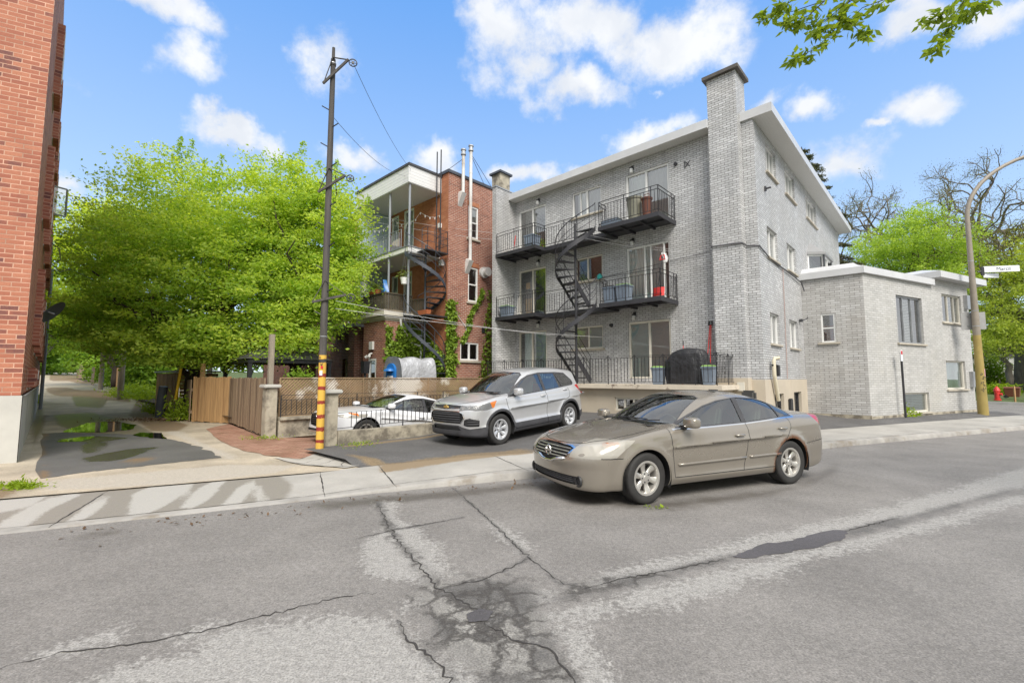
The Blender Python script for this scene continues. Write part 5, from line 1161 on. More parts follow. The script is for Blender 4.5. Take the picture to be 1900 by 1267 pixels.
def wheel(parent, x, y, r, w, side, rim_r, style, loc_z, steer=0):
    h = bpy.data.objects.new('wheel', None); h.empty_display_size = .1; scene.collection.objects.link(h); h.parent = parent; h.location = (x, y, loc_z); h.rotation_euler = (0, 0, R(steer) if side > 0 else R(180 + steer))
    prof = [(rim_r - .008, -w * .40), (rim_r + .012, -w * .46), (r * .86, -w * .50), (r * .955, -w * .47), (r * .99, -w * .38), (r, -w * .2), (r, w * .2), (r * .99, w * .38), (r * .955, w * .47), (r * .86, w * .50), (rim_r + .012, w * .46), (rim_r - .008, w * .40)]
    mb = MB(); mb.lathe(prof, 48, 'Y'); 
    mb.build('tyre', 'rubber', h, smooth='all', recalc=True)
    mb = MB(); R_ = rim_r; f = w * .42
    mb.lathe([(R_ - .01, -w * .4), (R_ - .02, f * .9), (R_ + .006, f), (R_ + .004, f + .008), (R_ - .022, f + .006), (R_ - .034, f * .72), (R_ - .05, -w * .3)], 48, 'Y')
    nsp, hubr, wid, dish = style
    for k in range(nsp):
        a = 2 * math.pi * k / nsp + .3; ca, sa = math.cos(a), math.sin(a); vs = []
        for rr, ww, yy in ((hubr * .8, wid * .8, f * .55 + dish), (R_ * .55, wid, f * .62 + dish * .6), (R_ * .9, wid * 1.45, f * .88), (R_ - .012, wid * 1.6, f * .9)):
            for sx, dy in ((-1, -.012), (-.62, .0), (.62, .0), (1, -.012), (.8, -.05), (-.8, -.05)):
                t = sx * ww / 2; vs.append((rr * ca - t * sa, yy + dy, rr * sa + t * ca))
        mb.add(vs, [(6 * i + j, 6 * i + (j + 1) % 6, 6 * i + 6 + (j + 1) % 6, 6 * i + 6 + j) for i in range(3) for j in range(6)])
    mb.lathe([(hubr, f * .4), (hubr, f * .6 + dish), (hubr * .55, f * .66 + dish), (.034, f * .66 + dish), (.03, f * .72 + dish), (0, f * .72 + dish)], 24, 'Y')
    mb.build('rim', 'alloy' if dish >= 0 and nsp < 7 else 'steel_cover', h, smooth=True, recalc=True)
    mb = MB(); mb.lathe([(0, -w * .1), (R_ - .06, -w * .1), (R_ - .06, -w * .16), (0, -w * .16)], 28, 'Y'); mb.lathe([(R_ - .012, -w * .34), (0, -w * .34)], 28, 'Y'); mb.build('brake_disc', 'brake_iron', h, recalc=True)
    mb = MB()
    for k in range(5): a = 2 * math.pi * k / 5; mb.lathe([(.011, f * .5 + dish), (.011, f * .68 + dish), (0, f * .68 + dish)], 8, 'Y', (.056 * math.cos(a), 0, .056 * math.sin(a)))
    mb.build('wheel_nut', 'dark_trim', h)
    return h
def car_common(root, sh, c):
    # wheel wells, floor, seats, dashboard and steering wheel
    for ax in c['axles']:
        r = c['arch'] + .012; n = 30
        for s in (1, -1):
            mb = MB()
            pts = [(ax + r * math.cos(math.pi * (k / n * 1.24 - .12)), c['wr'] + r * math.sin(math.pi * (k / n * 1.24 - .12))) for k in range(n + 1)]
            yo = sh.hit_y(ax, c['wr'] + c['arch'] + .02) - .012; yi = .48
            vs = [(x, s * y, z) for x, z in pts for y in (yi, yo)]; mb.add(vs, [(2 * i, 2 * i + 1, 2 * i + 3, 2 * i + 2) for i in range(n)])
            mb.add([(x, s * yi, z) for x, z in pts], [tuple(range(n + 1))]); mb.build('wheel_well', 'seam', root)
    x0, x1 = c['cabin']; zf = c['floor']
    mb = MB(); mb.box(x0, x1, -.66, .66, zf, zf + .04); mb.build('cabin_floor', 'seat_fabric', root)
    for y in (.36, -.36):
        for xs_, zz in ((c['seat'], 0), (c['seat'] - .86, 0)):
            mb = MB(); b = c['seatz']; mb.prism([(xs_ - .05, y - .24), (xs_ + .5, y - .24), (xs_ + .5, y + .24), (xs_ - .05, y + .24)], zf + .04, b)
            mb.add([(xs_ + .02, y - .23, b), (xs_ + .02, y + .23, b), (xs_ - .12, y + .23, b), (xs_ - .12, y - .23, b), (xs_ - .16, y - .20, b + .56), (xs_ - .16, y + .20, b + .56), (xs_ - .26, y + .20, b + .54), (xs_ - .26, y - .20, b + .54)], [(0, 3, 2, 1), (4, 5, 6, 7), (0, 1, 5, 4), (1, 2, 6, 5), (2, 3, 7, 6), (3, 0, 4, 7)])
            st = mb.build('seat', 'seat_fabric', root, bevel=.03, smooth=True)
            mb = MB(); mb.box(xs_ - .265, xs_ - .17, y - .13, y + .13, b + .60, b + .79); mb.build('headrest', 'seat_fabric', st, bevel=.035, smooth=True)
    mb = MB(); xd = c['dash']; zd = c['dashz']; mb.add([(xd, -.66, zd - .3), (xd, .66, zd - .3), (xd - .12, .66, zd - .02), (xd - .12, -.66, zd - .02), (xd + .42, .62, zd + .03), (xd + .42, -.62, zd + .03), (xd - .02, .66, zd + .03), (xd - .02, -.66, zd + .03)], [(0, 1, 2, 3), (3, 2, 6, 7), (7, 6, 4, 5)]); mb.build('dashboard', 'black_plastic', root)
    mb = MB(); pts = [(xd - .2 + .05 * math.sin(a), .37 + .19 * math.cos(a), zd - .04 + .18 * math.sin(a)) for a in [2 * math.pi * k / 24 for k in range(25)]]; mb.tube(pts, .016, 8); mb.build('steering_wheel', 'black_plastic', root)
def hood_gap(root, sh, pts, paint='seam'):
    for s in (1, -1):
        P = []
        for (x0, y0), (x1, y1) in zip(pts[:-1], pts[1:]):
            for k in range(6): f = k / 6; P.append((x0 + (x1 - x0) * f, y0 + (y1 - y0) * f))
        P.append(pts[-1]); mb = MB(); mb.tube([(x, s * y, sh.hit_z(x, y) + .0005) for x, y in P], .0045, 5); mb.build('hood_gap', paint, root)
def slats(sh, ys, zlist, mat, parent, name, rad=.012, off=.004, dz=0):
    mb = MB()
    for z in zlist: mb.tube([(sh.hit_x(y, z + dz * y * y) + off, y, z + dz * y * y) for y in np.linspace(-ys, ys, 15)], rad, 6)
    mb.build(name + 's', mat, parent)
def mirror(parent, sh, x, z, s, paint, size=(.10, .21, .13)):
    y0 = sh.hit_y(x, z - .03); mb = MB(); a, b, h = size
    def f(u, v):
        t = math.pi * (v - .5); p = 2 * math.pi * u; cx = math.cos(t); r = lambda q: abs(q) ** .55 * math.copysign(1, q)
        return (x + a * .9 * r(cx * math.cos(p)) * (1 if cx * math.cos(p) > 0 else .55), s * (y0 + .05 + b / 2 + b / 2 * r(math.sin(t))), z + .03 + h / 2 * r(cx * math.sin(p)))
    mb.grid(f, 24, 14); m = mb.build('mirror', paint, parent, smooth='all', recalc=True)
    mb = MB(); mb.beam((x + .02, s * (y0 - .03), z - .05), (x, s * (y0 + .09), z - .02), .09, .05); mb.build('mirror_stalk', 'black_plastic', m, bevel=.01)
    return m
def handle(parent, sh, x, z, s, mat, L=.2):
    mb = MB(); y = max(sh.hit_y(x, z), sh.hit_y(x - L, z)); y2 = sh.hit_y(x - L, z); y1 = sh.hit_y(x, z)
    mb.tube([(x, s * (y1 - .01), z), (x - .03, s * (y1 + .028), z), (x - L / 2, s * ((y1 + y2) / 2 + .036), z + .002), (x - L + .03, s * (y2 + .028), z), (x - L, s * (y2 - .01), z)], [.012, .016, .017, .016, .012], 8)
    return mb.build('handle', mat, parent, smooth='all')
paint_mat('tan_paint', (.285, .256, .215), .42, .26, .12, 1.0, rust=True, dirtcol=(.17, .15, .12))
paint_mat('silver_paint', (.60, .605, .615), .5, .34, .10, 1.0)
paint_mat('white_car_paint', (.74, .75, .77), .0, .35, .06, 1.0)

# --- tan saloon
SED = dict(axles=(1.388, -1.388), wr=.325, arch=.372, x=(-2.55, 2.5), hw=1.0, z=(.1, 1.58), flare=.022,
    top=[(2.6, .48), (2.36, .60), (2.26, .715), (2.12, .775), (1.8, .855), (1.4, .93), (1.05, .985), (.8, 1.01), (-.4, .975), (-1.2, 1.03), (-1.75, 1.085), (-2.1, 1.075), (-2.38, 1.03), (-2.5, .9)],
    roof=[(1.5, .6), (1.12, .93), (.85, 1.085), (.55, 1.245), (.25, 1.375), (0, 1.44), (-.35, 1.468), (-.7, 1.452), (-1.0, 1.40), (-1.35, 1.30), (-1.7, 1.17), (-2.0, 1.02), (-2.3, .7)],
    bottom=[(2.5, .24), (2.2, .19), (1.9, .19), (-1.9, .2), (-2.3, .28), (-2.5, .36)], plan=[(2.5, .80), (2.1, .855), (1.5, .893), (.6, .90), (-.8, .90), (-1.6, .89), (-2.2, .855), (-2.5, .80)],
    inset=[(.1, .10), (.2, .055), (.3, .028), (.38, .022), (.45, .016), (.6, .003), (.72, .0), (.82, .006), (.9, .018), (1.0, .05), (1.15, .16)], creases=((1.3, .79, -2.3, .93, .012, .085), (1.05, .27, -1.05, .27, .02, .06)),
    front=[(.15, 2.27), (.25, 2.335), (.36, 2.345), (.45, 2.35), (.55, 2.365), (.62, 2.355), (.68, 2.315), (.75, 2.24), (.9, 2.1)], nose=(.16, .62), rear=[(.2, -2.36), (.35, -2.44), (.55, -2.46), (.72, -2.445), (.85, -2.42), (1.05, -2.37)], tail=(.12, .42),
    belt=[(1.2, .90), (.6, .925), (-.5, .965), (-1.4, 1.01), (-2.0, 1.05)], gwidth=[(1.3, .80), (.9, .835), (.3, .85), (-.8, .845), (-1.4, .79), (-2.0, .70)], tumble=.42, roofmid=-.3, wsbow=.32, rwbow=.28, cabin=(-1.3, 1.0), floor=.35, seat=-.1, seatz=.62, dash=.70, dashz=.93)
_lz = lambda z: z if z < 1.0 else 1.0 + (z - 1.0) * .90
SED['roof'] = [(x, _lz(z)) for x, z in SED['roof']]
sed = CarShape(SED)
glassF = [(.80, .945), (.50, 1.10), (.22, 1.225), (-.05, 1.30), (-.36, 1.345), (-.40, .975)]
glassR = [(-.49, .98), (-.455, 1.348), (-.85, 1.325), (-1.13, 1.255), (-1.25, 1.02)]
glassQ = [(-1.285, 1.022), (-1.165, 1.245), (-1.40, 1.155), (-1.535, 1.055), (-1.53, 1.035)]
dF = [(1.00, .955), (.92, .30), (-.36, .30), (-.44, .62), (-.46, .98), (-.42, 1.40), (.0, 1.36), (.3, 1.27), (.75, 1.06)]
dR = [(-.46, .98), (-.44, .62), (-.36, .30), (-1.02, .30), (-1.10, .50), (-1.28, .72), (-1.40, .85), (-1.40, 1.03), (-1.20, 1.28), (-.9, 1.375), (-.42, 1.40)]
def trimband(poly, w, close=True): return band(poly + [poly[0]] if close else poly, w)
cuts = [('hood', [(2.30, 0)], 0, 'top')][:0]
cuts += [('door_a', dF, 0, 'side'), ('door_b', dR, 0, 'side')]
winout = [(.90, .93), (.79, .975), (.50, 1.118), (.22, 1.241), (-.05, 1.316), (-.45, 1.362), (-.87, 1.340), (-1.15, 1.268), (-1.40, 1.168), (-1.565, 1.06), (-1.57, 1.02), (-1.25, 1.005), (-.45, .958), (.3, .937)]
cuts += [('trim', winout, 0, 'side'), ('glass_a', glassF, 0, 'side'), ('glass_b', glassR, 0, 'side'), ('glass_q', glassQ, 0, 'side')]
cuts += [('chrome_strip', q, 0, 'side') for q in band([(.93, .925), (.3, .93), (-.45, .95), (-1.25, .997), (-1.57, 1.012), (-1.60, 1.06)], .018)]
ws = [(-.70, .985), (-.60, 1.18), (-.53, 1.345), (-.42, 1.38), (0, 1.40), (.42, 1.38), (.53, 1.345), (.60, 1.18), (.70, .985), (.5, .955), (0, .945), (-.5, .955)]
cuts += [('trim', [(x * 1.02, 1.17 + (z - 1.17) * 1.02) for x, z in ws], 90, 'front'), ('windshield', ws, 90, 'front')]
rw_ = [(-.62, 1.14), (-.52, 1.33), (-.4, 1.365), (.4, 1.365), (.52, 1.33), (.62, 1.14), (0, 1.10)]
cuts += [('trim', [(x * 1.04, z) for x, z in rw_], 90, 'rear'), ('rear_glass', rw_, 90, 'rear')]
gr = [(-.47, .705), (-.36, .725), (0, .735), (.36, .725), (.47, .705), (.40, .585), (.20, .56), (.12, .53), (0, .52), (-.12, .53), (-.20, .56), (-.40, .585)]
cuts += [('grille_rim', [(x * 1.07, .63 + (z - .63) * 1.12) for x, z in gr], 90, 'nose'), ('grille', gr, 90, 'nose')]
cuts += [('intake', [(-.62, .37), (.62, .37), (.66, .31), (.60, .265), (-.60, .265), (-.66, .31)], 90, 'nose')]
hl = [(1.995, .585), (2.33, .60), (2.40, .70), (2.36, .765), (2.23, .80), (2.08, .80), (2.02, .72)]
hl = [(2.165, .600), (2.255, .603), (2.20, .70), (2.085, .785), (1.93, .825), (1.79, .815), (1.92, .72), (2.03, .615)]
cuts += [('headlight', hl, 32, 'lamp')]
cuts += [('tail_light', [(-2.10, 1.04), (-2.2, 1.05), (-2.42, .98), (-2.5, .84), (-2.38, .80), (-2.24, .91)], -30, 'tailf')]
for ln in ([(1.0, .94), (.92, .30)], [(-.46, .96), (-.44, .62), (-.36, .30)], [(.92, .30), (-1.02, .30)], [(-1.02, .30), (-1.10, .50), (-1.28, .72), (-1.40, .85), (-1.40, 1.0)], [(1.76, .60), (2.05, .605)]): cuts += [('seam', q, 0, 'side') for q in band(ln, .011)]
cuts += [('seam', q, 0, 'side') for q in band([(-1.75, .60), (-2.2, .64)], .01)]
cuts = [(a, [(x, _lz(z)) for x, z in p], y, f) for a, p, y, f in cuts]
sed_spec = dict(lamp_y=.485, ws_x=1.07, cuts=cuts, mats={'seam': 'seam', 'trim': 'dark_trim', 'chrome_strip': 'chrome', 'glass_a': 'car_glass', 'glass_b': 'car_glass', 'glass_q': 'car_glass', 'windshield': 'car_glass', 'rear_glass': 'car_glass', 'grille': 'seam', 'grille_rim': 'chrome', 'intake': 'black_plastic', 'headlight': 'hazy_lens', 'headlight_rim': 'seam', 'tail_light': 'red_lens'},
    per_side=('door_a', 'door_b', 'glass_a', 'glass_b', 'glass_q', 'headlight', 'tail_light'), into_body=('seam', 'trim', 'chrome_strip', 'grille_rim', 'headlight_rim'), names={'door_a': 'door', 'door_b': 'door', 'glass_a': 'window', 'glass_b': 'window', 'glass_q': 'window', 'rear_glass': 'windshield', 'intake': 'air_intake'}, inset={'grille': .02, 'windshield': .004, 'glass_a': .006, 'glass_b': .006, 'intake': .03}, child_of={'glass_a': 'door_a', 'glass_b': 'door_b', 'glass_q': 'door_b'})
fdir = Vector((-.913, -.408, 0)); ldir = Vector((.408, -.913, 0))
root = thing('parked_car', 'tan four door saloon with rust over its rear wheel, parked at the kerb', 'car', (2.64, 7.36, 0), math.atan2(fdir.y, fdir.x))
parts = build_car(sed_spec, sed, root, 'tan_paint', .03)
car_common(root, sed, SED)
for ax in SED['axles']:
    for s in (1, -1): wheel(root, ax, s * .775, .328, .215, s, .215, (6, .08, .070, .012), .328, 4 if ax > 0 else 0)
slats(sed, .42, [.585, .622, .66, .695], 'alloy', parts[('grille', 0)], 'slat', .008, -.008)
slats(sed, .50, [.29, .317, .345], 'dark_trim', parts[('intake', 0)], 'slat', .007, -.022)
mb = MB(); ex = sed.hit_x(0, .63) + .02; mb.tube([(ex, .062 * math.cos(a), .632 + .062 * math.sin(a)) for a in [2 * math.pi * k / 24 for k in range(25)]], .011, 8); mb.box(ex - .006, ex + .014, -.085, .085, .618, .646); mb.build('emblem', 'chrome', root)
mb = MB(); mb.tube([(sed.hit_x(y, z) + .008, y, z) for y, z in ((-.40, .575), (-.22, .548), (-.13, .515), (0, .505), (.13, .515), (.22, .548), (.40, .575))], .018, 8); mb.build('grille_trim', 'chrome', root, smooth='all')
for s in (1, -1):
    xf = sed.hit_x(.60, .31) - .0; mb = MB(); mb.lathe([(.075, -.02), (.07, .004), (.045, .0), (.045, -.02), (0, -.016)], 20, 'X', (xf + .0, s * .60, .312)); mb.build('fog_lamp', 'black_plastic', root, smooth=True, recalc=True)
    hp = parts[('headlight', s)]
    mb = MB(); hx = 1.98
    for (x, y, z, r_) in ((2.06, .60, .675, .062), (1.96, .70, .70, .055)): mb.lathe([(r_, .04), (r_ * .9, .0), (r_ * .5, -.04), (0, -.05)], 18, 'X', (x - .06, s * y, z))
    mb.build('reflector', 'white_tin', hp, smooth=True)
    mb = MB(); mb.box(1.72, 1.93, s * .72 - .06, s * .72 + .06, .72, .79); mb.build('turn_lamp', 'amber_lens', hp, bevel=.015)
    mb = MB(); mb.grid(lambda u, v: (2.14 - .42 * u - .05, s * (.47 + .33 * u), .585 + .19 * v + .03 * u), 6, 4); mb.build('housing', 'white_tin', hp)
    mirror(parts[('door_a', s)], sed, .70, .985, s, 'tan_paint', (.11, .23, .145))
    handle(parts[('door_a', s)], sed, -.16, .80, s, 'tan_paint', .19); handle(parts[('door_b', s)], sed, -1.10, .855, s, 'tan_paint', .19)
    for d, x0, x1 in (('door_a', .86, -.40), ('door_b', -.49, -1.14)):
        mb = MB(); n = 10; L = [(x0 + (x1 - x0) * k / n) for k in range(n + 1)]; mb.tube([(x, s * (sed.hit_y(x, .46 + .012 * (.86 - x)) + .004), .46 + .012 * (.86 - x)) for x in L], .019, 6); mb.build('side_moulding', 'tan_paint', parts[(d, s)], smooth='all')
mb = MB(); mb.tube([(1.06, -.5, .99), (1.0, -.1, 1.03), (.97, .42, 1.03)], .009, 6); mb.tube([(1.10, .05, .985), (1.05, .35, 1.01), (.93, .62, 1.03)], .009, 6); mb.build('wiper', 'black_plastic', root)
mb = MB(); mb.box(.14, .18, -.11, .11, 1.26, 1.33); mb.build('rear_view_mirror', 'black_plastic', root, bevel=.01)

hood_gap(root, sed, [(2.20, .02), (2.17, .30), (2.10, .50), (1.85, .66), (1.5, .73), (1.15, .745), (1.08, .72)])

# --- silver crossover
SUV = dict(axles=(1.2775, -1.2775), wr=.34, arch=.40, x=(-2.2, 2.25), hw=.99, z=(.12, 1.78), flare=.03,
    top=[(2.3, .6), (2.14, .84), (2.06, .935), (1.9, .99), (1.6, 1.05), (1.25, 1.10), (1.0, 1.12), (.3, 1.05), (-.9, 1.06), (-1.6, 1.14), (-2.0, 1.12), (-2.2, .9)],
    roof=[(1.55, .75), (1.2, 1.04), (.9, 1.22), (.6, 1.40), (.35, 1.52), (.1, 1.595), (-.2, 1.635), (-.7, 1.645), (-1.2, 1.62), (-1.6, 1.575), (-1.82, 1.53), (-1.92, 1.3), (-2.05, .95)],
    bottom=[(2.2, .30), (1.9, .24), (1.6, .22), (-1.6, .22), (-2.0, .30), (-2.2, .36)], plan=[(2.2, .80), (1.8, .855), (1.3, .88), (.5, .885), (-.8, .885), (-1.4, .885), (-1.9, .84), (-2.2, .78)],
    inset=[(.1, .08), (.25, .03), (.35, .0), (.42, .0), (.50, .028), (.62, .022), (.78, .004), (.9, .004), (1.0, .022), (1.1, .06), (1.25, .16)], creases=((.95, .91, -1.95, 1.0, .014, .09), (1.9, .98, .8, 1.03, .010, .07)),
    front=[(.2, 2.03), (.3, 2.10), (.42, 2.115), (.55, 2.135), (.68, 2.15), (.80, 2.14), (.88, 2.10), (.96, 2.04), (1.1, 1.9)], nose=(.16, .6), rear=[(.25, -2.02), (.4, -2.09), (.55, -2.10), (.7, -2.07), (.9, -2.02), (1.2, -1.97), (1.5, -1.9)], tail=(.10, .42),
    belt=[(1.3, 1.0), (.6, 1.01), (-.5, 1.05), (-1.2, 1.09), (-1.8, 1.14)], gwidth=[(1.3, .79), (.9, .82), (.3, .835), (-.8, .83), (-1.5, .80), (-2.0, .74)], tumble=.36, roofmid=-.5, wsbow=.30, rwbow=.2, cabin=(-1.5, 1.0), floor=.4, seat=0, seatz=.78, dash=.78, dashz=1.07, kn=.07, kroof=.085)
suv = CarShape(SUV)
sgF = [(.92, 1.035), (.62, 1.20), (.33, 1.36), (.12, 1.44), (-.26, 1.485), (-.30, 1.085)]; sgR = [(-.39, 1.09), (-.35, 1.487), (-.9, 1.47), (-1.06, 1.115)]; sgQ = [(-1.10, 1.12), (-.945, 1.465), (-1.28, 1.43), (-1.52, 1.24), (-1.55, 1.19), (-1.50, 1.16)]
sout = [(1.03, 1.02), (.66, 1.225), (.34, 1.395), (.10, 1.475), (-.30, 1.52), (-.95, 1.502), (-1.32, 1.465), (-1.57, 1.26), (-1.60, 1.18), (-1.53, 1.13), (-.35, 1.065), (.5, 1.03)]
sdF = [(1.08, 1.02), (.95, .42), (.80, .30), (-.36, .30), (-.36, 1.07), (-.31, 1.56), (.12, 1.52), (.45, 1.38), (.9, 1.14)]; sdR = [(-.36, 1.07), (-.36, .30), (-.80, .30), (-.86, .52), (-1.02, .74), (-1.26, .86), (-1.30, 1.10), (-1.1, 1.52), (-.31, 1.56)]
cuts = [('door_a', sdF, 0, 'side'), ('door_b', sdR, 0, 'side'), ('trim', sout, 0, 'side'), ('glass_a', sgF, 0, 'side'), ('glass_b', sgR, 0, 'side'), ('glass_q', sgQ, 0, 'side')]
ws = [(-.72, 1.10), (-.64, 1.32), (-.57, 1.475), (-.45, 1.53), (0, 1.555), (.45, 1.53), (.57, 1.475), (.64, 1.32), (.72, 1.10), (.45, 1.09), (0, 1.09), (-.45, 1.09)]
cuts += [('trim', [(x * 1.03, 1.3 + (z - 1.3) * 1.05) for x, z in ws], 90, 'front'), ('windshield', ws, 90, 'front'), ('rear_glass', [(-.6, 1.15), (-.55, 1.46), (.55, 1.46), (.6, 1.15)], 90, 'rear')]
up = [(-.46, .915), (0, .925), (.46, .915), (.44, .855), (0, .835), (-.44, .855)]; lo_ = [(-.53, .75), (-.42, .795), (.42, .795), (.53, .75), (.56, .66), (.46, .545), (-.46, .545), (-.56, .66)]
cuts += [('grille_rim', [(x * 1.05, .68 + (z - .68) * 1.10) for x, z in lo_], 90, 'nose'), ('grille', up, 90, 'nose'), ('grille_b', lo_, 90, 'nose')]
cuts += [('cladding', [(-.95, .44), (-.80, .44), (-.66, .42), (-.5, .46), (-.40, .50), (.40, .50), (.5, .46), (.66, .42), (.80, .44), (.95, .44), (.95, .1), (-.95, .1)], 90, 'nose'), ('intake', [(-.40, .475), (.40, .475), (.46, .40), (-.46, .40)], 90, 'nose')]
cuts += [('cladding', [(1.75, .45), (1.55, .43), (-1.4, .43), (-2.2, .46), (-2.2, .1), (2.0, .1), (2.0, .40)], 0, 'flank')]
for ax in SUV['axles']: cuts += [('cladding', arc_poly(ax, .34, .455), 0, 'flank')]
fog = [(.54, .50), (.62, .475), (.80, .465), (.81, .60), (.68, .655), (.57, .62)]
cuts += [('fog', fog, 90, 'nose'), ('fog', [(-a, b) for a, b in fog], 90, 'nose')]
hl = [(1.88, .80), (2.05, .805), (2.10, .845), (2.06, .90), (1.85, .95), (1.62, .985), (1.66, .93), (1.72, .83)]
cuts += [('headlight', hl, 30, 'lamp'), ('amber', [(1.70, .84), (1.75, .835), (1.79, .955), (1.63, .982), (1.66, .93)], 30, 'lamp')]
cuts += [('tail_light', [(-1.80, 1.12), (-1.90, 1.14), (-2.10, 1.06), (-2.18, .90), (-2.06, .86), (-1.92, .98)], -34, 'tailf')]
for ln in ([(1.08, 1.0), (.95, .42), (.80, .30)], [(-.36, 1.06), (-.36, .30)], [(.80, .30), (-.80, .30)], [(-.80, .30), (-.86, .52), (-1.02, .74), (-1.26, .86), (-1.30, 1.08)]): cuts += [('seam', q, 0, 'side') for q in band(ln, .012)]
suv_spec = dict(lamp_y=.44, ws_x=1.12, cuts=cuts, mats={**sed_spec['mats'], 'grille_b': 'seam', 'cladding': 'dark_trim', 'fog': 'black_plastic', 'amber': 'amber_lens', 'grille': 'black_plastic', 'headlight': 'clear_lens'}, per_side=(*sed_spec['per_side'], 'fog', 'amber'), into_body=('seam', 'trim', 'grille_rim', 'headlight_rim'),
    names={**sed_spec['names'], 'grille_b': 'grille', 'fog': 'fog_lamp', 'amber': 'turn_lamp', 'cladding': 'sill_cladding'}, inset={'grille': .012, 'grille_b': .035, 'windshield': .004, 'glass_a': .006, 'glass_b': .006, 'fog': .02, 'intake': .02, 'cladding': -.008}, child_of={'glass_a': 'door_a', 'glass_b': 'door_b', 'glass_q': 'door_b', 'amber': 'headlight'})
p0 = W(-4.23, -6.13, .223); root = thing('parked_car', 'silver compact crossover facing the street in the car park', 'car', p0, math.atan2(-YL.y, -YL.x))
root.rotation_euler = (0, R(3.3), root.rotation_euler.z)
parts = build_car(suv_spec, suv, root, 'silver_paint', .033); car_common(root, suv, SUV)
for ax in SUV['axles']:
    for s in (1, -1): wheel(root, ax, s * .77, .342, .215, s, .222, (7, .06, .07, -.004), .342, 0)
slats(suv, .46, [.58, .63, .68, .73, .77], 'chrome' if 0 else 'dark_trim', parts[('grille_b', 0)], 'slat', .017, -.010)
slats(suv, .40, [.862], 'chrome', parts[('grille', 0)], 'slat', .010, 0, .02)
ex = suv.hit_x(0, .885) + .006
mb = MB(); pl = [(-.085, -.022), (-.032, -.022), (-.024, -.036), (.036, -.036), (.028, -.022), (.085, -.022), (.072, .022), (.034, .022), (.026, .036), (-.034, .036), (-.026, .022), (-.072, .022)]
mb.add([(ex, y, .885 + z) for y, z in pl] + [(ex + .018, y * .9, .885 + z * .85) for y, z in pl], [tuple(range(12)), tuple(range(23, 11, -1))] + [(i, (i + 1) % 12, 12 + (i + 1) % 12, 12 + i) for i in range(12)]); mb.build('emblem', 'gold', root, recalc=True)
for s in (1, -1):
    hp = parts[('headlight', s)]; mb = MB()
    for (x, y, z, r_) in ((1.99, .50, .86, .05), (1.92, .62, .875, .055), (1.80, .715, .90, .04)): mb.lathe([(r_, .04), (r_ * .9, 0), (r_ * .5, -.04), (0, -.05)], 18, 'X', (x, s * y, z))
    mb.build('reflector', 'chrome', hp, smooth=True); mb = MB(); mb.grid(lambda u, v: (2.0 - .30 * u, s * (.42 + .33 * u), .80 + .12 * v + .05 * u), 6, 4); mb.build('housing', 'dark_trim', hp)
    mb = MB(); fx = suv.hit_x(.70, .56)
    for z in (.52, .575, .625): mb.tube([(suv.hit_x(y, z) - .012, s * y, z) for y in np.linspace(.62, .80, 6)], .009, 6)
    mb.build('slat', 'dark_trim', parts[('fog', s)])
    m = mirror(parts[('door_a', s)], suv, .74, 1.10, s, 'silver_paint', (.12, .22, .17)); handle(parts[('door_a', s)], suv, -.10, .96, s, 'silver_paint', .19); handle(parts[('door_b', s)], suv, -1.05, 1.04, s, 'silver_paint', .18)
mb = MB(); mb.tube([(1.10, -.5, 1.10), (1.05, -.1, 1.135), (1.02, .42, 1.13)], .010, 6); mb.tube([(1.13, .05, 1.10), (1.08, .35, 1.12), (.98, .62, 1.13)], .010, 6); mb.build('wiper', 'black_plastic', root)
mb = MB(); mb.grid(lambda u, v: (-1.72 - .24 * v, -.56 + 1.12 * u, 1.575 - .03 * v - .03 * (2 * u - 1) ** 2), 8, 3); mb.build('spoiler', 'silver_paint', root, smooth='all')
mb = MB(); mb.lathe([(0, 0), (.05, .015), (.06, .06), (.025, .1), (0, .1)], 10, c=(-1.0, .3, .25)); mb.tube([(-1.15, .45, .28), (-1.2, .5, .2)], .05); mb.build('exhaust', 'brake_iron', root)
mb = MB(); mb.box(.22, .27, -.12, .12, 1.42, 1.49); mb.build('rear_view_mirror', 'black_plastic', root, bevel=.01)

hood_gap(root, suv, [(2.05, .02), (2.02, .30), (1.93, .50), (1.7, .66), (1.45, .72), (1.12, .74)])

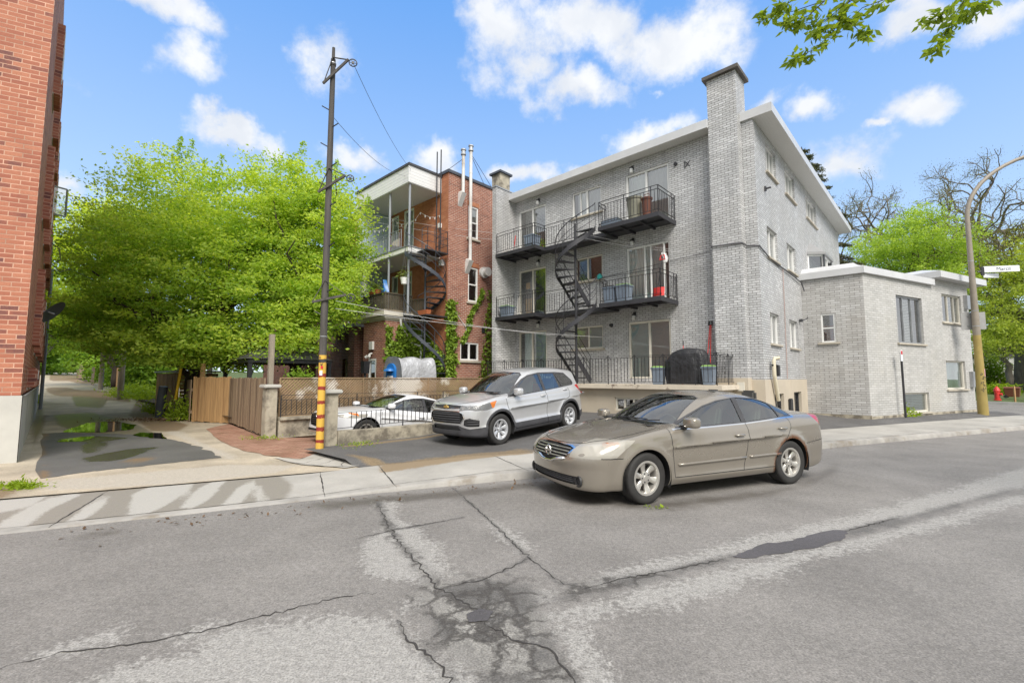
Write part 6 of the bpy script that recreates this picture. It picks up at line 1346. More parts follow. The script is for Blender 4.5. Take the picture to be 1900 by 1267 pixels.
# --- white hatchback on the ramp
HAT = dict(axles=(1.35, -1.35), wr=.325, arch=.375, x=(-2.35, 2.4), hw=.98, z=(.1, 1.56), flare=.028,
    top=[(2.4, .5), (2.24, .66), (2.12, .74), (1.9, .81), (1.5, .90), (1.1, .97), (.85, 1.0), (.2, .95), (-.9, .98), (-1.5, 1.06), (-1.9, 1.08), (-2.2, 1.0), (-2.35, .8)],
    roof=[(1.6, .6), (1.2, .92), (.9, 1.08), (.55, 1.25), (.25, 1.37), (0, 1.43), (-.35, 1.455), (-.8, 1.43), (-1.2, 1.36), (-1.6, 1.24), (-1.95, 1.09), (-2.2, .9)], bottom=[(2.4, .24), (2.0, .2), (-1.9, .2), (-2.3, .32)],
    plan=[(2.4, .78), (2.0, .85), (1.4, .89), (.5, .885), (-.8, .885), (-1.6, .88), (-2.1, .82), (-2.35, .76)], inset=[(.1, .1), (.2, .05), (.32, .02), (.5, .006), (.7, 0), (.85, .006), (.95, .03), (1.15, .15)], creases=((1.6, .84, -1.9, .90, .016, .08),),
    front=[(.15, 2.18), (.25, 2.26), (.36, 2.26), (.5, 2.25), (.62, 2.24), (.70, 2.19), (.8, 2.08), (.95, 1.9)], nose=(.2, .7), rear=[(.2, -2.12), (.4, -2.2), (.7, -2.18), (.95, -2.13), (1.1, -2.08)], tail=(.12, .42),
    belt=[(1.2, .92), (.5, .94), (-.5, .98), (-1.4, 1.03), (-2, 1.06)], gwidth=[(1.3, .79), (.9, .82), (.3, .835), (-.8, .825), (-1.5, .77), (-2, .70)], tumble=.42, roofmid=-.3, wsbow=.32, rwbow=.28, cabin=(-1.3, 1.0), floor=.34, seat=-.05, seatz=.62, dash=.74, dashz=.95)
hat = CarShape(HAT)
hF = [(.86, .955), (.52, 1.10), (.24, 1.22), (-.02, 1.29), (-.30, 1.325), (-.33, .985)]; hR = [(-.42, .99), (-.385, 1.327), (-.8, 1.30), (-1.2, 1.2), (-1.32, 1.12), (-1.2, 1.035)]
hout = [(.98, .94), (.54, 1.13), (.25, 1.25), (-.02, 1.32), (-.34, 1.357), (-.82, 1.33), (-1.24, 1.225), (-1.42, 1.12), (-1.24, 1.015), (-.4, .97)]
hdF = [(1.02, .95), (.93, .30), (-.38, .30), (-.38, 1.38), (.1, 1.34), (.6, 1.14)]; hdR = [(-.38, .30), (-.95, .30), (-1.05, .55), (-1.25, .75), (-1.35, .95), (-1.3, 1.28), (-.9, 1.38), (-.38, 1.38)]
cuts = [('door_a', hdF, 0, 'side'), ('door_b', hdR, 0, 'side'), ('trim', hout, 0, 'side'), ('glass_a', hF, 0, 'side'), ('glass_b', hR, 0, 'side')]
ws = [(-.70, .98), (-.60, 1.18), (-.53, 1.335), (-.42, 1.37), (0, 1.39), (.42, 1.37), (.53, 1.335), (.60, 1.18), (.70, .98), (0, .94)]
cuts += [('trim', [(x * 1.03, 1.17 + (z - 1.17) * 1.04) for x, z in ws], 90, 'front'), ('windshield', ws, 90, 'front')]
g = [(-.50, .66), (0, .69), (.50, .66), (.44, .50), (.30, .40), (0, .37), (-.30, .40), (-.44, .50)]
cuts += [('grille_rim', [(x * 1.06, .54 + (z - .54) * 1.10) for x, z in g], 90, 'nose'), ('grille', g, 90, 'nose'), ('intake', [(-.60, .31), (.60, .31), (.5, .25), (-.5, .25)], 90, 'nose')]
cuts += [('headlight', [(1.90, .64), (2.12, .63), (2.16, .68), (1.95, .74), (1.66, .78), (1.70, .70)], 30, 'lamp'), ('marker', [(1.62, .70), (1.84, .735), (1.86, .76), (1.66, .775)], 0, 'side')]
for ln in ([(1.02, .94), (.93, .30)], [(-.38, .96), (-.38, .30)], [(.93, .30), (-.95, .30)]): cuts += [('seam', q, 0, 'side') for q in band(ln, .012)]
hat_spec = dict(lamp_y=.5, ws_x=1.04, cuts=cuts, mats={**sed_spec['mats'], 'grille_rim': 'dark_trim', 'marker': 'amber_lens'}, per_side=(*sed_spec['per_side'], 'marker'), into_body=('seam', 'trim', 'grille_rim'), names={**sed_spec['names'], 'marker': 'turn_lamp'}, inset={'grille': .03, 'glass_a': .006, 'glass_b': .006, 'intake': .02}, child_of={'glass_a': 'door_a', 'glass_b': 'door_b'})
sl_ = math.atan2(.41, 2.85)
p0 = W(-7.55, -7.52, (drive_z(-8.87) + drive_z(-6.17)) / 2); root = thing('parked_car', 'white hatchback nose up on the sunken brick driveway behind the railing', 'car', p0, math.atan2(-YL.y, -YL.x))
root.rotation_euler = (0, -sl_, root.rotation_euler.z)
parts = build_car(hat_spec, hat, root, 'white_car_paint', .036); car_common(root, hat, HAT)
for ax in HAT['axles']:
    for s in (1, -1): wheel(root, ax, s * .77, .325, .21, s, .21, (5, .06, .06, .01), .325, 0)
slats(hat, .42, [.44, .49, .54, .59, .63], 'black_plastic', parts[('grille', 0)], 'slat', .011, -.012)
ex = hat.hit_x(0, .62) + .012; mb = MB(); mb.tube([(ex, .068 * math.cos(a), .62 + .052 * math.sin(a)) for a in [2 * math.pi * k / 20 for k in range(21)]], .008, 6); mb.tube([(ex, -.06, .64), (ex, -.03, .635), (ex, 0, .605), (ex, .03, .635), (ex, .06, .64)], .007, 6); mb.build('emblem', 'chrome', root)
for s in (1, -1):
    mirror(parts[('door_a', s)], hat, .76, 1.0, s, 'white_car_paint', (.11, .21, .14)); handle(parts[('door_a', s)], hat, -.12, .82, s, 'white_car_paint', .19); handle(parts[('door_b', s)], hat, -1.02, .87, s, 'white_car_paint', .18)
    mb = MB(); mb.grid(lambda u, v: (2.02 - .36 * u, s * (.46 + .28 * u), .62 + .09 * v + .04 * u), 6, 3); mb.build('housing', 'dark_trim', parts[('headlight', s)])
mb = MB(); mb.tube([(1.12, -.5, .97), (1.06, -.1, 1.005), (1.03, .42, 1.0)], .009, 6); mb.build('wiper', 'black_plastic', root)
# ------------------------------------------------------------------ utility pole with clothesline pulleys
PP = Vector((-4.05, 9.79, .07))
UP = thing('utility_pole', 'dark wooden clothesline pole with a yellow and red banded foot on the pavement', 'pole', PP)
lean = .004
def pz(z): return Vector((lean * z * .5, 0, z))
mb = MB(); mb.tube([pz(z) for z in (0, .6, 1.2, 2.03)], [.082, .080, .078, .076], 18); mb.build('pole_foot', 'yellow_pole', UP, smooth=True)
mb = MB(); mb.tube([pz(z) for z in (2.031, 3.2, 4.4, 5.6, 6.8, 8.0, 8.7)], [.075, .073, .070, .066, .061, .056, .052], 18)
mb.tube([pz(8.68), pz(8.98)], [.036, .032], 10); mb.tube([pz(8.55), pz(8.62)], .064, 14); mb.build('shaft', 'pole_wood', UP, smooth=True)
mb = MB(); mb.tube([pz(2.42), pz(2.44)], .080, 14); mb.tube([pz(8.59), pz(8.61)], .068, 14); mb.build('hoop', 'zinc', UP)
mb = MB()
for k, z in enumerate((2.9, 3.4, 3.9, 4.4, 4.85, 5.3, 5.75, 6.2, 6.65, 7.1, 7.5)):
    s = 1 if k % 2 else -1; mb.tube([pz(z) + Vector((s * .05, -.03, 0)), pz(z) + Vector((s * .19, -.06, .07))], .012, 6)
mb.build('step', 'black_iron', UP)
mb = MB()
for z in (.62, .93): mb.box(-.055, .055, -.152, -.146, z + .02, z + .13)
pl = MB(); pl.box(-.02, .04, -.085, -.080, 1.60, 1.70); pl.build('notice', 'sign_white', UP); pl = MB(); pl.box(.0, .05, -.085, -.080, 1.74, 1.80); pl.build('notice', 'sign_red', UP)
rs = random.Random(12)
mb = MB()
for k in range(3):
    x, z = -.02 + .02 * k, 1.98 - .075 * k
    pts = [(x + rs.uniform(-.03, .03), -.083, z + rs.uniform(-.03, .03)) for _ in range(6)]; mb.tube(pts, .005, 4)
mb.build('graffiti', 'ink', UP)
def pulley(z, ang, L, drop, wr=.16):
    d = Vector((math.cos(R(ang)), math.sin(R(ang)), 0)); c = pz(z)
    mb = MB(); a = c - d * L * .55 + Vector((0, 0, -drop * .55)); b = c + d * L + Vector((0, 0, drop)); o_ = d.cross(Vector((0, 0, 1))) * .09
    mb.beam(a + o_, b + o_, .045, .045); mb.beam(a + o_ * .8, c + Vector((0, 0, .42)) + o_ * .8, .03, .012); mb.beam(c + Vector((0, 0, .42)) + o_ * .8, b + o_ * .9, .03, .012)
    arm = mb.build('pulley_arm', 'pole_wood', UP)
    mb = MB(); w = b + o_ + d * .1 + Vector((0, 0, -.06)); u = d; v = Vector((0, 0, 1))
    ring = [w + (u * math.cos(2 * math.pi * k / 22) + v * math.sin(2 * math.pi * k / 22)) * wr for k in range(23)]; mb.tube(ring, .012, 6)
    for k in range(6): mb.beam(w, w + (u * math.cos(k * 1.047) + v * math.sin(k * 1.047)) * wr, .012, .01)
    mb.tube([w + o_ * .15, w - o_ * .15], .03, 8); mb.build('pulley', 'black_iron', arm); return UP.location + w
q1 = pulley(8.28, 15, .33, .42, .085); q2 = pulley(5.72, 10, .36, .27, .075); q3 = pulley(3.22, 15, .44, .12, .085)
# clotheslines and cables
def wire(name, label, a, b, sag=.25, r=.008, mat='wire_white', group=None):
    a, b = Vector(a), Vector(b); r *= .55; sag *= .45; pts = [a.lerp(b, k / 16) - Vector((0, 0, sag * 4 * (k / 16) * (1 - k / 16))) for k in range(17)]
    return tag(MB().tube(pts, r, 5).build(name, mat), label, 'line', group)
wire('clothesline', 'clothesline pair from the top of the pole to the white porch roof, upper strand', q1 + Vector((.05, 0, .0)) * 0 + Vector(UP.location) * 0, W(-12.3, -3.9, 10.5), .5, .011, 'wire_grey', 'clotheslines')
wire('clothesline', 'clothesline pair from below the top arm to the white porch roof, lower strand', PP + pz(7.4), W(-12.7, -3.9, 10.35), .7, .011, 'wire_grey', 'clotheslines')
for k, (z, x, zz, lab) in enumerate(((3.22, -6.9, 3.25, 'pale clothesline from the low pulley to the ground floor wall by the spiral stair'), (3.05, -5.0, 3.1, 'pale clothesline strand just under the low pulley, ending beside the ground floor window'))):
    wire('clothesline', lab, PP + pz(z) + Vector((.2, .1, 0)), W(x, -.05, zz), .22, .009, 'wire_white', 'clotheslines')
wire('clothesline', 'white clothesline strung across the grey facade from the spiral stair to the middle door', W(-5.3, -1.3, 6.75), W(-2.6, -.1, 5.9), .1, .01, 'wire_white', 'clotheslines')
wire('clothesline', 'white clothesline strung just below it across the middle floor facade', W(-5.3, -1.3, 6.6), W(-2.3, -.1, 5.75), .14, .01, 'wire_white', 'clotheslines')
wire('clothesline', 'clothesline from the brick house balcony to the grey fin, upper strand', W(-15.2, -3.9, 9.2), W(-10.05, -1.0, 7.9), .15, .01, 'wire_white', 'clotheslines')
wire('clothesline', 'clothesline from the brick house balcony to the grey fin, lower strand', W(-15.2, -3.9, 8.9), W(-10.05, -1.0, 7.6), .15, .01, 'wire_white', 'clotheslines')
# second pole far behind the trees
t = thing('utility_pole', 'thin distant pole with a slanted arm showing above the big maple', 'pole', W(-31, -6.5, .3)); t_h = 14.3
MB().tube([(0, 0, 0), (.1, 0, t_h)], [.16, .09], 10).build('shaft', 'pole_wood', t, smooth=True); mb = MB(); mb.beam((-.2, 0, t_h - 1.0), (.75, 0, t_h + .1), .09, .09); mb.beam((-.2, 0, t_h - 1.0), (-.15, 0, t_h - 2.2), .02, .02); mb.build('arm', 'pole_wood', t)

# ------------------------------------------------------------------ walls, gate pillars, railings and fences
def ctr(obj_root): return obj_root
def pillar(x, y, z0, z1, lab, w=.40):
    t = thing('gate_pillar', lab, 'pillar', W(x, y, 0), RZ); mb = MB(); mb.box(-w / 2, w / 2, -w / 2, w / 2, z0, z1); mb.build('shaft', 'old_concrete', t, bevel=.015)
    mb = MB(); mb.box(-w / 2 - .07, w / 2 + .07, -w / 2 - .07, w / 2 + .07, z1 + .001, z1 + .09); mb.build('cap', 'pale_concrete', t, bevel=.02); return t
pillar(-6.17, -10.0, -.1, 1.27, 'square concrete gate pillar beside the yellow banded pole', .27)
pillar(-9.1, -10.25, -.1, 1.36, 'square concrete gate pillar at the end of the plank fence', .28)
t = thing('low_wall', 'low concrete wall with an iron railing between the driveway and the car park', 'wall', W(-6.13, 0, 0), RZ)
mb = MB(); ys_ = np.linspace(-9.86, -1.7, 24)
prof = lambda y: .52 + .03 * (y + 9.5) / 7 + .22 * math.exp(-(y + 9.56) / .12) * 0
vs = []
for y in ys_:
    zt = float(np.interp(y, [-9.56, -9.3, -6, -1.7], [.44, .42, .44, .58])); vs += [(-.13, y, -1.4), (.13, y, -1.4), (.13, y, zt), (-.13, y, zt)]
mb.add(vs, [(4 * i + a, 4 * i + (a + 1) % 4, 4 * i + 4 + (a + 1) % 4, 4 * i + 4 + a) for i in range(23) for a in range(4)] + [(0, 1, 2, 3), (95, 94, 93, 92)]); mb.build('wall', 'old_concrete', t, recalc=True)
mb = MB()
for z0 in (.07, .41): mb.beam((0, -9.85, .42 + z0), (0, -1.75, .56 + z0), .025, .012)
for k in range(62):
    y = -9.5 + k * .125; zb = .42 + .14 * (y + 9.85) / 8.1; p = k % 12 == 11; mb.beam((0, y, zb + (-.02 if p else .07)), (0, y, zb + (.62 if p else .41)), .02 if p else .013, .02 if p else .013)
mb.build('railing', 'black_iron', t)
t = thing('low_wall', 'concrete retaining wall with ledge and railing under the lattice fence', 'wall', W(-9.12, 0, 0), RZ)
mb = MB(); mb.box(-.12, .12, -10.04, -.8, -1.5, .50); mb.build('wall', 'old_concrete', t); mb = MB(); mb.box(-.17, .20, -10.03, -.8, .501, .58); mb.build('ledge', 'old_concrete', t, bevel=.012)
railing([(.05, -9.98, 0), (.05, -.9, 0)], .60, .56, t, pitch=.135, rails=(1.0, .78, .06), bal_top=.78)
pm('mossy_wood', (.10, .085, .06), .9, .35, 3, .4, 30, stain=(.07, .065, .035))
# lattice fence: two crossed layers of thin laths in a frame
t = thing('lattice_fence', 'long diagonal lattice fence of bleached laths above the driveway wall', 'fence', W(-9.25, 0, 0), RZ)
for k, (y0, y1) in enumerate(((-9.98, -7.55), (-7.55, -5.1), (-5.1, -2.65), (-2.65, -.5))):
    z0, z1 = .60, 1.62; H_ = z1 - z0; L = y1 - y0
    for layer, (sgn, xx) in enumerate(((1, 0.0), (-1, -.022))):
        mb = MB(); y = -H_; st = .088
        while y < L + H_:
            a = Vector((y, 0)) if sgn > 0 else Vector((y + H_, 0)); pts = []
            # clip the lath to the panel
            y_a, y_b = (y, y + H_) if sgn > 0 else (y + H_, y)
            ta, tb = 0.0, 1.0
            d = y_b - y_a
            for lim in (0, L):
                tt = (lim - y_a) / d
                if (lim == 0 and d > 0) or (lim == L and d < 0): ta = max(ta, tt)
                else: tb = min(tb, tt)
            if tb > ta + .02: mb.beam((xx, y0 + y_a + d * ta, z0 + H_ * ta), (xx, y0 + y_a + d * tb, z0 + H_ * tb), .046 if layer == 0 else .03, .010, (1, 0, 0))
            y += st if layer == 0 else st * 1.5
        if layer: mb.build('laths', 'mossy_wood', t); break
        front = mb
    mb = front; mb.beam((.012, y0 + .01, z1), (.012, y1 - .01, z1), .04, .03); mb.beam((.012, y0, z0), (.012, y1, z0), .03, .04); mb.beam((.014, y0 + .02, z0), (.014, y0 + .02, z1), .03, .04)
    mb.build('lattice_panel', 'lattice_wood', t)
mb = MB(); mb.box(-.06, -.03, -9.95, -.5, .45, 1.6); 
# plank fence and gate beside the alley
def planks(name, lab, a, b, z0, z1, mat, w=.14, lean=0, posts=True, seed=1, cat='fence', gap=.006, dip=0):
    a, b = Vector(a), Vector(b); d = (b - a); L = d.length; ang = math.atan2(d.y, d.x); t = thing(name, lab, cat, a, ang); rg = random.Random(seed); n = max(1, int(L / w))
    w = L / n
    mb = MB()
    for k in range(n):
        x = k * w; h = rg.uniform(-.02, .02); mb.box(x + gap, x + w - gap, -.012 + rg.uniform(-.004, .004), .012, z0 + rg.uniform(0, .04), z1 + h)
    mb.build('planks', mat, t)
    mb = MB(); mb.box(.02, L - .02, .013, .06, z0 + .3, z0 + .4); mb.box(.02, L - .02, .013, .06, z1 - .4, z1 - .3); mb.build('rail', 'plank_old', t)
    return t
planks('plank_fence', 'section of fresh orange brown planks beside the overgrown alley corner', W(-16.0, -10.5), W(-14.3, -9.75), .06, 1.66, 'plank_new', .15, seed=2)
planks('wooden_gate', 'weathered grey brown plank gate between the orange fence and the pillar', W(-14.25, -9.8), W(-9.35, -10.3), .10, 1.62, 'plank_old', .14, seed=3, cat='gate')
planks('plank_fence', 'dark old plank fence returning behind the black pipe post', W(-19.0, -10.1), W(-16.05, -10.55), .05, 1.55, 'plank_old', .14, seed=7)
mb = MB(); mb.box(-.06, .06, -.06, .06, 0, 2.75); tag(mb.build('timber_post', 'grey_wood', None, W(-9.42, -10.15, .05), RZ), 'tall grey timber post rising behind the gate pillar', 'post')
mb = MB(); mb.box(-.07, .07, -.07, .07, 0, 2.1); tag(mb.build('timber_post', 'plank_new', None, W(-16.15, -10.2, .05), RZ), 'orange brown timber post at the corner of the fresh plank fence', 'post')
# slatted shed further up the alley
t = thing('garden_shed', 'small shed of horizontal and slanting orange boards beside the alley', 'shed', W(-24.0, -9.9, .05), R(-45.2 + 90) * 0 + RZ)
mb = MB(); mb.box(-2.4, 2.6, -.02, .0, .05, 1.75); mb.build('wall', 'plank_new', t)
mb = MB()
for k in range(17): x = 2.55 - k * .30; mb.beam((x, -.035, .06), (x - .05 - .02 * (k % 3), -.035, 1.8), .24, .02, (0, 1, 0))
for k in range(11): z = .1 + k * .155; mb.box(2.62, 2.65, .02, 1.5, z, z + .14)
mb.build('boards', 'plank_new', t)
mb = MB(); mb.box(-2.5, 2.75, -.15, 1.6, 1.86, 1.92); mb.build('roof', 'grey_paint', t)
mb = MB(); mb.tube([(0, 0, 0), (.05, 0, .55), (.12, .04, 1.25)], [.16, .155, .15], 16); tag(mb.build('pipe_bollard', 'slate_steel', None, W(-18.6, -11.0, .05), RZ, smooth=True), 'thick dark steel pipe standing at the alley corner in front of the trunk', 'bollard')
t = thing('guy_guard', 'slanting yellow guard sleeve on a guy wire in front of the maple trunk', 'guy wire', W(-17.4, -10.75, .05), RZ)
MB().tube([(.0, 0, .72), (.42, .1, 2.55)], .05, 10).build('sleeve', 'yellow_guard', t, smooth=True); MB().tube([(-.16, -.04, 0), (.0, 0, .72), (1.3, .33, 6.2)], .012, 6).build('wire', 'wire_grey', t)
mb = MB(); mb.beam((0, 0, .04), (1.2, .15, .10), .14, .06); tag(mb.build('plank', 'plank_old', None, W(-17.8, -11.2, .05), RZ + .3), 'loose dark plank lying on the soil by the alley', 'plank')
mb = MB(); mb.box(0, .9, 0, .2, 0, .22); tag(mb.build('kerb_stone', 'old_concrete', None, W(-18.1, -10.75, .05), RZ + .15, bevel=.03), 'loose concrete block at the foot of the steel pipe', 'block')
# grey weathered pole deeper in the alley and its neighbours
for x, y, h, lab in ((-33.5, -10.6, 4.6, 'pale weathered timber pole standing in the bright ground plants by the alley'), (-47.0, -10.4, 5.5, 'grey timber pole far up the alley behind the woodpile')):
    tag(MB().tube([(0, 0, 0), (.1, 0, h)], [.17, .14], 10).build('timber_pole', 'grey_wood', None, W(x, y, hrise(x)), RZ, smooth=True), lab, 'pole')
for x0, x1, lab, z1 in ((-40.0, -37.6, 'upright pale boards stacked as a screen beside the alley', 1.9), (-58, -54, 'dark plank fence far up the alley', 1.7), (-78, -66, 'distant plank fence at the end of the alley', 1.7)):
    planks('plank_fence', lab, W(x0, -10.2, hrise(x0)), W(x1, -10.3, hrise(x0)), 0, z1, 'plank_new' if x1 > -50 else 'plank_old', .2 if x1 > -50 else .5, seed=int(-x0))
planks('plank_fence', 'orange plank fence on the left side of the alley beyond the brick building', W(-34, -14.2, hrise(-30)), W(-27, -14.3, .05), 0, 1.9, 'plank_new', .28, seed=21)

# ------------------------------------------------------------------ red brick building on the left edge
LBZ = math.atan2(A2.y, A2.x)
LBT = thing('brick_building', 'tall orange red brick building at the mouth of the alley', 'building', LB, 0)
# front wall runs back along the street, side wall along the alley (seen from its right: local x runs towards the corner)
fz = STREET_RZ
mb = MB().wall(-9, 0, 1.29, 14, [(-5.2, -3.6, 3.0, 5.0), (-5.2, -3.6, 6.4, 8.4), (-5.2, -3.6, 9.8, 11.8)], .12); mb.build('wall', 'orange_brick', LBT, (0, 0, 0), fz)
mb = MB().wall(-9.03, .035, -.1, 1.285); mb.quad((-9, 0, 1.285), (.035, 0, 1.285), (.035, .05, 1.285), (-9, .05, 1.285)); mb.build('foundation', 'pale_concrete', LBT, tuple(-N * .035), fz)
so = [(4.1, 5.3, 2.45, 4.4), (6.6, 7.7, 2.35, 3.9), (9.6, 10.6, 2.35, 4.3), (12.8, 13.8, 2.3, 4.2), (15.6, 16.6, 2.3, 4.2)]
so += [(a, b, z0, z0 + 1.9) for z0 in (5.6, 8.9) for a, b in ((3.6, 4.7), (6.7, 7.8), (10.0, 11.0), (13.2, 14.2), (16, 17))]; so += [(3.0, 3.8, 1.40, 1.85), (5.0, 5.9, 1.40, 1.85), (8.4, 9.3, 1.40, 1.85)]
# rotated so that local +x runs from the far end to the corner and local +y into the building
mb = MB().wall(-20, 0, 1.29, 14, [(-b, -a, c, d) for a, b, c, d in so], .14); wl_ = mb.build('wall', 'orange_brick', LBT, (0, 0, 0), LBZ + math.pi)
mb = MB().wall(-20, .02, -.1, 1.284); mb.quad((-20, 0, 1.284), (.02, 0, 1.284), (.02, .04, 1.284), (-20, .04, 1.284)); mb.build('foundation', 'pale_concrete', LBT, tuple(A2N * -1 * .0 + Vector((A2.y, -A2.x, 0)) * .03), LBZ + math.pi)
far = A2 * 20; mb = MB(); back = far + S * -9
mb.quad(far, back, back + Vector((0, 0, 14)), far + Vector((0, 0, 14))); mb.quad(back, -S * 9, -S * 9 + Vector((0, 0, 14)), back + Vector((0, 0, 14))); mb.add([Vector((0, 0, 14)), far + Vector((0, 0, 14)), back + Vector((0, 0, 14)), -S * 9 + Vector((0, 0, 14))], [(0, 1, 2, 3)]); mb.build('wall', 'orange_brick', LBT)
for k, (a, b, c, d) in enumerate(so):
    p = A2 * b; opening(LBT, (p.x, p.y, c), LBZ + math.pi, b - a, d - c, hbars=(.5,) if d - c > 1 else (), sill='sill_stone', y=.05 if k else -.0, frame='white_paint', fw=.07, cover=[('curtain', 'grey_curtain', .05, .95, .4, .96)] if k % 2 == 0 else ())
for z0 in (3.0, 6.4, 9.8):
    p = -S * 5.2; opening(LBT, (p.x, p.y, z0), fz, 1.6, 2.0, mull=(.5,), sill='sill_stone')
out_ = Vector((A2.y, -A2.x, 0))      # towards the alley
mb = MB(); q = A2 * 19.3 + out_ * .14; mb.tube([q + Vector((0, 0, 0)), q + Vector((0, 0, 7.0))], .07, 10); mb.build('downpipe', 'grey_paint', LBT, smooth=True)
# open casement sash standing out from the wall
mb = MB(); p0_ = A2 * 12.3 + out_ * .02; p1_ = p0_ + out_ * .42 + A2 * .12
for a, b in (((p0_, 8.0), (p0_, 9.1)), ((p1_, 8.0), (p1_, 9.1)), ((p0_, 8.0), (p1_, 8.0)), ((p0_, 9.1), (p1_, 9.1))): mb.beam(a[0] + Vector((0, 0, a[1])), b[0] + Vector((0, 0, b[1])), .05, .05)
cs_ = mb.build('casement', 'grey_paint', LBT); mb = MB(); mb.quad(p0_ + Vector((0, 0, 8.0)), p1_ + Vector((0, 0, 8.0)), p1_ + Vector((0, 0, 9.1)), p0_ + Vector((0, 0, 9.1))); mb.build('pane', GLASS, cs_)
# satellite dish on its bracket, and the looped service cables
SDp = LB + A2 * 5.9 + Vector((0, 0, 3.45)); t = thing('satellite_dish', 'dark satellite dish tilted out from the red brick wall over the alley', 'satellite dish', SDp, math.atan2(out_.y, out_.x))
mb = MB(); vs = [(0, 0, 0)]; ring = []
mb.grid(lambda u, v: (.32 + .38 * v * math.sin(2 * math.pi * u) * .62 + .085 * v * math.cos(2 * math.pi * u) - .05 * (1 - v * v), .37 * v * math.cos(2 * math.pi * u), .05 + .38 * v * math.sin(2 * math.pi * u) * .78 - .07 * v * math.cos(2 * math.pi * u) + .04 * (1 - v * v)), 28, 6); mb.build('reflector', 'slate_steel', t, smooth='all')
mb = MB(); mb.tube([(0, 0, .05), (.22, 0, .05), (.36, 0, .0)], .022, 8); mb.box(-.0, .03, -.08, .08, -.06, .16); mb.build('bracket', 'zinc', t)
mb = MB(); q = LB + A2 * 10.5 + out_ * .1
mb.tube([q + Vector((0, 0, 6.5)), q + out_ * .25 + Vector((0, 0, 6.3)), q + out_ * .3 + Vector((0, 0, 5.9)), q + out_ * .1 + Vector((0, 0, 5.7)), q + out_ * .3 + Vector((0, 0, 5.45)), q + out_ * .6 + Vector((0, 0, 5.6))], .018, 6)
tag(mb.build('service_cable', 'wire_grey', None), 'looped black service cable on the alley wall of the red building', 'cable')
wire('service_cable', 'thin cable leaving the brick wall loops and running into the maple', q + out_ * .6 + Vector((0, 0, 5.6)), W(-24, -11, 5.6), .3, .012, 'wire_grey')

# ------------------------------------------------------------------ right side: lamp post, signs, hydrant, bins
LPp = Vector((18.60, 18.25, .13)); LP = thing('street_lamp', 'tall ochre lamp post curving over the street at the corner', 'lamp post', LPp)
def lpr(z): return float(np.interp(z, [0, 3, 6, 9, 12], [.17, .125, .09, .08, .07]))
mb = MB(); mb.tube([(0, 0, z) for z in (0, .6, 1.5, 2.5, 3.2)], [lpr(z) for z in (0, .6, 1.5, 2.5, 3.2)], 12); mb.build('post_foot', 'ochre_steel', LP, smooth=True)
arcp = []
for k in range(15):
    a = math.pi / 2 * k / 14; arcp.append(Vector((0, 0, 8.0)) + (S * 0.82 + N * -.57).normalized() * (3.9 * (1 - math.cos(a))) + Vector((0, 0, 2.7 * math.sin(a))))
mb = MB(); mb.tube([(0, 0, 3.201), (0, 0, 5), (0, 0, 6.8), (0, 0, 7.4)] + arcp, [.123, .105, .088, .085] + [.083 - .0015 * k for k in range(15)], 12); mb.build('arm', 'taupe_steel', LP, smooth=True)
e_ = arcp[-1]; mb = MB(); dd = (S * .82 + N * -.57).normalized(); mb.beam(e_ - dd * .1, e_ + dd * .75, .3, .14); mb.build('lamp_head', 'zinc', LP, bevel=.03)
mb = MB()
for z in (3.55, 4.17, 6.2): mb.tube([(0, 0, z), (0, 0, z + .03)], lpr(z) + .006, 14)
mb.build('hoop', 'zinc', LP)
# large plain sign seen from the back, strapped to the post
t = thing('traffic_sign', 'grey back of a square traffic sign strapped to the lamp post', 'sign', LPp + Vector((0, 0, 3.32)), STREET_RZ - R(46))
mb = MB(); mb.box(-.40, .38, .13, .145, .12, .82); mb.build('panel', 'sign_grey', t, bevel=.004); mb = MB()
for z in (.25, .66): mb.box(-.2, .2, .10, .129, z, z + .05)
mb.build('bracket', 'zinc', t)
# street name blade
t = thing('street_name_sign', 'white street name blade reading Marcil on the lamp post', 'sign', LPp + Vector((.16, -.10, 5.72)), R(-10))
mb = MB(); mb.prism([(.18, -.012), (1.42, -.012), (1.42, .012), (.18, .012)], 0, .24); pnl = mb.build('panel', 'sign_white', t, bevel=.003)
mb = MB(); mb.prism([(.2, .03), (.85, .20), (.85, .22), (.2, .05)], -.20, -.02); mb.build('panel', 'sign_white', t)
mb = MB(); mb.tube([(-.02, 0, .02), (.18, 0, .05)], .03, 8); mb.box(.10, .2, -.03, .03, -.12, .22); mb.build('bracket', 'black_iron', t)
text_mesh('Marcil', 'lettering', .20, 'ink', pnl, (.62, -.0135, .055), (R(90), 0, 0)); mb = MB(); mb.lathe([(.045, -.0135), (.05, -.0145), (.055, -.0135)], 20, 'Y', (.42, 0, .12)); mb.build('emblem', 'zinc', pnl)
text_mesh('rue', 'lettering', .07, 'ink', pnl, (.53, -.0135, .14), (R(90), 0, 0)) if False else None
# graffiti and stickers on the ochre foot
rs = random.Random(5); mb = MB()
for k in range(7):
    z = 1.0 + .11 * k; x = -.06 + .03 * (k % 3); pts = [(x + rs.uniform(-.05, .05), -lpr(z) - .001 + .012 * rs.random() ** 2, z + rs.uniform(-.06, .06)) for _ in range(6)]; pts = [(p[0], -math.sqrt(max(.0004, lpr(p[2]) ** 2 - p[0] ** 2)) - .003, p[2]) for p in pts]; mb.tube(pts, .007, 4)
mb.build('graffiti', 'ink', LP)
mb = MB(); mb.grid(lambda u, v: (.03 + .10 * u, -math.sqrt(lpr(1.7) ** 2 - (.03 + .10 * u) ** 2) - .004, 1.55 + .3 * v), 3, 1); mb.build('sticker', pm('pink_sticker', (.6, .33, .33), .6), LP)
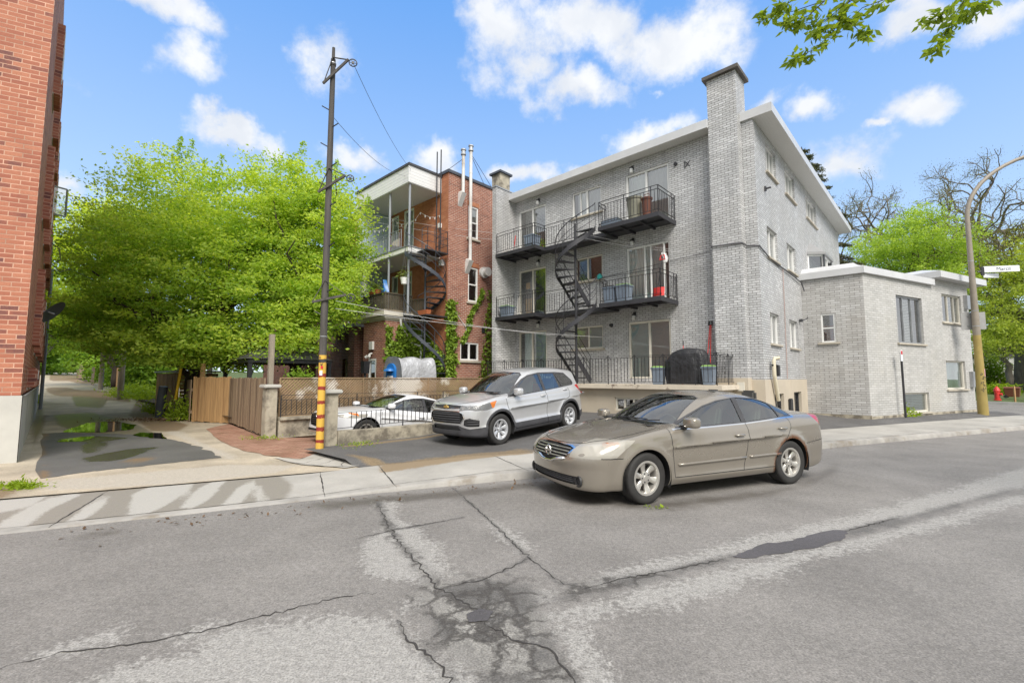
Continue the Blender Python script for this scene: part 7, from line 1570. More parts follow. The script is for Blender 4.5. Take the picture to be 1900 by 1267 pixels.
# parking sign on a thin dark post
t = thing('parking_sign', 'thin black sign post with a small narrow plate in front of the wing', 'sign post', gp(1681, 779, .13), STREET_RZ)
MB().tube([(0, 0, 0), (-.02, 0, 1.3), (-.03, 0, 2.42)], .036, 10).build('post', 'black_iron', t, smooth=True)
MB().prism([(-.16, -.05), (-.04, -.05), (-.04, -.03), (-.16, -.03)], 2.1, 2.5).build('panel', 'sign_white', t); MB().prism([(-.15, -.056), (-.05, -.056), (-.05, -.051), (-.15, -.051)], 2.34, 2.47).build('symbol', 'sign_red', t)
# fire hydrant
t = thing('fire_hydrant', 'red fire hydrant on the far verge behind the lamp post', 'hydrant', SN(37.3, 11.5, .34), STREET_RZ)
MB().lathe([(0, 0), (.17, 0), (.17, .06), (.125, .07), (.12, .52), (.16, .53), (.16, .57), (.13, .60), (.12, .68), (.07, .76), (.03, .78), (.03, .84), (0, .84)], 18).build('barrel', 'hydrant_red', t, smooth=True)
mb = MB(); mb.tube([(-.2, 0, .45), (.2, 0, .45)], .055, 12); mb.tube([(0, -.22, .36), (0, .1, .36)], .075, 12); mb.build('nozzle', 'hydrant_red', t, smooth=True)
def wheelie(lab, p, w, h, body, rz, grp=None):
    t = thing('wheeled_bin', lab, 'bin', p, rz, grp); a = w / 2
    MB().prism([(-a * .8, -a * .85), (a * .8, -a * .85), (a * .8, a * .85), (-a * .8, a * .85)], .08, h, [(-a, -a), (a, -a), (a, a), (-a, a)]).build('tub', body, t, bevel=.02)
    MB().prism([(-a - .03, -a - .04), (a + .03, -a - .04), (a + .03, a + .04), (-a - .03, a + .04)], h + .002, h + .09, [(-a * .8, -a * .8), (a * .8, -a * .8), (a * .8, a), (-a * .8, a)]).build('lid', body, t, bevel=.015)
    for s in (-1, 1): MB().lathe([(.03, -.03), (.10, -.03), (.10, .03), (.03, .03)], 14, 'X', (s * a * .85, a * .8, .10)).build('wheel', 'rubber', t)
gb = W(0, 0); wheelie('green wheeled bin on the far verge at the right edge', SN(38.8, 10.1, .36), .72, 1.0, 'green_plastic', STREET_RZ + .5)
wheelie('low dark brown bin between the hydrant and the green bin', SN(41.2, 12.0, .38), .7, .62, 'brown_plastic', STREET_RZ + .2)
for s_, n_, h, lab in ((37.2, 10.75, .9, 'thin wooden stake in the verge between the hydrant and the green bin'), (36.4, 9.6, .28, 'short wooden peg at the edge of the verge in front of the green bin')):
    MBx = MB(); MBx.box(-.03, .03, -.03, .03, 0, h); tag(MBx.build('stake', 'plank_new', None, SN(s_, n_, .28)), lab, 'stake')
# houses across the side street
H1 = thing('garage', 'pale garage with white door glimpsed behind the far bushes', 'building', SN(66, 19.5, .55), STREET_RZ + R(50))
mb = MB().wall(-3, 3, 0, 3.2, [(-2.2, 1.2, 0, 2.5)], .12); mb.quad((-3, 0, 0), (-3, 5, 0), (-3, 5, 3.2), (-3, 0, 3.2)); mb.quad((3, 5, 0), (3, 0, 0), (3, 0, 3.2), (3, 5, 3.2)); mb.build('wall', 'white_tin', H1)
mb = MB(); mb.quad((-2.2, .1, 0), (1.2, .1, 0), (1.2, .1, 2.5), (-2.2, .1, 2.5)); mb.build('garage_door', 'white_paint', H1); mb = MB(); mb.prism([(-3.2, -.3), (3.2, -.3), (3.2, 5.2), (-3.2, 5.2)], 3.201, 3.4); mb.build('roof', 'roof_shingle', H1)
H2 = thing('red_house', 'dark red house behind the bushes at the far right edge', 'house', SN(76, 15.5, .6), STREET_RZ + R(50))
mb = MB().wall(-5, 5, 0, 6.5, [(-3, -.5, .8, 2.4), (1, 3.5, .8, 2.4), (-3, -.5, 3.8, 5.4), (1, 3.5, 3.8, 5.4)], .15); mb.quad((-5, 0, 0), (-5, 7, 0), (-5, 7, 6.5), (-5, 0, 6.5)); mb.quad((5, 7, 0), (5, 0, 0), (5, 0, 6.5), (5, 7, 6.5)); mb.build('wall', 'dark_brick', H2)
for x, z in ((-3, .8), (1, .8), (-3, 3.8), (1, 3.8)): opening(H2, (x, 0, z), 0, 2.5, 1.6, mull=(.5,), sill='sill_stone')
mb = MB(); mb.prism([(-5.4, -.5), (5.4, -.5), (5.4, 7.5), (-5.4, 7.5)], 6.501, 8.6, [(-2, 3), (2, 3), (2, 4), (-2, 4)]); mb.build('roof', 'roof_shingle', H2)
# ------------------------------------------------------------------ old red brick house with stacked porches
HB = thing('brick_house', 'three storey red brick house with white sided porch roof and a blue grey spiral stair', 'house', C0, RZ)
HX, HY, HT = -11.7, -2.33, 10.72
o_side = [(-1.17, -.55, 8.03, 9.55), (-1.15, -.55, 5.09, 6.68), (-1.58, -.48, 2.41, 3.22)]
mb = MB().wall(HY, 9, .1, HT, o_side, .13); mb.build('wall', 'red_brick', HB, (HX, 0, 0), R(90))
o_rear = [(-15.19, -14.32, 7.16, 9.82), (-16.29, -15.63, 7.3, 9.76), (-15.14, -14.4, 4.52, 6.74), (-16.2, -15.6, 5.0, 6.7)]
mb = MB().wall(-22, HX, .1, HT, o_rear, .13); mb.build('wall', 'painted_brick', HB, (0, HY, 0))
mb = MB(); mb.prism([(-22.05, HY - .06), (HX + .06, HY - .06), (HX + .06, 9), (-22.05, 9)], HT + .001, HT + .13); mb.build('roof', 'slate_steel', HB)
for k, (a, b, c, d) in enumerate(o_side):
    opening(HB, (HX, a, c), R(90), b - a, d - c, hbars=(.5,) if k < 2 else (), mull=() if k < 2 else ((.5, .08),), sill='sill_stone', frame='white_paint', fw=.07, y=.05, cover=[('curtain', 'curtain', .05, .95, .5, .97)] if k == 0 else [], sill_over=.1, sill_h=.1)
    if k < 2:   # flat-arched brick head
        mb = MB(); n = 9
        for q in range(n): y0 = a - .06 + (b - a + .12) * q / n; mb.box(.003, .012, y0 + .006, y0 + (b - a + .12) / n - .006, d + .02, d + .21)
        mb.build('lintel', 'painted_brick', HB, (HX, 0, 0))
for k, (a, b, c, d) in enumerate(o_rear):
    opening(HB, (a, HY, c), 0, b - a, d - c, kind='door' if k in (0, 2) else 'window', hbars=(.76, .30) if k in (0, 2) else (.5,), frame='white_paint', fw=.1, y=.05, cover=[('curtain', 'grey_curtain', .1, .9, .1, .95)])
mb = MB(); mb.quad((HX, 9, .1), (-22, 9, .1), (-22, 9, HT), (HX, 9, HT)); mb.quad((-22, 9, .1), (-22, HY, .1), (-22, HY, HT), (-22, 9, HT)); mb.build('wall', 'red_brick', HB)
# porch roof: white siding apron, pale ceiling, dark cap
mb = MB(); mb.box(-16.75, -12.2, -4.05, HY - .003, 9.9, 10.62); cn = mb.build('porch_roof', 'siding', HB)
mb = MB(); mb.box(-16.80, -12.15, -4.10, HY - .002, 10.621, 10.72); mb.build('cap', 'dark_trim', cn)
mb = MB(); mb.box(-16.72, -12.22, -4.03, HY - .004, 9.87, 9.899); mb.build('ceiling', 'soffit', cn)
mb = MB(); mb.box(-12.225, -12.195, -4.075, -4.045, 9.89, 10.62); mb.build('corner_trim', 'white_paint', cn)
mb = MB(); mb.box(-16.47, -16.42, -3.9, HY - .01, 7.16, 9.86); mb.box(-16.47, -16.42, -3.9, HY - .01, 4.5, 6.9)
boards_mat('blue_boards', (.42, .53, .60), (.20, .26, .30), 'Y', 2.6, .6); mb.build('partition', 'blue_boards', HB)
mb = MB(); mb.box(-16.78, -16.471, -3.95, HY - .01, 4.5, 9.86); mb.build('partition', 'white_paint', HB)
# top balcony
mb = MB(); mb.box(-16.5, -12.25, -4.0, HY - .004, 6.93, 7.14); bal = mb.build('balcony', 'white_paint', HB, bevel=.01)
mb = MB(); mb.box(-16.45, -12.27, -3.97, HY - .006, 6.90, 6.929); mb.build('ceiling', 'soffit', bal)
mb = MB(); mb.box(-16.5, -12.22, -4.03, HY - .005, 7.141, 7.17); mb.build('deck', 'grey_paint', bal)
railing([(-16.4, -3.93, 0), (-12.9, -3.93, 0)], 7.16, .86, bal, pitch=.13, mat='grey_paint')
for x in (-13.85, -12.32): 
    mb = MB(); mb.tube([(x, -3.92, 7.16), (x, -3.92, 9.87)], .05, 10); mb.build('post', 'grey_paint', HB, smooth=True)
    mb = MB(); mb.tube([(x, -3.92, 4.5 if x < -13 else 4.3), (x, -3.92, 6.9)], .05, 10); mb.build('post', 'grey_paint', HB, smooth=True)
# ground floor annex with white cornice, carrying the lattice-railed balcony
mb = MB().wall(-15.0, -13.2, .1, 4.06, [(-14.52, -13.86, .95, 2.47)], .12); mb.build('wall', 'red_brick', HB, (0, -4.42, 0))
MB().wall(-4.42, HY, .1, 4.06).build('wall', 'red_brick', HB, (-13.2, 0, 0), R(90))
opening(HB, (-14.52, -4.42, .95), 0, .66, 1.52, hbars=(.42,), frame='white_paint', fw=.1, y=.03, sill='sill_stone', cover=[('curtain', 'olive_plastic', .1, .9, .45, .95)])
mb = MB()
for a, z0, z1 in ((.02, 4.065, 4.14), (.10, 4.141, 4.26), (.20, 4.261, 4.42)): mb.box(-15.55, -13.2 + a, -4.42 - a, HY - .004, z0, z1)
b2 = mb.build('balcony', 'cream_paint', HB)
mb = MB(); mb.box(-15.6, -13.02, -4.6, HY - .004, 4.421, 4.5); mb.build('deck', 'grey_wood', b2)
mb = MB()
def lat(p, q, z0, z1, w=.03, pitch=.085):
    p, q = Vector(p), Vector(q); L = (q - p).length; d = (q - p) / L; H_ = z1 - z0; n_ = Vector((-d.y, d.x, 0))
    for sg in (1, -1):
        s = -H_
        while s < L:
            a0, a1 = (s, s + H_) if sg > 0 else (s + H_, s); t0, t1 = 0, 1; dd = a1 - a0
            for lim in (0, L):
                tt = (lim - a0) / dd
                if (lim == 0) == (dd > 0): t0 = max(t0, tt)
                else: t1 = min(t1, tt)
            if t1 > t0 + .03: mb.beam(p + d * (a0 + dd * t0) + n_ * .008 * sg + Vector((0, 0, z0 + H_ * t0)), p + d * (a0 + dd * t1) + n_ * .008 * sg + Vector((0, 0, z0 + H_ * t1)), w, .008, n_)
            s += pitch
    mb.beam(p + Vector((0, 0, z1)), q + Vector((0, 0, z1)), .09, .05); mb.beam(p + Vector((0, 0, z0)), q + Vector((0, 0, z0)), .05, .05)
    k = 0.0
    while k < L: mb.beam(p + d * k + Vector((0, 0, z0)), p + d * k + Vector((0, 0, z1)), .03, .03); k += .13
lat((-15.55, -4.55, 0), (-13.06, -4.55, 0), 4.5, 5.2); lat((-13.06, -4.55, 0), (-13.06, -3.2, 0), 4.5, 5.2); lat((-13.06, -3.2, 0), (-12.35, -2.9, 0), 4.35, 5.05)
mb.build('railing', 'mossy_wood', b2)
# landings and spiral stair
for z in (7.0, 4.25):
    mb = MB(); mb.box(-13.05 if z < 5 else -12.25, -11.55, -3.55, -2.42, z - .05, z); ld = mb.build('landing', 'dark_steel', HB)
railing([(-12.2, -2.45, 0), (-11.58, -2.45, 0), (-11.58, -3.5, 0), (-11.95, -3.52, 0)], 7.0, .95, HB, pitch=.3, mat='slate_steel', rails=(1, .68, .36), bal_top=.95)
spiral(HB, (-12.12, -3.2), (.35, 4.25, 7.0), .88, 525, 225, 0, 13, 'slate_steel', 0, -1)
mb = MB()
for x in (-12.0, -11.72): mb.tube([(x, -2.75, 7.0), (x, -2.75, 11.6)], .028, 6)
for z in (7.3, 7.7, 9.5): mb.beam((-12.0, -2.75, z), (-11.72, -2.75, z), .02, .03)
tag(mb.build('iron_mast', 'black_iron', None, C0, RZ), 'pair of tall black iron masts rising from the top landing of the brick house', 'mast')
# flues, vents, downpipe and boxes
def flue(y, z0, z1):
    mb = MB(); x = HX + .22; mb.tube([(x, y, z0), (x, y, z1)], .075, 14)
    for k in range(int((z1 - z0) / .9)): mb.tube([(x, y, z0 + .9 * k + .5), (x, y, z0 + .9 * k + .55)], .081, 14)
    mb.tube([(x, y, z0 + .09), (HX, y, z0 + .09)], .09, 10); f = mb.build('flue', 'white_tin', HB, smooth=True)
    mb = MB(); mb.tube([(x, y, z1 + .02), (x, y, z1 + .08)], .12, 14); mb.tube([(x, y, z1 + .09), (x, y, z1 + .22)], .095, 14); mb.tube([(x, y, z1 + .23), (x, y, z1 + .28)], .125, 14); mb.build('cowl', 'zinc', f)
    mb = MB(); mb.add([(HX, y - .12, z0 - .5), (HX, y + .12, z0 - .5), (HX, y + .12, z0 + .05), (HX, y - .12, z0 + .05), (x + .1, y + .12, z0 + .05), (x + .1, y - .12, z0 + .05)], [(0, 1, 4, 5), (3, 5, 4, 2), (0, 5, 3), (1, 2, 4)]); mb.build('bracket', 'white_tin', f)
flue(-1.23, 6.85, 12.0); flue(-1.68, 9.85, 11.65)
mb = MB()
for a, b in (((HX + .2, -1.25, 11.9), (-12.6, 1.0, 10.9)), ((HX + .2, -1.2, 11.9), (-12.0, .8, 10.85)), ((HX + .2, -1.68, 11.5), (-13.4, -2.0, 10.9)), ((HX + .2, -1.68, 11.5), (-12.6, -.6, 10.85))): mb.tube([a, b], .012, 5)
mb.build('guy_wires', 'wire_grey', HB)
mb = MB(); mb.tube([(HX, -.22, 6.55), (HX + .12, -.22, 6.55)], .26, 20); mb.tube([(HX + .12, -.22, 6.55), (HX + .3, -.22, 6.55)], .17, 18); mb.tube([(HX + .3, -.22, 6.55), (HX + .36, -.22, 6.55)], .21, 18); mb.build('fan_vent', 'white_tin', HB)
mb = MB(); mb.box(HX - .02, HX + .03, -.30, -.02, 3.72, 3.98); mb.build('vent_cover', 'black_plastic', HB)
mb = MB(); mb.box(-12.6, -12.0, 1.2, 1.9, 10.85, 12.0); hc = mb.build('chimney', 'old_concrete', HB); mb = MB(); mb.box(-12.7, -11.9, 1.1, 2.0, 12.001, 12.1); mb.build('cap', 'slate_steel', hc)
mb = MB(); mb.tube([(-13.12, -3.75, 4.2), (-13.1, -3.72, 3.9), (-13.1, -3.2, 3.15), (-13.08, -2.75, 3.05), (-13.08, -2.7, 2.9), (-13.08, -2.7, 1.0)], .05, 8); mb.build('downpipe', 'white_tin', HB, smooth=True)
mb = MB(); mb.box(-14.35, -14.05, -4.52, -4.425, 2.85, 3.2); mb.build('meter_box', 'white_paint', HB, bevel=.01)
mb = MB(); mb.tube([(-14.2, -4.44, 2.7), (-14.2, -4.6, 2.62)], .04, 8); mb.tube([(-14.28, -4.6, 2.58), (-14.34, -4.68, 2.5)], .06, 8); mb.tube([(-14.12, -4.6, 2.58), (-14.06, -4.68, 2.5)], .06, 8); mb.build('flood_lamp', 'white_paint', HB)
mb = MB(); mb.box(HX - .6, HX - .45, HY - .12, HY - .004, 8.3, 8.5); mb.build('wall_lamp', 'white_paint', HB); mb = MB(); mb.box(HX - .45, HX - .25, HY - .15, HY - .004, 6.55, 6.8); mb.build('vent_hood', 'white_paint', HB)
mb = MB(); mb.tube([(HX + .03, -2.2, 4.6), (HX + .04, -1.9, 4.5), (HX + .04, -1.3, 3.9), (HX + .04, -1.2, 3.4)], .014, 6); mb.build('cable', 'wire_white', HB)
# things on the porches
t = thing('flower_box', 'terracotta flower box with pale green plants on the lattice railing', 'planter', W(-14.0, -4.5, 5.23), RZ)
MB().prism([(-.3, -.1), (.3, -.1), (.3, .1), (-.3, .1)], 0, .18, [(-.35, -.13), (.35, -.13), (.35, .13), (-.35, .13)]).build('box', 'terracotta', t, bevel=.015)
leaf_mat('plant_leaf', (.10, .20, .02), (.35, .42, .10), .4)
leaves('plant', 'plant_leaf', NP.normal(size=(260, 3)) * (.22, .08, .12) + (0, 0, .32), .09, t, seed=3)
t = thing('flower_box', 'terracotta trough on the lower landing of the blue grey stair', 'planter', W(-11.95, -3.35, 4.26), RZ); MB().prism([(-.3, -.09), (.3, -.09), (.3, .09), (-.3, .09)], 0, .2, [(-.34, -.12), (.34, -.12), (.34, .12), (-.34, .12)]).build('box', 'terracotta', t, bevel=.015)
t = thing('hanging_pot', 'white hanging pot with trailing grass below the top balcony', 'pot', W(-12.5, -4.0, 5.55), RZ); MB().lathe([(0, 0), (.12, 0), (.17, .26), (.16, .27), (.13, .05), (0, .05)], 18).build('pot', 'white_paint', t, smooth=True)
mb = MB(); [mb.tube([(.15 * math.cos(a), .15 * math.sin(a), .26), (0, 0, 1.2)], .006, 4) for a in (0, 2.1, 4.2)]; mb.build('hanger', 'wire_grey', t); leaves('plant', 'plant_leaf', NP.normal(size=(160, 3)) * (.12, .12, .14) + (0, 0, .42), .16, t, seed=8, aspect=.15)
tag(MB().grid(lambda u, v: (.5 * (u - .5) * (1.15 - v) , .10 * math.sin(7 * u), .62 * v), 10, 8).build('tarpaulin', 'blue_plastic', None, W(-13.45, -4.35, 5.2), RZ, smooth='all'), 'bright blue folded tarpaulin hung behind the flower box', 'tarpaulin')
t = thing('folded_parasol', 'grey folded parasol beside a pink cloth at the left end of the lattice balcony', 'parasol', W(-15.3, -4.3, 4.5), RZ); MB().lathe([(.03, 0), (.03, .9), (.14, .95), (.10, 1.6), (.03, 2.1), (0, 2.15)], 12).build('canopy', 'grey_curtain', t, smooth=True)
tag(MB().grid(lambda u, v: (.45 * u, .03 * math.sin(8 * u), .55 * v), 8, 4).build('cloth', 'pink_cloth', None, W(-15.75, -4.62, 4.95), RZ, smooth='all'), 'pink cloth hanging over the left end of the lattice balcony', 'cloth')
t = thing('white_statue', 'white cat shaped ornament on the pulley beam left of the lattice balcony', 'ornament', W(-15.75, -5.0, 4.35), RZ)
MB().lathe([(0, 0), (.17, .02), (.2, .2), (.13, .42), (.12, .5), (.16, .6), (.13, .72), (0, .78)], 14).build('body', 'white_paint', t, smooth=True); mb = MB(); mb.tube([(.1, 0, .2), (.2, -.05, .0), (.15, -.05, -.25)], .04, 6); mb.build('tail', 'white_paint', t)
for s in (-1, 1): MB().lathe([(.05, .7), (0, .85)], 8, c=(.08 * s, 0, 0)).build('ear', 'white_paint', t)
t = thing('patio_chair', 'round backed pale chair on the top balcony behind the railing', 'chair', W(-14.3, -3.4, 7.17), RZ)
mb = MB(); [mb.tube([(x, y, 0), (x * .9, y * .9, .45)], .02, 6) for x in (-.22, .22) for y in (-.2, .2)]; mb.build('legs', 'grey_paint', t); MB().lathe([(0, .44), (.26, .45), (.27, .49), (0, .5)], 18).build('seat', 'sill_stone', t); MB().grid(lambda u, v: (.27 * math.cos(math.pi * u), .24 * math.sin(math.pi * u) + .02, .5 + .42 * v * math.sin(math.pi * u) ** .4), 14, 4).build('backrest', 'sill_stone', t, smooth='all')
mb = MB(); L = [Vector((-16.3 + .25 * k, -3.7 + .085 * k, 9.0 - .35 * math.sin(math.pi * (k % 6) / 6) + .1 * (k // 6))) for k in range(17)]; mb.tube(L, .008, 5)
for p in L[1:]: mb.tube([p, p - Vector((0, 0, .10))], [.03, .02], 6)
tag(mb.build('string_lights', 'white_paint', None, C0, RZ), 'string of small white bulbs under the porch roof', 'string lights')

# ------------------------------------------------------------------ darker brick house behind the trees
DH = thing('brick_house', 'dark brick house mostly hidden behind the maples, with a deep shaded porch', 'house', C0, RZ)
mb = MB().wall(-33, -16.9, .1, 7.4, [(-18.6, -17.5, .35, 2.7), (-20.6, -19.4, 1.0, 2.7), (-23.5, -22, 4.4, 6.2), (-20.5, -19.2, 4.3, 6.4)], .3); mb.quad((-16.9, 0, .1), (-16.9, 2, .1), (-16.9, 2, 7.4), (-16.9, 0, 7.4)); mb.quad((-33, 6, .1), (-33, 0, .1), (-33, 0, 7.4), (-33, 6, 7.4)); mb.quad((-16.9, 6, .1), (-33, 6, .1), (-33, 6, 7.4), (-16.9, 6, 7.4)); mb.build('wall', 'dark_brick', DH, (0, -2.6, 0))
for a, b, c, d, k in ((-18.6, -17.5, .35, 2.7, 'door'), (-20.6, -19.4, 1.0, 2.7, 'window'), (-23.5, -22, 4.4, 6.2, 'window'), (-20.5, -19.2, 4.3, 6.4, 'window')): opening(DH, (a, -2.6, c), 0, b - a, d - c, kind=k, frame='brown_plastic' if k == 'door' else 'white_paint', hbars=(.5,), y=.2)
mb = MB(); mb.prism([(-33.3, -2.9), (-16.8, -2.9), (-16.8, 4), (-33.3, 4)], 7.401, 7.6); mb.build('roof', 'roof_shingle', DH)
mb = MB(); mb.box(-21.5, -16.0, -4.5, -2.605, 4.0, 4.16); pch = mb.build('porch', 'grey_paint', DH); railing([(-21.4, -4.42, 0), (-16.1, -4.42, 0)], 4.16, .95, pch, pitch=.14)
mb = MB(); mb.box(-16.35, -15.75, -4.45, -3.75, .1, 3.99); mb.build('pier', 'dark_brick', DH)
mb = MB(); mb.box(-21.4, -20.9, -4.45, -3.95, .1, 3.99); mb.build('pier', 'dark_brick', DH)
mb = MB(); mb.beam((-15.8, -4.6, 1.0), (-15.2, -5.6, .5 + 1.0), .04, .04); mb.beam((-15.8, -4.6, .35), (-15.8, -4.6, 1.6), .04, .04); mb.build('stair_rail', 'zinc', DH)

# gazebo, tarpaulin shelter and ivy in the yard
GZ = thing('gazebo', 'dark garden gazebo with a hipped shingle roof behind the lattice fence', 'gazebo', W(-15.0, -8.0, .32), RZ)
mb = MB(); mb.prism([(-1.5, -1.5), (1.5, -1.5), (1.5, 1.5), (-1.5, 1.5)], 1.98, 2.62, [(-.25, -.25), (.25, -.25), (.25, .25), (-.25, .25)])
for k in range(9): f = 1 - k / 9; a = .25 + 1.25 * f + .02; z = 1.98 + .64 * (1 - f); mb.prism([(-a, -a), (a, -a), (a, a), (-a, a)], z, z + .03, [(-a + .06, -a + .06), (a - .06, -a + .06), (a - .06, a - .06), (-a + .06, a - .06)])
mb.build('roof', 'roof_shingle', GZ, recalc=True)
mb = MB(); [mb.beam(a, b, .06, .12) for a, b in (((-1.45, -1.45, 1.9), (1.45, -1.45, 1.9)), ((1.45, -1.45, 1.9), (1.45, 1.45, 1.9)), ((1.45, 1.45, 1.9), (-1.45, 1.45, 1.9)), ((-1.45, 1.45, 1.9), (-1.45, -1.45, 1.9)))]; mb.build('beam', 'black_iron', GZ)
for x in (-1.4, 1.4):
    for y in (-1.4, 1.4):
        mb = MB(); mb.box(x - .06, x + .06, y - .06, y + .06, 0, 1.84); mb.tube([(x - math.copysign(.02, x), y, 1.25), (x - math.copysign(.12, x), y, 1.6), (x - math.copysign(.45, x), y, 1.83)], .02, 6); mb.tube([(x, y - math.copysign(.02, y), 1.25), (x, y - math.copysign(.12, y), 1.6), (x, y - math.copysign(.45, y), 1.83)], .02, 6); mb.build('post', 'black_iron', GZ)
TS = thing('covered_shelter', 'small garden shelter under a creased silver tarpaulin with a blue arched front', 'shelter', W(-10.15, -5.2, .32), RZ)
def arch(u, v, w=.58, h=2.02):
    a = math.pi * (u - .0); x = -w * math.copysign(abs(math.cos(a)) ** .45, math.cos(a)); z = h * abs(math.sin(a)) ** .42
    return x * (1 + .02 * math.sin(14 * v + 9 * u)), (v - .5) * 1.45, z * (1 + .02 * math.sin(11 * v + 5 * u))
mb = MB(); mb.grid(lambda u, v: arch(u, v), 34, 16); ring = [arch(k / 34, 1) for k in range(35)]; mb.add(ring, [tuple(range(35))]); mb.build('tarpaulin', 'silver_tarp', TS, smooth='all')
mb = MB(); ring = [(arch(k / 34, 0)[0] * 1.01, -.74, arch(k / 34, 0)[2] * 1.005) for k in range(35)]; mb.add(ring, [tuple(range(34, -1, -1))]); mb.build('end_panel', 'tarp_rim', TS)
mb = MB(); pts = [(-.27, 0), (.27, 0)] + [(.27 * math.cos(a), 1.55 + .26 * math.sin(a)) for a in [math.pi * k / 14 for k in range(15)]]; mb.add([(x, -.75, z) for x, z in pts] + [(x, -.83, z) for x, z in pts], [tuple(range(len(pts), 2 * len(pts)))] + [(i, (i + 1) % len(pts), len(pts) + (i + 1) % len(pts), len(pts) + i) for i in range(len(pts))]); dr = mb.build('door', 'blue_plastic', TS, recalc=True)
mb = MB(); mb.box(-.18, .18, -.84, -.831, .1, 1.38); mb.build('panel', 'sign_white', dr); mb = MB(); mb.lathe([(.22, -.02), (.2, .04), (0, .1)], 16, 'Z', (0, -.84, 1.56)); mb.build('dome', 'blue_plastic', dr, smooth=True)
t = thing('lantern', 'small black lantern post beside the white annex window', 'lantern', W(-13.55, -5.1, .32), RZ); MB().tube([(0, 0, 0), (0, 0, 1.5)], .05, 8).build('post', 'black_iron', t); MB().prism([(-.12, -.12), (.12, -.12), (.12, .12), (-.12, .12)], 1.5, 2.0, [(-.14, -.14), (.14, -.14), (.14, .14), (-.14, .14)]).build('lamp', 'black_iron', t)
leaf_mat('ivy_leaf', (.10, .20, .02), (.32, .44, .05), .3)
rg = np.random.default_rng(5)
def ivy(lab, n, fn, seed, size=.13):
    P = np.array([fn(rg.random(), rg.random()) for _ in range(n)]); P = P[~np.isnan(P[:, 0])]
    return tag(leaves('ivy', 'ivy_leaf', P + rg.normal(0, .03, P.shape), size, None, seed=seed, droop=.8, aspect=.8), lab, 'ivy')
def ivy_a(u, v):
    y = -4.42 + 2.1 * u; z = .5 + 3.5 * v
    if z > 3.95 - .25 * math.sin(9 * u) or (u < .3 and z > 3.2 and .1 < u < .25): return (np.nan,) * 3
    return tuple(W(-13.12 + .06 * rg.random(), y, z))
o = ivy('dense green ivy covering the side of the brick annex under the lattice balcony', 6500, ivy_a, 31)
ivy('ivy spreading over the brick between the annex and the foot of the spiral stair', 2600, lambda u, v: tuple(W(-13.15 + 1.3 * u, -2.4 - .05 * rg.random(), .4 + (3.3 - 1.0 * u) * v)), 32)
def ivy_c(u, v):
    z = .4 + 4.6 * v; w = .16 + .22 * abs(math.sin(3.3 * z)) + .25 * max(0, 1.8 - z)
    return tuple(W(HX + .05 + .05 * rg.random(), -2.25 + w * (u - .3) * 1.6, z))
ivy('ivy climbing the corner of the red brick house behind the spiral stair', 1900, ivy_c, 33)
def ivy_d(u, v):
    y = -2.2 + 3.0 * u; z = .4 + 5.4 * v; top = 1.9 + 1.0 * math.sin(2.2 * y + 1) + (3.2 if y > -.35 else 0) * min(1, (y + .35) * 2.5) * (1 if y > -.35 else 0)
    if z > top or (-1.7 < y < -.4 and 2.2 < z < 3.4) or rg.random() > .85: return (np.nan,) * 3
    if abs(math.sin(5 * y + 3 * z)) < .15: return (np.nan,) * 3
    return tuple(W(HX + .05 + .05 * rg.random(), y, z))
ivy('patchy ivy spreading up the side wall of the brick house towards the grey building', 4200, ivy_d, 34)
def ivy_e(u, v):
    t_ = v; y = -1.5 + 1.1 * t_ + .12 * math.sin(9 * t_); z = 3.4 + 2.3 * t_ ** 1.2 + .12 * (u - .5) * 4
    return tuple(W(HX + .05, y + .25 * (u - .5), z))
ivy('single branching strand of ivy above the ground floor window', 700, ivy_e, 35)
# ------------------------------------------------------------------ trees and plants
leaf_mat('maple_leaf', (.29, .47, .06), (.68, .81, .14), .6)
leaf_mat('lime_leaf', (.46, .60, .05), (.74, .82, .10), .6)
leaf_mat('olive_leaf', (.37, .48, .09), (.62, .72, .16), .58)
leaf_mat('bud_leaf', (.10, .12, .02), (.30, .30, .05), .4)
leaf_mat('needle', (.05, .065, .035), (.17, .175, .09), .25)
leaf_mat('bright_leaf', (.32, .48, .07), (.54, .70, .13), .55)
leaf_mat('dark_leaf', (.13, .25, .025), (.32, .48, .05), .5)
leaf_mat('twig_leaf', (.13, .22, .02), (.38, .50, .06), .55)
leaf_mat('weed_leaf', (.18, .30, .02), (.42, .55, .05), .5)
def at_px(u, v, d):
    r, p = (u - 950) / 850, (633.5 - v) / 850; th = R(4.64); q = Vector((r, math.cos(th) - p * math.sin(th), p * math.cos(th) + math.sin(th))); k = d / q.y
    return Vector((q.x * k, d, CAM_H + q.z * k))
def crown_points(ells, n_cl, per, sig, seed, shell=.55):
    """leaf positions: clusters spread through a union of ellipsoids, thicker near the outside"""
    rg = np.random.default_rng(seed); vol = np.array([e[3] * e[4] * e[5] for e in ells]) ** .8; pick = rg.choice(len(ells), n_cl, p=vol / vol.sum())
    d = rg.normal(size=(n_cl, 3)); d /= np.linalg.norm(d, axis=1)[:, None]; r = rg.random(n_cl) ** (shell) * rg.uniform(.72, 1.14, n_cl)
    E_ = np.array(ells)[pick]; C_ = E_[:, :3] + d * r[:, None] * E_[:, 3:6]
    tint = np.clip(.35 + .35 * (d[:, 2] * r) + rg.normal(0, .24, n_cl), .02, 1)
    k = np.repeat(np.arange(n_cl), per); P = C_[k] + rg.normal(size=(len(k), 3)) * np.array(sig) * rg.uniform(.6, 1.3, n_cl)[k][:, None]
    return P, tint[k], C_
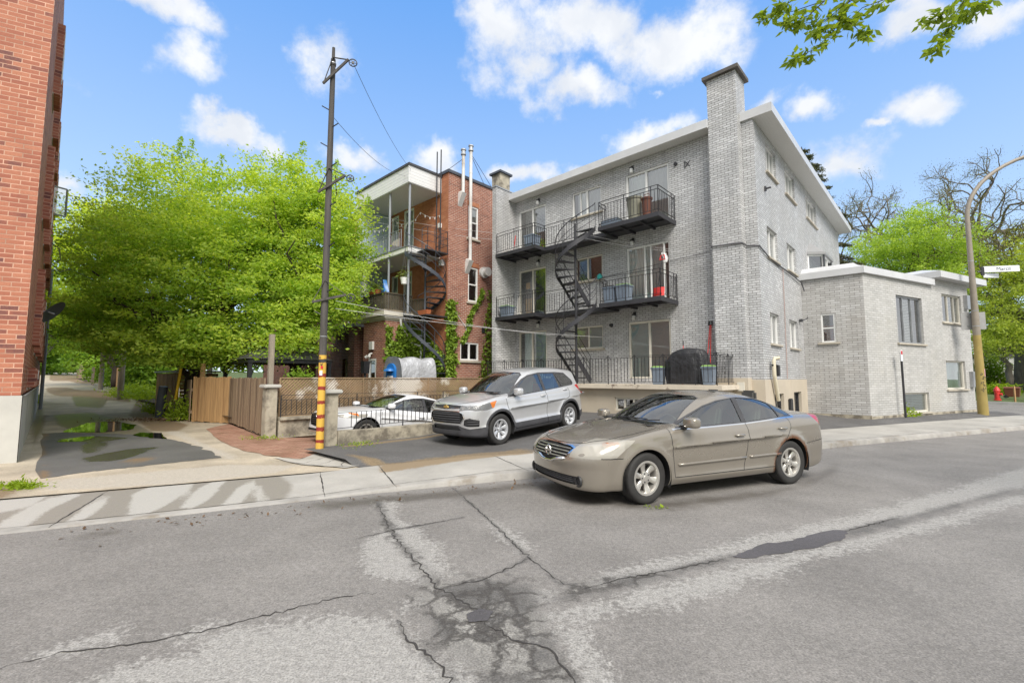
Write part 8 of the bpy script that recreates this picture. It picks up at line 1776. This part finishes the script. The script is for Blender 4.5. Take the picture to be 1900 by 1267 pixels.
def limb(mb, a, b, r0, r1, rg, n=7, wob=.12, sides=6):
    a, b = Vector(a), Vector(b); L = (b - a).length; pts = [a + (b - a) * (k / n) + Vector((rg.gauss(0, 1), rg.gauss(0, 1), rg.gauss(0, .6) + .35 * math.sin(math.pi * k / n))) * (wob * L * .3 * math.sin(math.pi * k / n)) for k in range(n + 1)]
    mb.tube(pts, [r0 + (r1 - r0) * k / n for k in range(n + 1)], sides); return pts
def leafy_tree(name, lab, base, ells, trunk_r, leaf, bark, n_cl, per, size, sig=(.30, .30, .16), seed=1, fork=.35, lean=(0, 0), limbs=16, cat='tree', shoots=(), group=None, shell=.40, twigs=2):
    t = thing(name, lab, cat, base, 0, group); rg = random.Random(seed); b = Vector(base)
    E_ = [(e[0] - b.x, e[1] - b.y, e[2] - b.z, e[3], e[4], e[5]) for e in ells]; top = max(e[2] + e[5] for e in E_); ctr = Vector(E_[0][:3]); fk = Vector((lean[0] + ctr.x * .25, lean[1] + ctr.y * .25, max(1.2, top * fork)))
    mb = MB(); tr = limb(mb, (0, 0, -.2), fk, trunk_r * 1.25, trunk_r * .8, rg, 8, .10, 12); tips = []
    P, tint, C_ = crown_points(E_, n_cl, per, sig, seed, shell)
    for k in range(limbs):
        q = Vector(C_[rg.randrange(len(C_))]); s = tr[rg.randrange(5, 9)]; pts = limb(mb, s, q, trunk_r * rg.uniform(.3, .55), .025, rg, 8, .22, 7)
        for _ in range(twigs):
            o_ = pts[rg.randrange(3, 8)]; near = min((Vector(c) for c in [C_[rg.randrange(len(C_))] for _ in range(30)]), key=lambda c: (c - o_).length); limb(mb, o_, near, .035, .010, rg, 5, .2, 5)
    mb.tube([fk, ctr + Vector((0, 0, E_[0][5] * .5))], [trunk_r * .8, .05], 8); mb.build('trunk', bark, t, smooth='all')
    for (x, y, z), h, w in shoots:
        n = int(130 * h); f = np.random.default_rng(int(x * 10) % 1000).random(n); S_ = np.random.default_rng(int(abs(z) * 100)).normal(size=(n, 3)) * w * (1.15 - f)[:, None] * (1, 1, .5); P = np.concatenate([P, S_ + (x - b.x, y - b.y, z - b.z) + np.outer(f, (0.12 * h, 0, h))]); tint = np.concatenate([tint, np.full(n, .25)])
    leaves('crown', leaf, P, size, t, tint, seed=seed, droop=.3); return t
def ell(u, v, d, rx, rz, ry=None): p = at_px(u, v, d); return (p.x, p.y, p.z, rx, ry or rx, rz)
def shoot(u, v, d, h, w=.22): p = at_px(u, v, d); return ((p.x, p.y, p.z), h, w)
# the big maple at the corner of the alley, and the one behind the pole
E1 = [ell(520, 640, 16.4, 1.3, .7), ell(400, 662, 17.6, 2.0, .6), ell(300, 640, 18.6, 3.0, .9), ell(220, 600, 21, 2.6, 1.7), ell(150, 580, 25, 2.6, 2.2), ell(430, 620, 17.6, 2.4, 1.1), ell(380, 470, 19.5, 4.3, 3.5), ell(270, 480, 20.5, 2.9, 3.1), ell(330, 390, 20, 2.7, 2.6), ell(450, 545, 18.5, 3.2, 2.5), ell(300, 590, 19.5, 3.2, 1.7), ell(480, 640, 17.6, 1.6, .8), ell(390, 640, 18.2, 2.6, .95), ell(210, 470, 22, 2.4, 2.6), ell(560, 600, 16.8, 1.3, 1.1), ell(450, 450, 18.5, 2.5, 2.2)]
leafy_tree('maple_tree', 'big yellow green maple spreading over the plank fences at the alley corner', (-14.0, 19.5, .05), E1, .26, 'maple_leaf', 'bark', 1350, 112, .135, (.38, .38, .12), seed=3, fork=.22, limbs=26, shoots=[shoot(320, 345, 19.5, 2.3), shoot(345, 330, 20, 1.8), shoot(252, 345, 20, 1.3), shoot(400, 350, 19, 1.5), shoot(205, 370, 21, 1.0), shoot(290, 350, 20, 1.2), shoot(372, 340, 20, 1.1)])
E2 = [ell(570, 450, 18.6, 2.4, 3.0), ell(520, 380, 19, 1.7, 2.1), ell(600, 380, 18.8, 1.5, 1.5), ell(640, 470, 18, 1.2, 2.0), ell(545, 545, 18, 2.2, 2.0), ell(600, 560, 17, 1.3, 1.6), ell(650, 540, 17.2, .8, 1.0)]
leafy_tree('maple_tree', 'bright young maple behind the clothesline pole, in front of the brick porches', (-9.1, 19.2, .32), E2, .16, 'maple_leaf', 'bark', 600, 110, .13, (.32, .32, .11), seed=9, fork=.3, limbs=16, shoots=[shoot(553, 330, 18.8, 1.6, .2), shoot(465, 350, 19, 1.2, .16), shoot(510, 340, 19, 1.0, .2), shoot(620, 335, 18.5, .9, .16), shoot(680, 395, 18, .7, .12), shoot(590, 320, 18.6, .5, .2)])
# alley trees
leafy_tree('alley_tree', 'pale yellow green tree standing behind the maple over the alley', at_px(215, 712, 33), [ell(165, 455, 32, 4.2, 3.4), ell(125, 520, 34, 3.2, 3.6), ell(230, 430, 33, 3.5, 2.7), ell(160, 570, 33, 3.4, 2.0)], .22, 'lime_leaf', 'bark', 900, 30, .21, seed=12, limbs=16, group='trees along the alley')
leafy_tree('alley_tree', 'dark slanting trunk with leafy crown beside the bright ground plants of the alley', at_px(241, 735, 38), [ell(190, 600, 38, 4.5, 2.6), ell(260, 590, 37, 3.6, 2.4), ell(130, 590, 42, 4.0, 2.4)], .32, 'maple_leaf', 'bark', 700, 30, .24, seed=14, limbs=12, fork=.55, lean=(-2.2, 0), group='trees along the alley')
leafy_tree('alley_tree', 'tree closing the tunnel of leaves far up the alley', at_px(165, 695, 70), [ell(150, 600, 70, 8, 5), ell(110, 590, 74, 6, 5), ell(200, 615, 66, 6, 4)], .35, 'maple_leaf', 'bark', 650, 26, .36, (.6, .6, .3), seed=16, limbs=10, group='trees along the alley')
leafy_tree('alley_tree', 'small tree leaning in over the left side of the alley beyond the brick building', W(-36, -15.2, .3), [ell(88, 590, 40, 2.6, 2.4), ell(100, 625, 42, 2.2, 1.6)], .18, 'dark_leaf', 'bark', 300, 30, .22, seed=18, limbs=8, group='trees along the alley')
for k, (u, v, d, rx, rz, lab) in enumerate(((215, 690, 52, 3.0, 1.6, 'dark bush under the trees on the right of the alley'), (250, 700, 44, 2.6, 1.8, 'leafy bush behind the pale timber pole by the alley'), (140, 690, 88, 4.5, 2.2, 'distant bush where the alley ends'), (270, 690, 36, 1.6, 2.0, 'bush between the slanting trunk and the orange shed'))):
    p = at_px(u, v, d); leafy_tree('bush', lab, (p.x, p.y, hrise((p - C0).dot(XL)) + .05), [(p.x, p.y, p.z + .3, rx, rx, rz)], .05, 'dark_leaf', 'bark', 240, 26, .02 * d * .2 + .12, (.35, .35, .25), seed=40 + k, limbs=6, cat='bush', group='bushes along the alley')
for k, (s_, n_, h_, lab) in enumerate(((-6, -19, 11, 'leafy street tree on the far side of the road behind the viewer, at the left'), (5, -20, 12, 'leafy street tree across the road directly behind the viewer'), (17, -19, 11, 'leafy street tree across the road behind the viewer, at the right'))):
    p = SN(s_, n_, 0); leafy_tree('street_tree', lab, tuple(p), [(p.x, p.y, h_ * .62, 4.2, 4.2, h_ * .34), (p.x + 2, p.y + 1, h_ * .5, 3, 3, 2.6), (p.x - 2.2, p.y - .5, h_ * .55, 3, 3, 2.6)], .25, 'bright_leaf', 'bark', 330, 24, .36, (.5, .5, .3), seed=110 + k, limbs=10, group='street trees across the road')
# a closed green backdrop where the alley runs out
for k, (u, v, d, rx, rz, lab) in enumerate(((110, 668, 118, 7, 6, 'tall bush at the very end of the alley'), (60, 660, 70, 4.5, 5, 'hedge behind the orange fence on the left of the alley'), (300, 668, 46, 3.2, 3.0, 'dense shrub in the yards behind the orange shed'), (200, 662, 60, 4.0, 2.6, 'dense shrub right of the alley beyond the timber pole'))):
    p = at_px(u, v, d); leafy_tree('bush', lab, (p.x, p.y, hrise(max(-140, (p - C0).dot(XL)))), [(p.x, p.y, p.z, rx, rx, rz)], .08, 'dark_leaf', 'bark', 330, 26, .05 + .006 * d, (.5, .5, .35), seed=140 + k, limbs=6, cat='bush', group='bushes along the alley')
# spruce behind the grey building
SPp = at_px(1510, 700, 34); SP = thing('spruce_tree', 'dark spruce rising behind the eaves of the grey building', 'tree', (SPp.x, SPp.y, .2))
H_ = 19.2; rg = np.random.default_rng(8); mb = MB(); mb.tube([(0, 0, 0), (0, 0, H_)], [.28, .03], 10); pts = []; tn = []
z = 5.0
while z < H_ - .4:
    rad = 6.3 * (1 - z / H_) ** .78 + .25; nb = 9
    for k in range(nb):
        if rg.random() < .12: continue
        a = rg.uniform(0, 6.283); L = rad * rg.uniform(.7, 1.15); e = (L * math.cos(a), L * math.sin(a), z - .28 * L + .1); mb.tube([(0, 0, z), (e[0] * .5, e[1] * .5, z - .05), e], [.05, .035, .012], 5)
        n = int(230 * L); f = rg.random(n) ** .7; w = .30 * (1.1 - f * .6); q = np.stack([f * e[0] + rg.normal(0, 1, n) * w * .55, f * e[1] + rg.normal(0, 1, n) * w * .55, z - .28 * L * f ** 1.3 - np.abs(rg.normal(0, 1, n)) * w * .45 + .1], 1); pts.append(q); tn.append(np.clip(rg.normal(.45, .2, n), 0, 1))
    z += rg.uniform(.42, .62)
mb.build('trunk', 'bark', SP); leaves('crown', 'needle', np.concatenate(pts), .17, SP, np.concatenate(tn), seed=4, aspect=.3, droop=.5)
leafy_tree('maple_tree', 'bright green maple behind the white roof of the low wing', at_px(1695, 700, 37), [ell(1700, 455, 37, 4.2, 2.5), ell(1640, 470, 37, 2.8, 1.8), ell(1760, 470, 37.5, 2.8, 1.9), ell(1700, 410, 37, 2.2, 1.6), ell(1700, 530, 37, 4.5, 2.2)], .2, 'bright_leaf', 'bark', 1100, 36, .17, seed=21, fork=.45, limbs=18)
# large trees just coming into leaf: limbs that fork and fork again
def open_tree(name, lab, base, h, spread, r0, leaf, bark, seed, levels=6, leaf_n=9, leaf_size=.2, first=.36, up=.45, lean=0.0):
    t = thing(name, lab, 'tree', base); rg = random.Random(seed); mb = MB(); tips = []
    def grow(p, d, L, r, lv):
        q = p; pts = [p]; dd = d.copy()
        for k in range(4):
            dd = (dd + Vector((rg.gauss(0, .22), rg.gauss(0, .22), rg.gauss(0, .16)))).normalized(); q = q + dd * L / 4; pts.append(q)
        mb.tube(pts, [r * (1 - .3 * k / 4) for k in range(5)], 8 if lv > 3 else 5, cap=False)
        if lv <= 2: tips.extend(pts[1:])
        if lv == 0: return
        n = 2 if rg.random() < .55 else 3
        for k in range(n):
            a = rg.uniform(0, 6.283); s = dd.cross(Vector((math.cos(a), math.sin(a), .3))).normalized(); nd = (dd * rg.uniform(.75, 1.0) + s * rg.uniform(.5, .95) * spread + Vector((0, 0, up * .25))).normalized()
            grow(q, nd, L * rg.uniform(.66, .86), r * rg.uniform(.60, .74), lv - 1)
    trk = Vector((lean, 0, h * first)); mb.tube([(0, 0, -.3), trk * .5 + Vector((.1, 0, 0)), trk], [r0 * 1.3, r0, r0 * .85], 12)
    for k in range(5):
        a = 6.283 * k / 5 + rg.uniform(-.4, .4); grow(trk, Vector((math.cos(a) * spread, math.sin(a) * spread, 1.0 * up + .35)).normalized(), h * .22, r0 * .5, levels)
    mb.build('trunk', bark, t, smooth='all'); T = np.array([tuple(p) for p in tips]); g = np.random.default_rng(seed); P = np.repeat(T, leaf_n, 0) + g.normal(0, .30, (len(T) * leaf_n, 3))
    leaves('crown', leaf, P, leaf_size, t, seed=seed, droop=.2); return t
p = at_px(1735, 700, 50); open_tree('oak_tree', 'tall nearly bare tree with dark forked limbs behind the bright maple', (p.x, p.y, .5), 24, 1.3, .62, 'bud_leaf', 'grey_bark', 5, 6, 7, .10, .40, .42)
p = at_px(1875, 705, 40); open_tree('oak_tree', 'wide old tree with heavy twisting limbs at the right edge', (p.x + 1.5, p.y, .5), 19, 1.4, .75, 'bud_leaf', 'grey_bark', 17, 6, 8, .10, .34, .30)
leafy_tree('linden_tree', 'yellow green leafy tree low over the far verge behind the lamp post', at_px(1872, 712, 39), [ell(1860, 560, 39, 3.2, 3.2), ell(1900, 500, 39, 3.4, 2.8), ell(1840, 620, 38.5, 2.0, 2.0), ell(1900, 620, 38, 2.6, 2.0), ell(1835, 500, 40, 2.0, 1.8)], .2, 'olive_leaf', 'grey_bark', 900, 34, .18, seed=24, limbs=14, shell=.45)
leafy_tree('linden_tree', 'taller light green tree further right beyond the frame edge', at_px(1980, 712, 44), [ell(1950, 500, 44, 4, 5), ell(2010, 430, 44, 4, 4)], .25, 'lime_leaf', 'grey_bark', 500, 26, .26, seed=25, limbs=10)
for k, (u, v, d, rx, rz, lab) in enumerate(((1838, 690, 43, 1.5, 2.2, 'dark green bush right beside the lamp post, behind the hydrant'), (1862, 712, 42.5, 1.4, .5, 'low green shrub in front of the pale garage'), (1856, 725, 36.0, .8, .25, 'low clump of weeds between the hydrant and the stake'))):
    p = at_px(u, v, d); leafy_tree('bush', lab, (p.x, p.y, .35), [(p.x, p.y, max(.5, p.z), rx, rx, rz)], .04, 'dark_leaf' if k == 0 else 'weed_leaf', 'bark', 160, 24, .2, (.3, .3, .2), seed=60 + k, limbs=5, cat='bush')
# the tree at the right of the viewer whose branch hangs into the picture
BR = thing('overhanging_tree', 'leafy branches hanging into the sky at the top right from a street tree', 'tree', (9.5, 3.6, .1)); bp = Vector((9.5, 3.6, .1)); mb = MB(); rg = random.Random(3); LP_ = []
mb.tube([(0, 0, 0), (.1, 0, 2.5), (-.1, .2, 5.5), (-.3, .5, 8.5)], [.24, .2, .17, .12], 12)
def px_line(pts, d): return [at_px(u, v, dd) - bp for (u, v), dd in zip(pts, np.linspace(*d, len(pts)))]
TW = [([(1700, -60), (1600, -20), (1530, 2), (1470, 22), (1425, 30)], (5.2, 5.8)), ([(1660, -60), (1580, -5), (1560, 30), (1545, 62), (1510, 92), (1478, 108)], (5.3, 5.6)), ([(1640, -40), (1560, 15), (1530, 40), (1480, 45)], (5.3, 5.7)), ([(1690, -40), (1640, 0), (1600, 15), (1575, 40)], (5.3, 5.5)),
      ([(1830, -60), (1795, -8), (1775, 25), (1758, 55), (1742, 85)], (5.2, 5.4)), ([(1820, -30), (1785, 0), (1745, 25), (1726, 36)], (5.3, 5.6)), ([(1880, -40), (1850, -5), (1815, 10), (1800, 25)], (5.2, 5.4)), ([(1560, 30), (1580, 45), (1600, 62)], (5.45, 5.5)), ([(1545, 62), (1530, 60), (1515, 58)], (5.5, 5.5)), ([(1500, -20), (1465, 5), (1450, 12)], (5.4, 5.6)), ([(1530, 2), (1500, 30), (1465, 40)], (5.4, 5.6))]
for pts, d in TW:
    L = px_line(pts, d); mb.tube(L, [.008 - .005 * k / (len(L) - 1) for k in range(len(L))], 5)
    for a, b in zip(L[1:-1] + [L[-1]], L[2:] + [L[-1] + (L[-1] - L[-2]) * .3]):
        for _ in range(28): LP_.append(tuple(a.lerp(b, rg.random()) + Vector((rg.gauss(0, .05), rg.gauss(0, .05), rg.gauss(-.01, .03)))))
for a, b in (((-.1, .2, 5.5), tuple(px_line([(1700, -60)], (5.2, 5.2))[0])), ((-.2, .3, 6.5), tuple(px_line([(1830, -60)], (5.2, 5.2))[0])), ((-.1, .2, 5.5), tuple(px_line([(1500, -20)], (5.4, 5.4))[0])), ((-.1, .2, 5.5), tuple(px_line([(1880, -40)], (5.2, 5.2))[0]))): limb(mb, a, b, .03, .008, rg, 8, .08, 6)
mb.build('trunk', 'bark', BR, smooth='all'); g = np.random.default_rng(9); top = g.normal(size=(6000, 3)) * (1.3, .7, 1.1) + (0.9, -2.6, 8.4)
leaves('crown', 'twig_leaf', np.array(LP_), .112, BR, seed=6, droop=.55, aspect=.42)
leaves('foliage', 'twig_leaf', top, .10, BR, seed=7, droop=.5, aspect=.42)
# ground plants
def clump(lab, c, n, sx, sy, h, size, mat='weed_leaf', seed=1, cat='plants', kind=None, name='weeds', along=False, drp=-.7):
    g = np.random.default_rng(seed); P = np.stack([g.normal(0, sx, n), g.normal(0, sy, n), np.abs(g.normal(0, h * .5, n))], 1)
    if along: P = np.stack([P[:, 0] * A2.x + P[:, 1] * A2N.x, P[:, 0] * A2.y + P[:, 1] * A2N.y, P[:, 2]], 1)
    o = leaves(name, mat, P, size, None, loc=c, seed=seed, droop=drp, aspect=.3 if drp else .6, kind=kind, flat=0 if drp else 6); tag(o, lab, cat); return o
clump('tuft of bright green grass at the foot of the left brick building', gp(40, 906, .05), 420, .15, .06, .08, .07, seed=1, cat='grass tuft', name='grass_tuft')
clump('green weeds growing at the base of the thin black sign post', gp(1678, 776, .13), 420, .20, .16, .34, .15, seed=2)
clump('small green weeds at the foot of the wing wall left of the sign post', gp(1658, 776, .13), 160, .10, .06, .18, .10, seed=3)
clump('leafy weeds beside the dark plank fence corner', W(-16.8, -10.6, .05), 700, .30, .18, .8, .16, seed=4)
clump('patch of glowing green ground plants under the slanting alley tree', W(-35.5, -9.6, hrise(-35.5) + .05), 4200, 3.4, .5, .6, .22, seed=5, along=True, kind='stuff', name='ground_cover')
clump('strip of weeds along the right edge of the alley near the shed', W(-22.0, -10.6, .05), 900, 2.0, .15, .3, .14, seed=6, along=True, kind='stuff', name='ground_cover')
clump('weeds along the foot of the left fence in the alley', W(-34, -14.3, .25), 900, 3.0, .10, .3, .16, seed=7, along=True, kind='stuff', name='ground_cover')
clump('weeds on the ledge of the low driveway wall near the crossover', W(-5.85, -6.6, .3), 140, .5, .04, .06, .07, seed=8)
clump('tiny weeds along the foot of the concrete pillar by the banded pole', W(-5.75, -9.5, .13), 160, .18, .25, .05, .06, seed=9)
clump('little weeds where brick paving meets the left pillar', W(-8.75, -10.4, .08), 140, .3, .1, .06, .07, seed=10)
clump('brown leaf litter on the soil beside the alley', W(-17.6, -11.1, .06), 700, 1.0, .35, .03, .08, 'bark_litter' if 'bark_litter' in MATS else (leaf_mat('bark_litter', (.06, .035, .02), (.20, .12, .06), .1) and 'bark_litter'), seed=11, kind='stuff', name='leaf_litter')
clump('fallen green leaves on the asphalt by the front wheel of the tan saloon', gp(1217, 941, .008), 16, .08, .04, .006, .06, seed=12, kind='stuff', name='leaf_litter', drp=0)
g = np.random.default_rng(77); LL = np.array([tuple(gp(g.uniform(560, 1000), 0, 0)) if False else tuple(SN(g.uniform(-2, 12), 6.55 - abs(g.normal(0, .25)), .006)) for _ in range(260)])
tag(leaves('leaf_litter', 'bark_litter', LL, .05, None, seed=13, droop=0, kind='stuff', flat=4), 'small dry leaves gathered in the gutter along the kerb', 'leaf litter')
# hedge of yard greenery glimpsed over the lattice, and far tree line
leafy_tree('bush', 'small shrub behind the lattice fence left of the banded pole', W(-11.2, -8.6, .32), [(*W(-11.2, -8.6, 1.5), .5, .5, .35)], .03, 'dark_leaf', 'bark', 50, 22, .11, (.12, .12, .1), seed=71, limbs=4, cat='bush')
FT = []
for k in range(26):
    a = R(-62 + 124 * k / 25); d = 150 + 20 * math.sin(k * 2.1); FT.append((d * math.sin(a), d * math.cos(a), 5.5 + 1.5 * math.sin(k * 1.3), 9, 9, 6.5))
P, tint, _ = crown_points(FT, 1500, 14, (1.6, 1.6, 1.0), 90); o = leaves('far_trees', 'dark_leaf', P, 1.5, None, tint, seed=91, kind='stuff'); tag(o, 'far line of trees closing the horizon between the houses', 'trees')
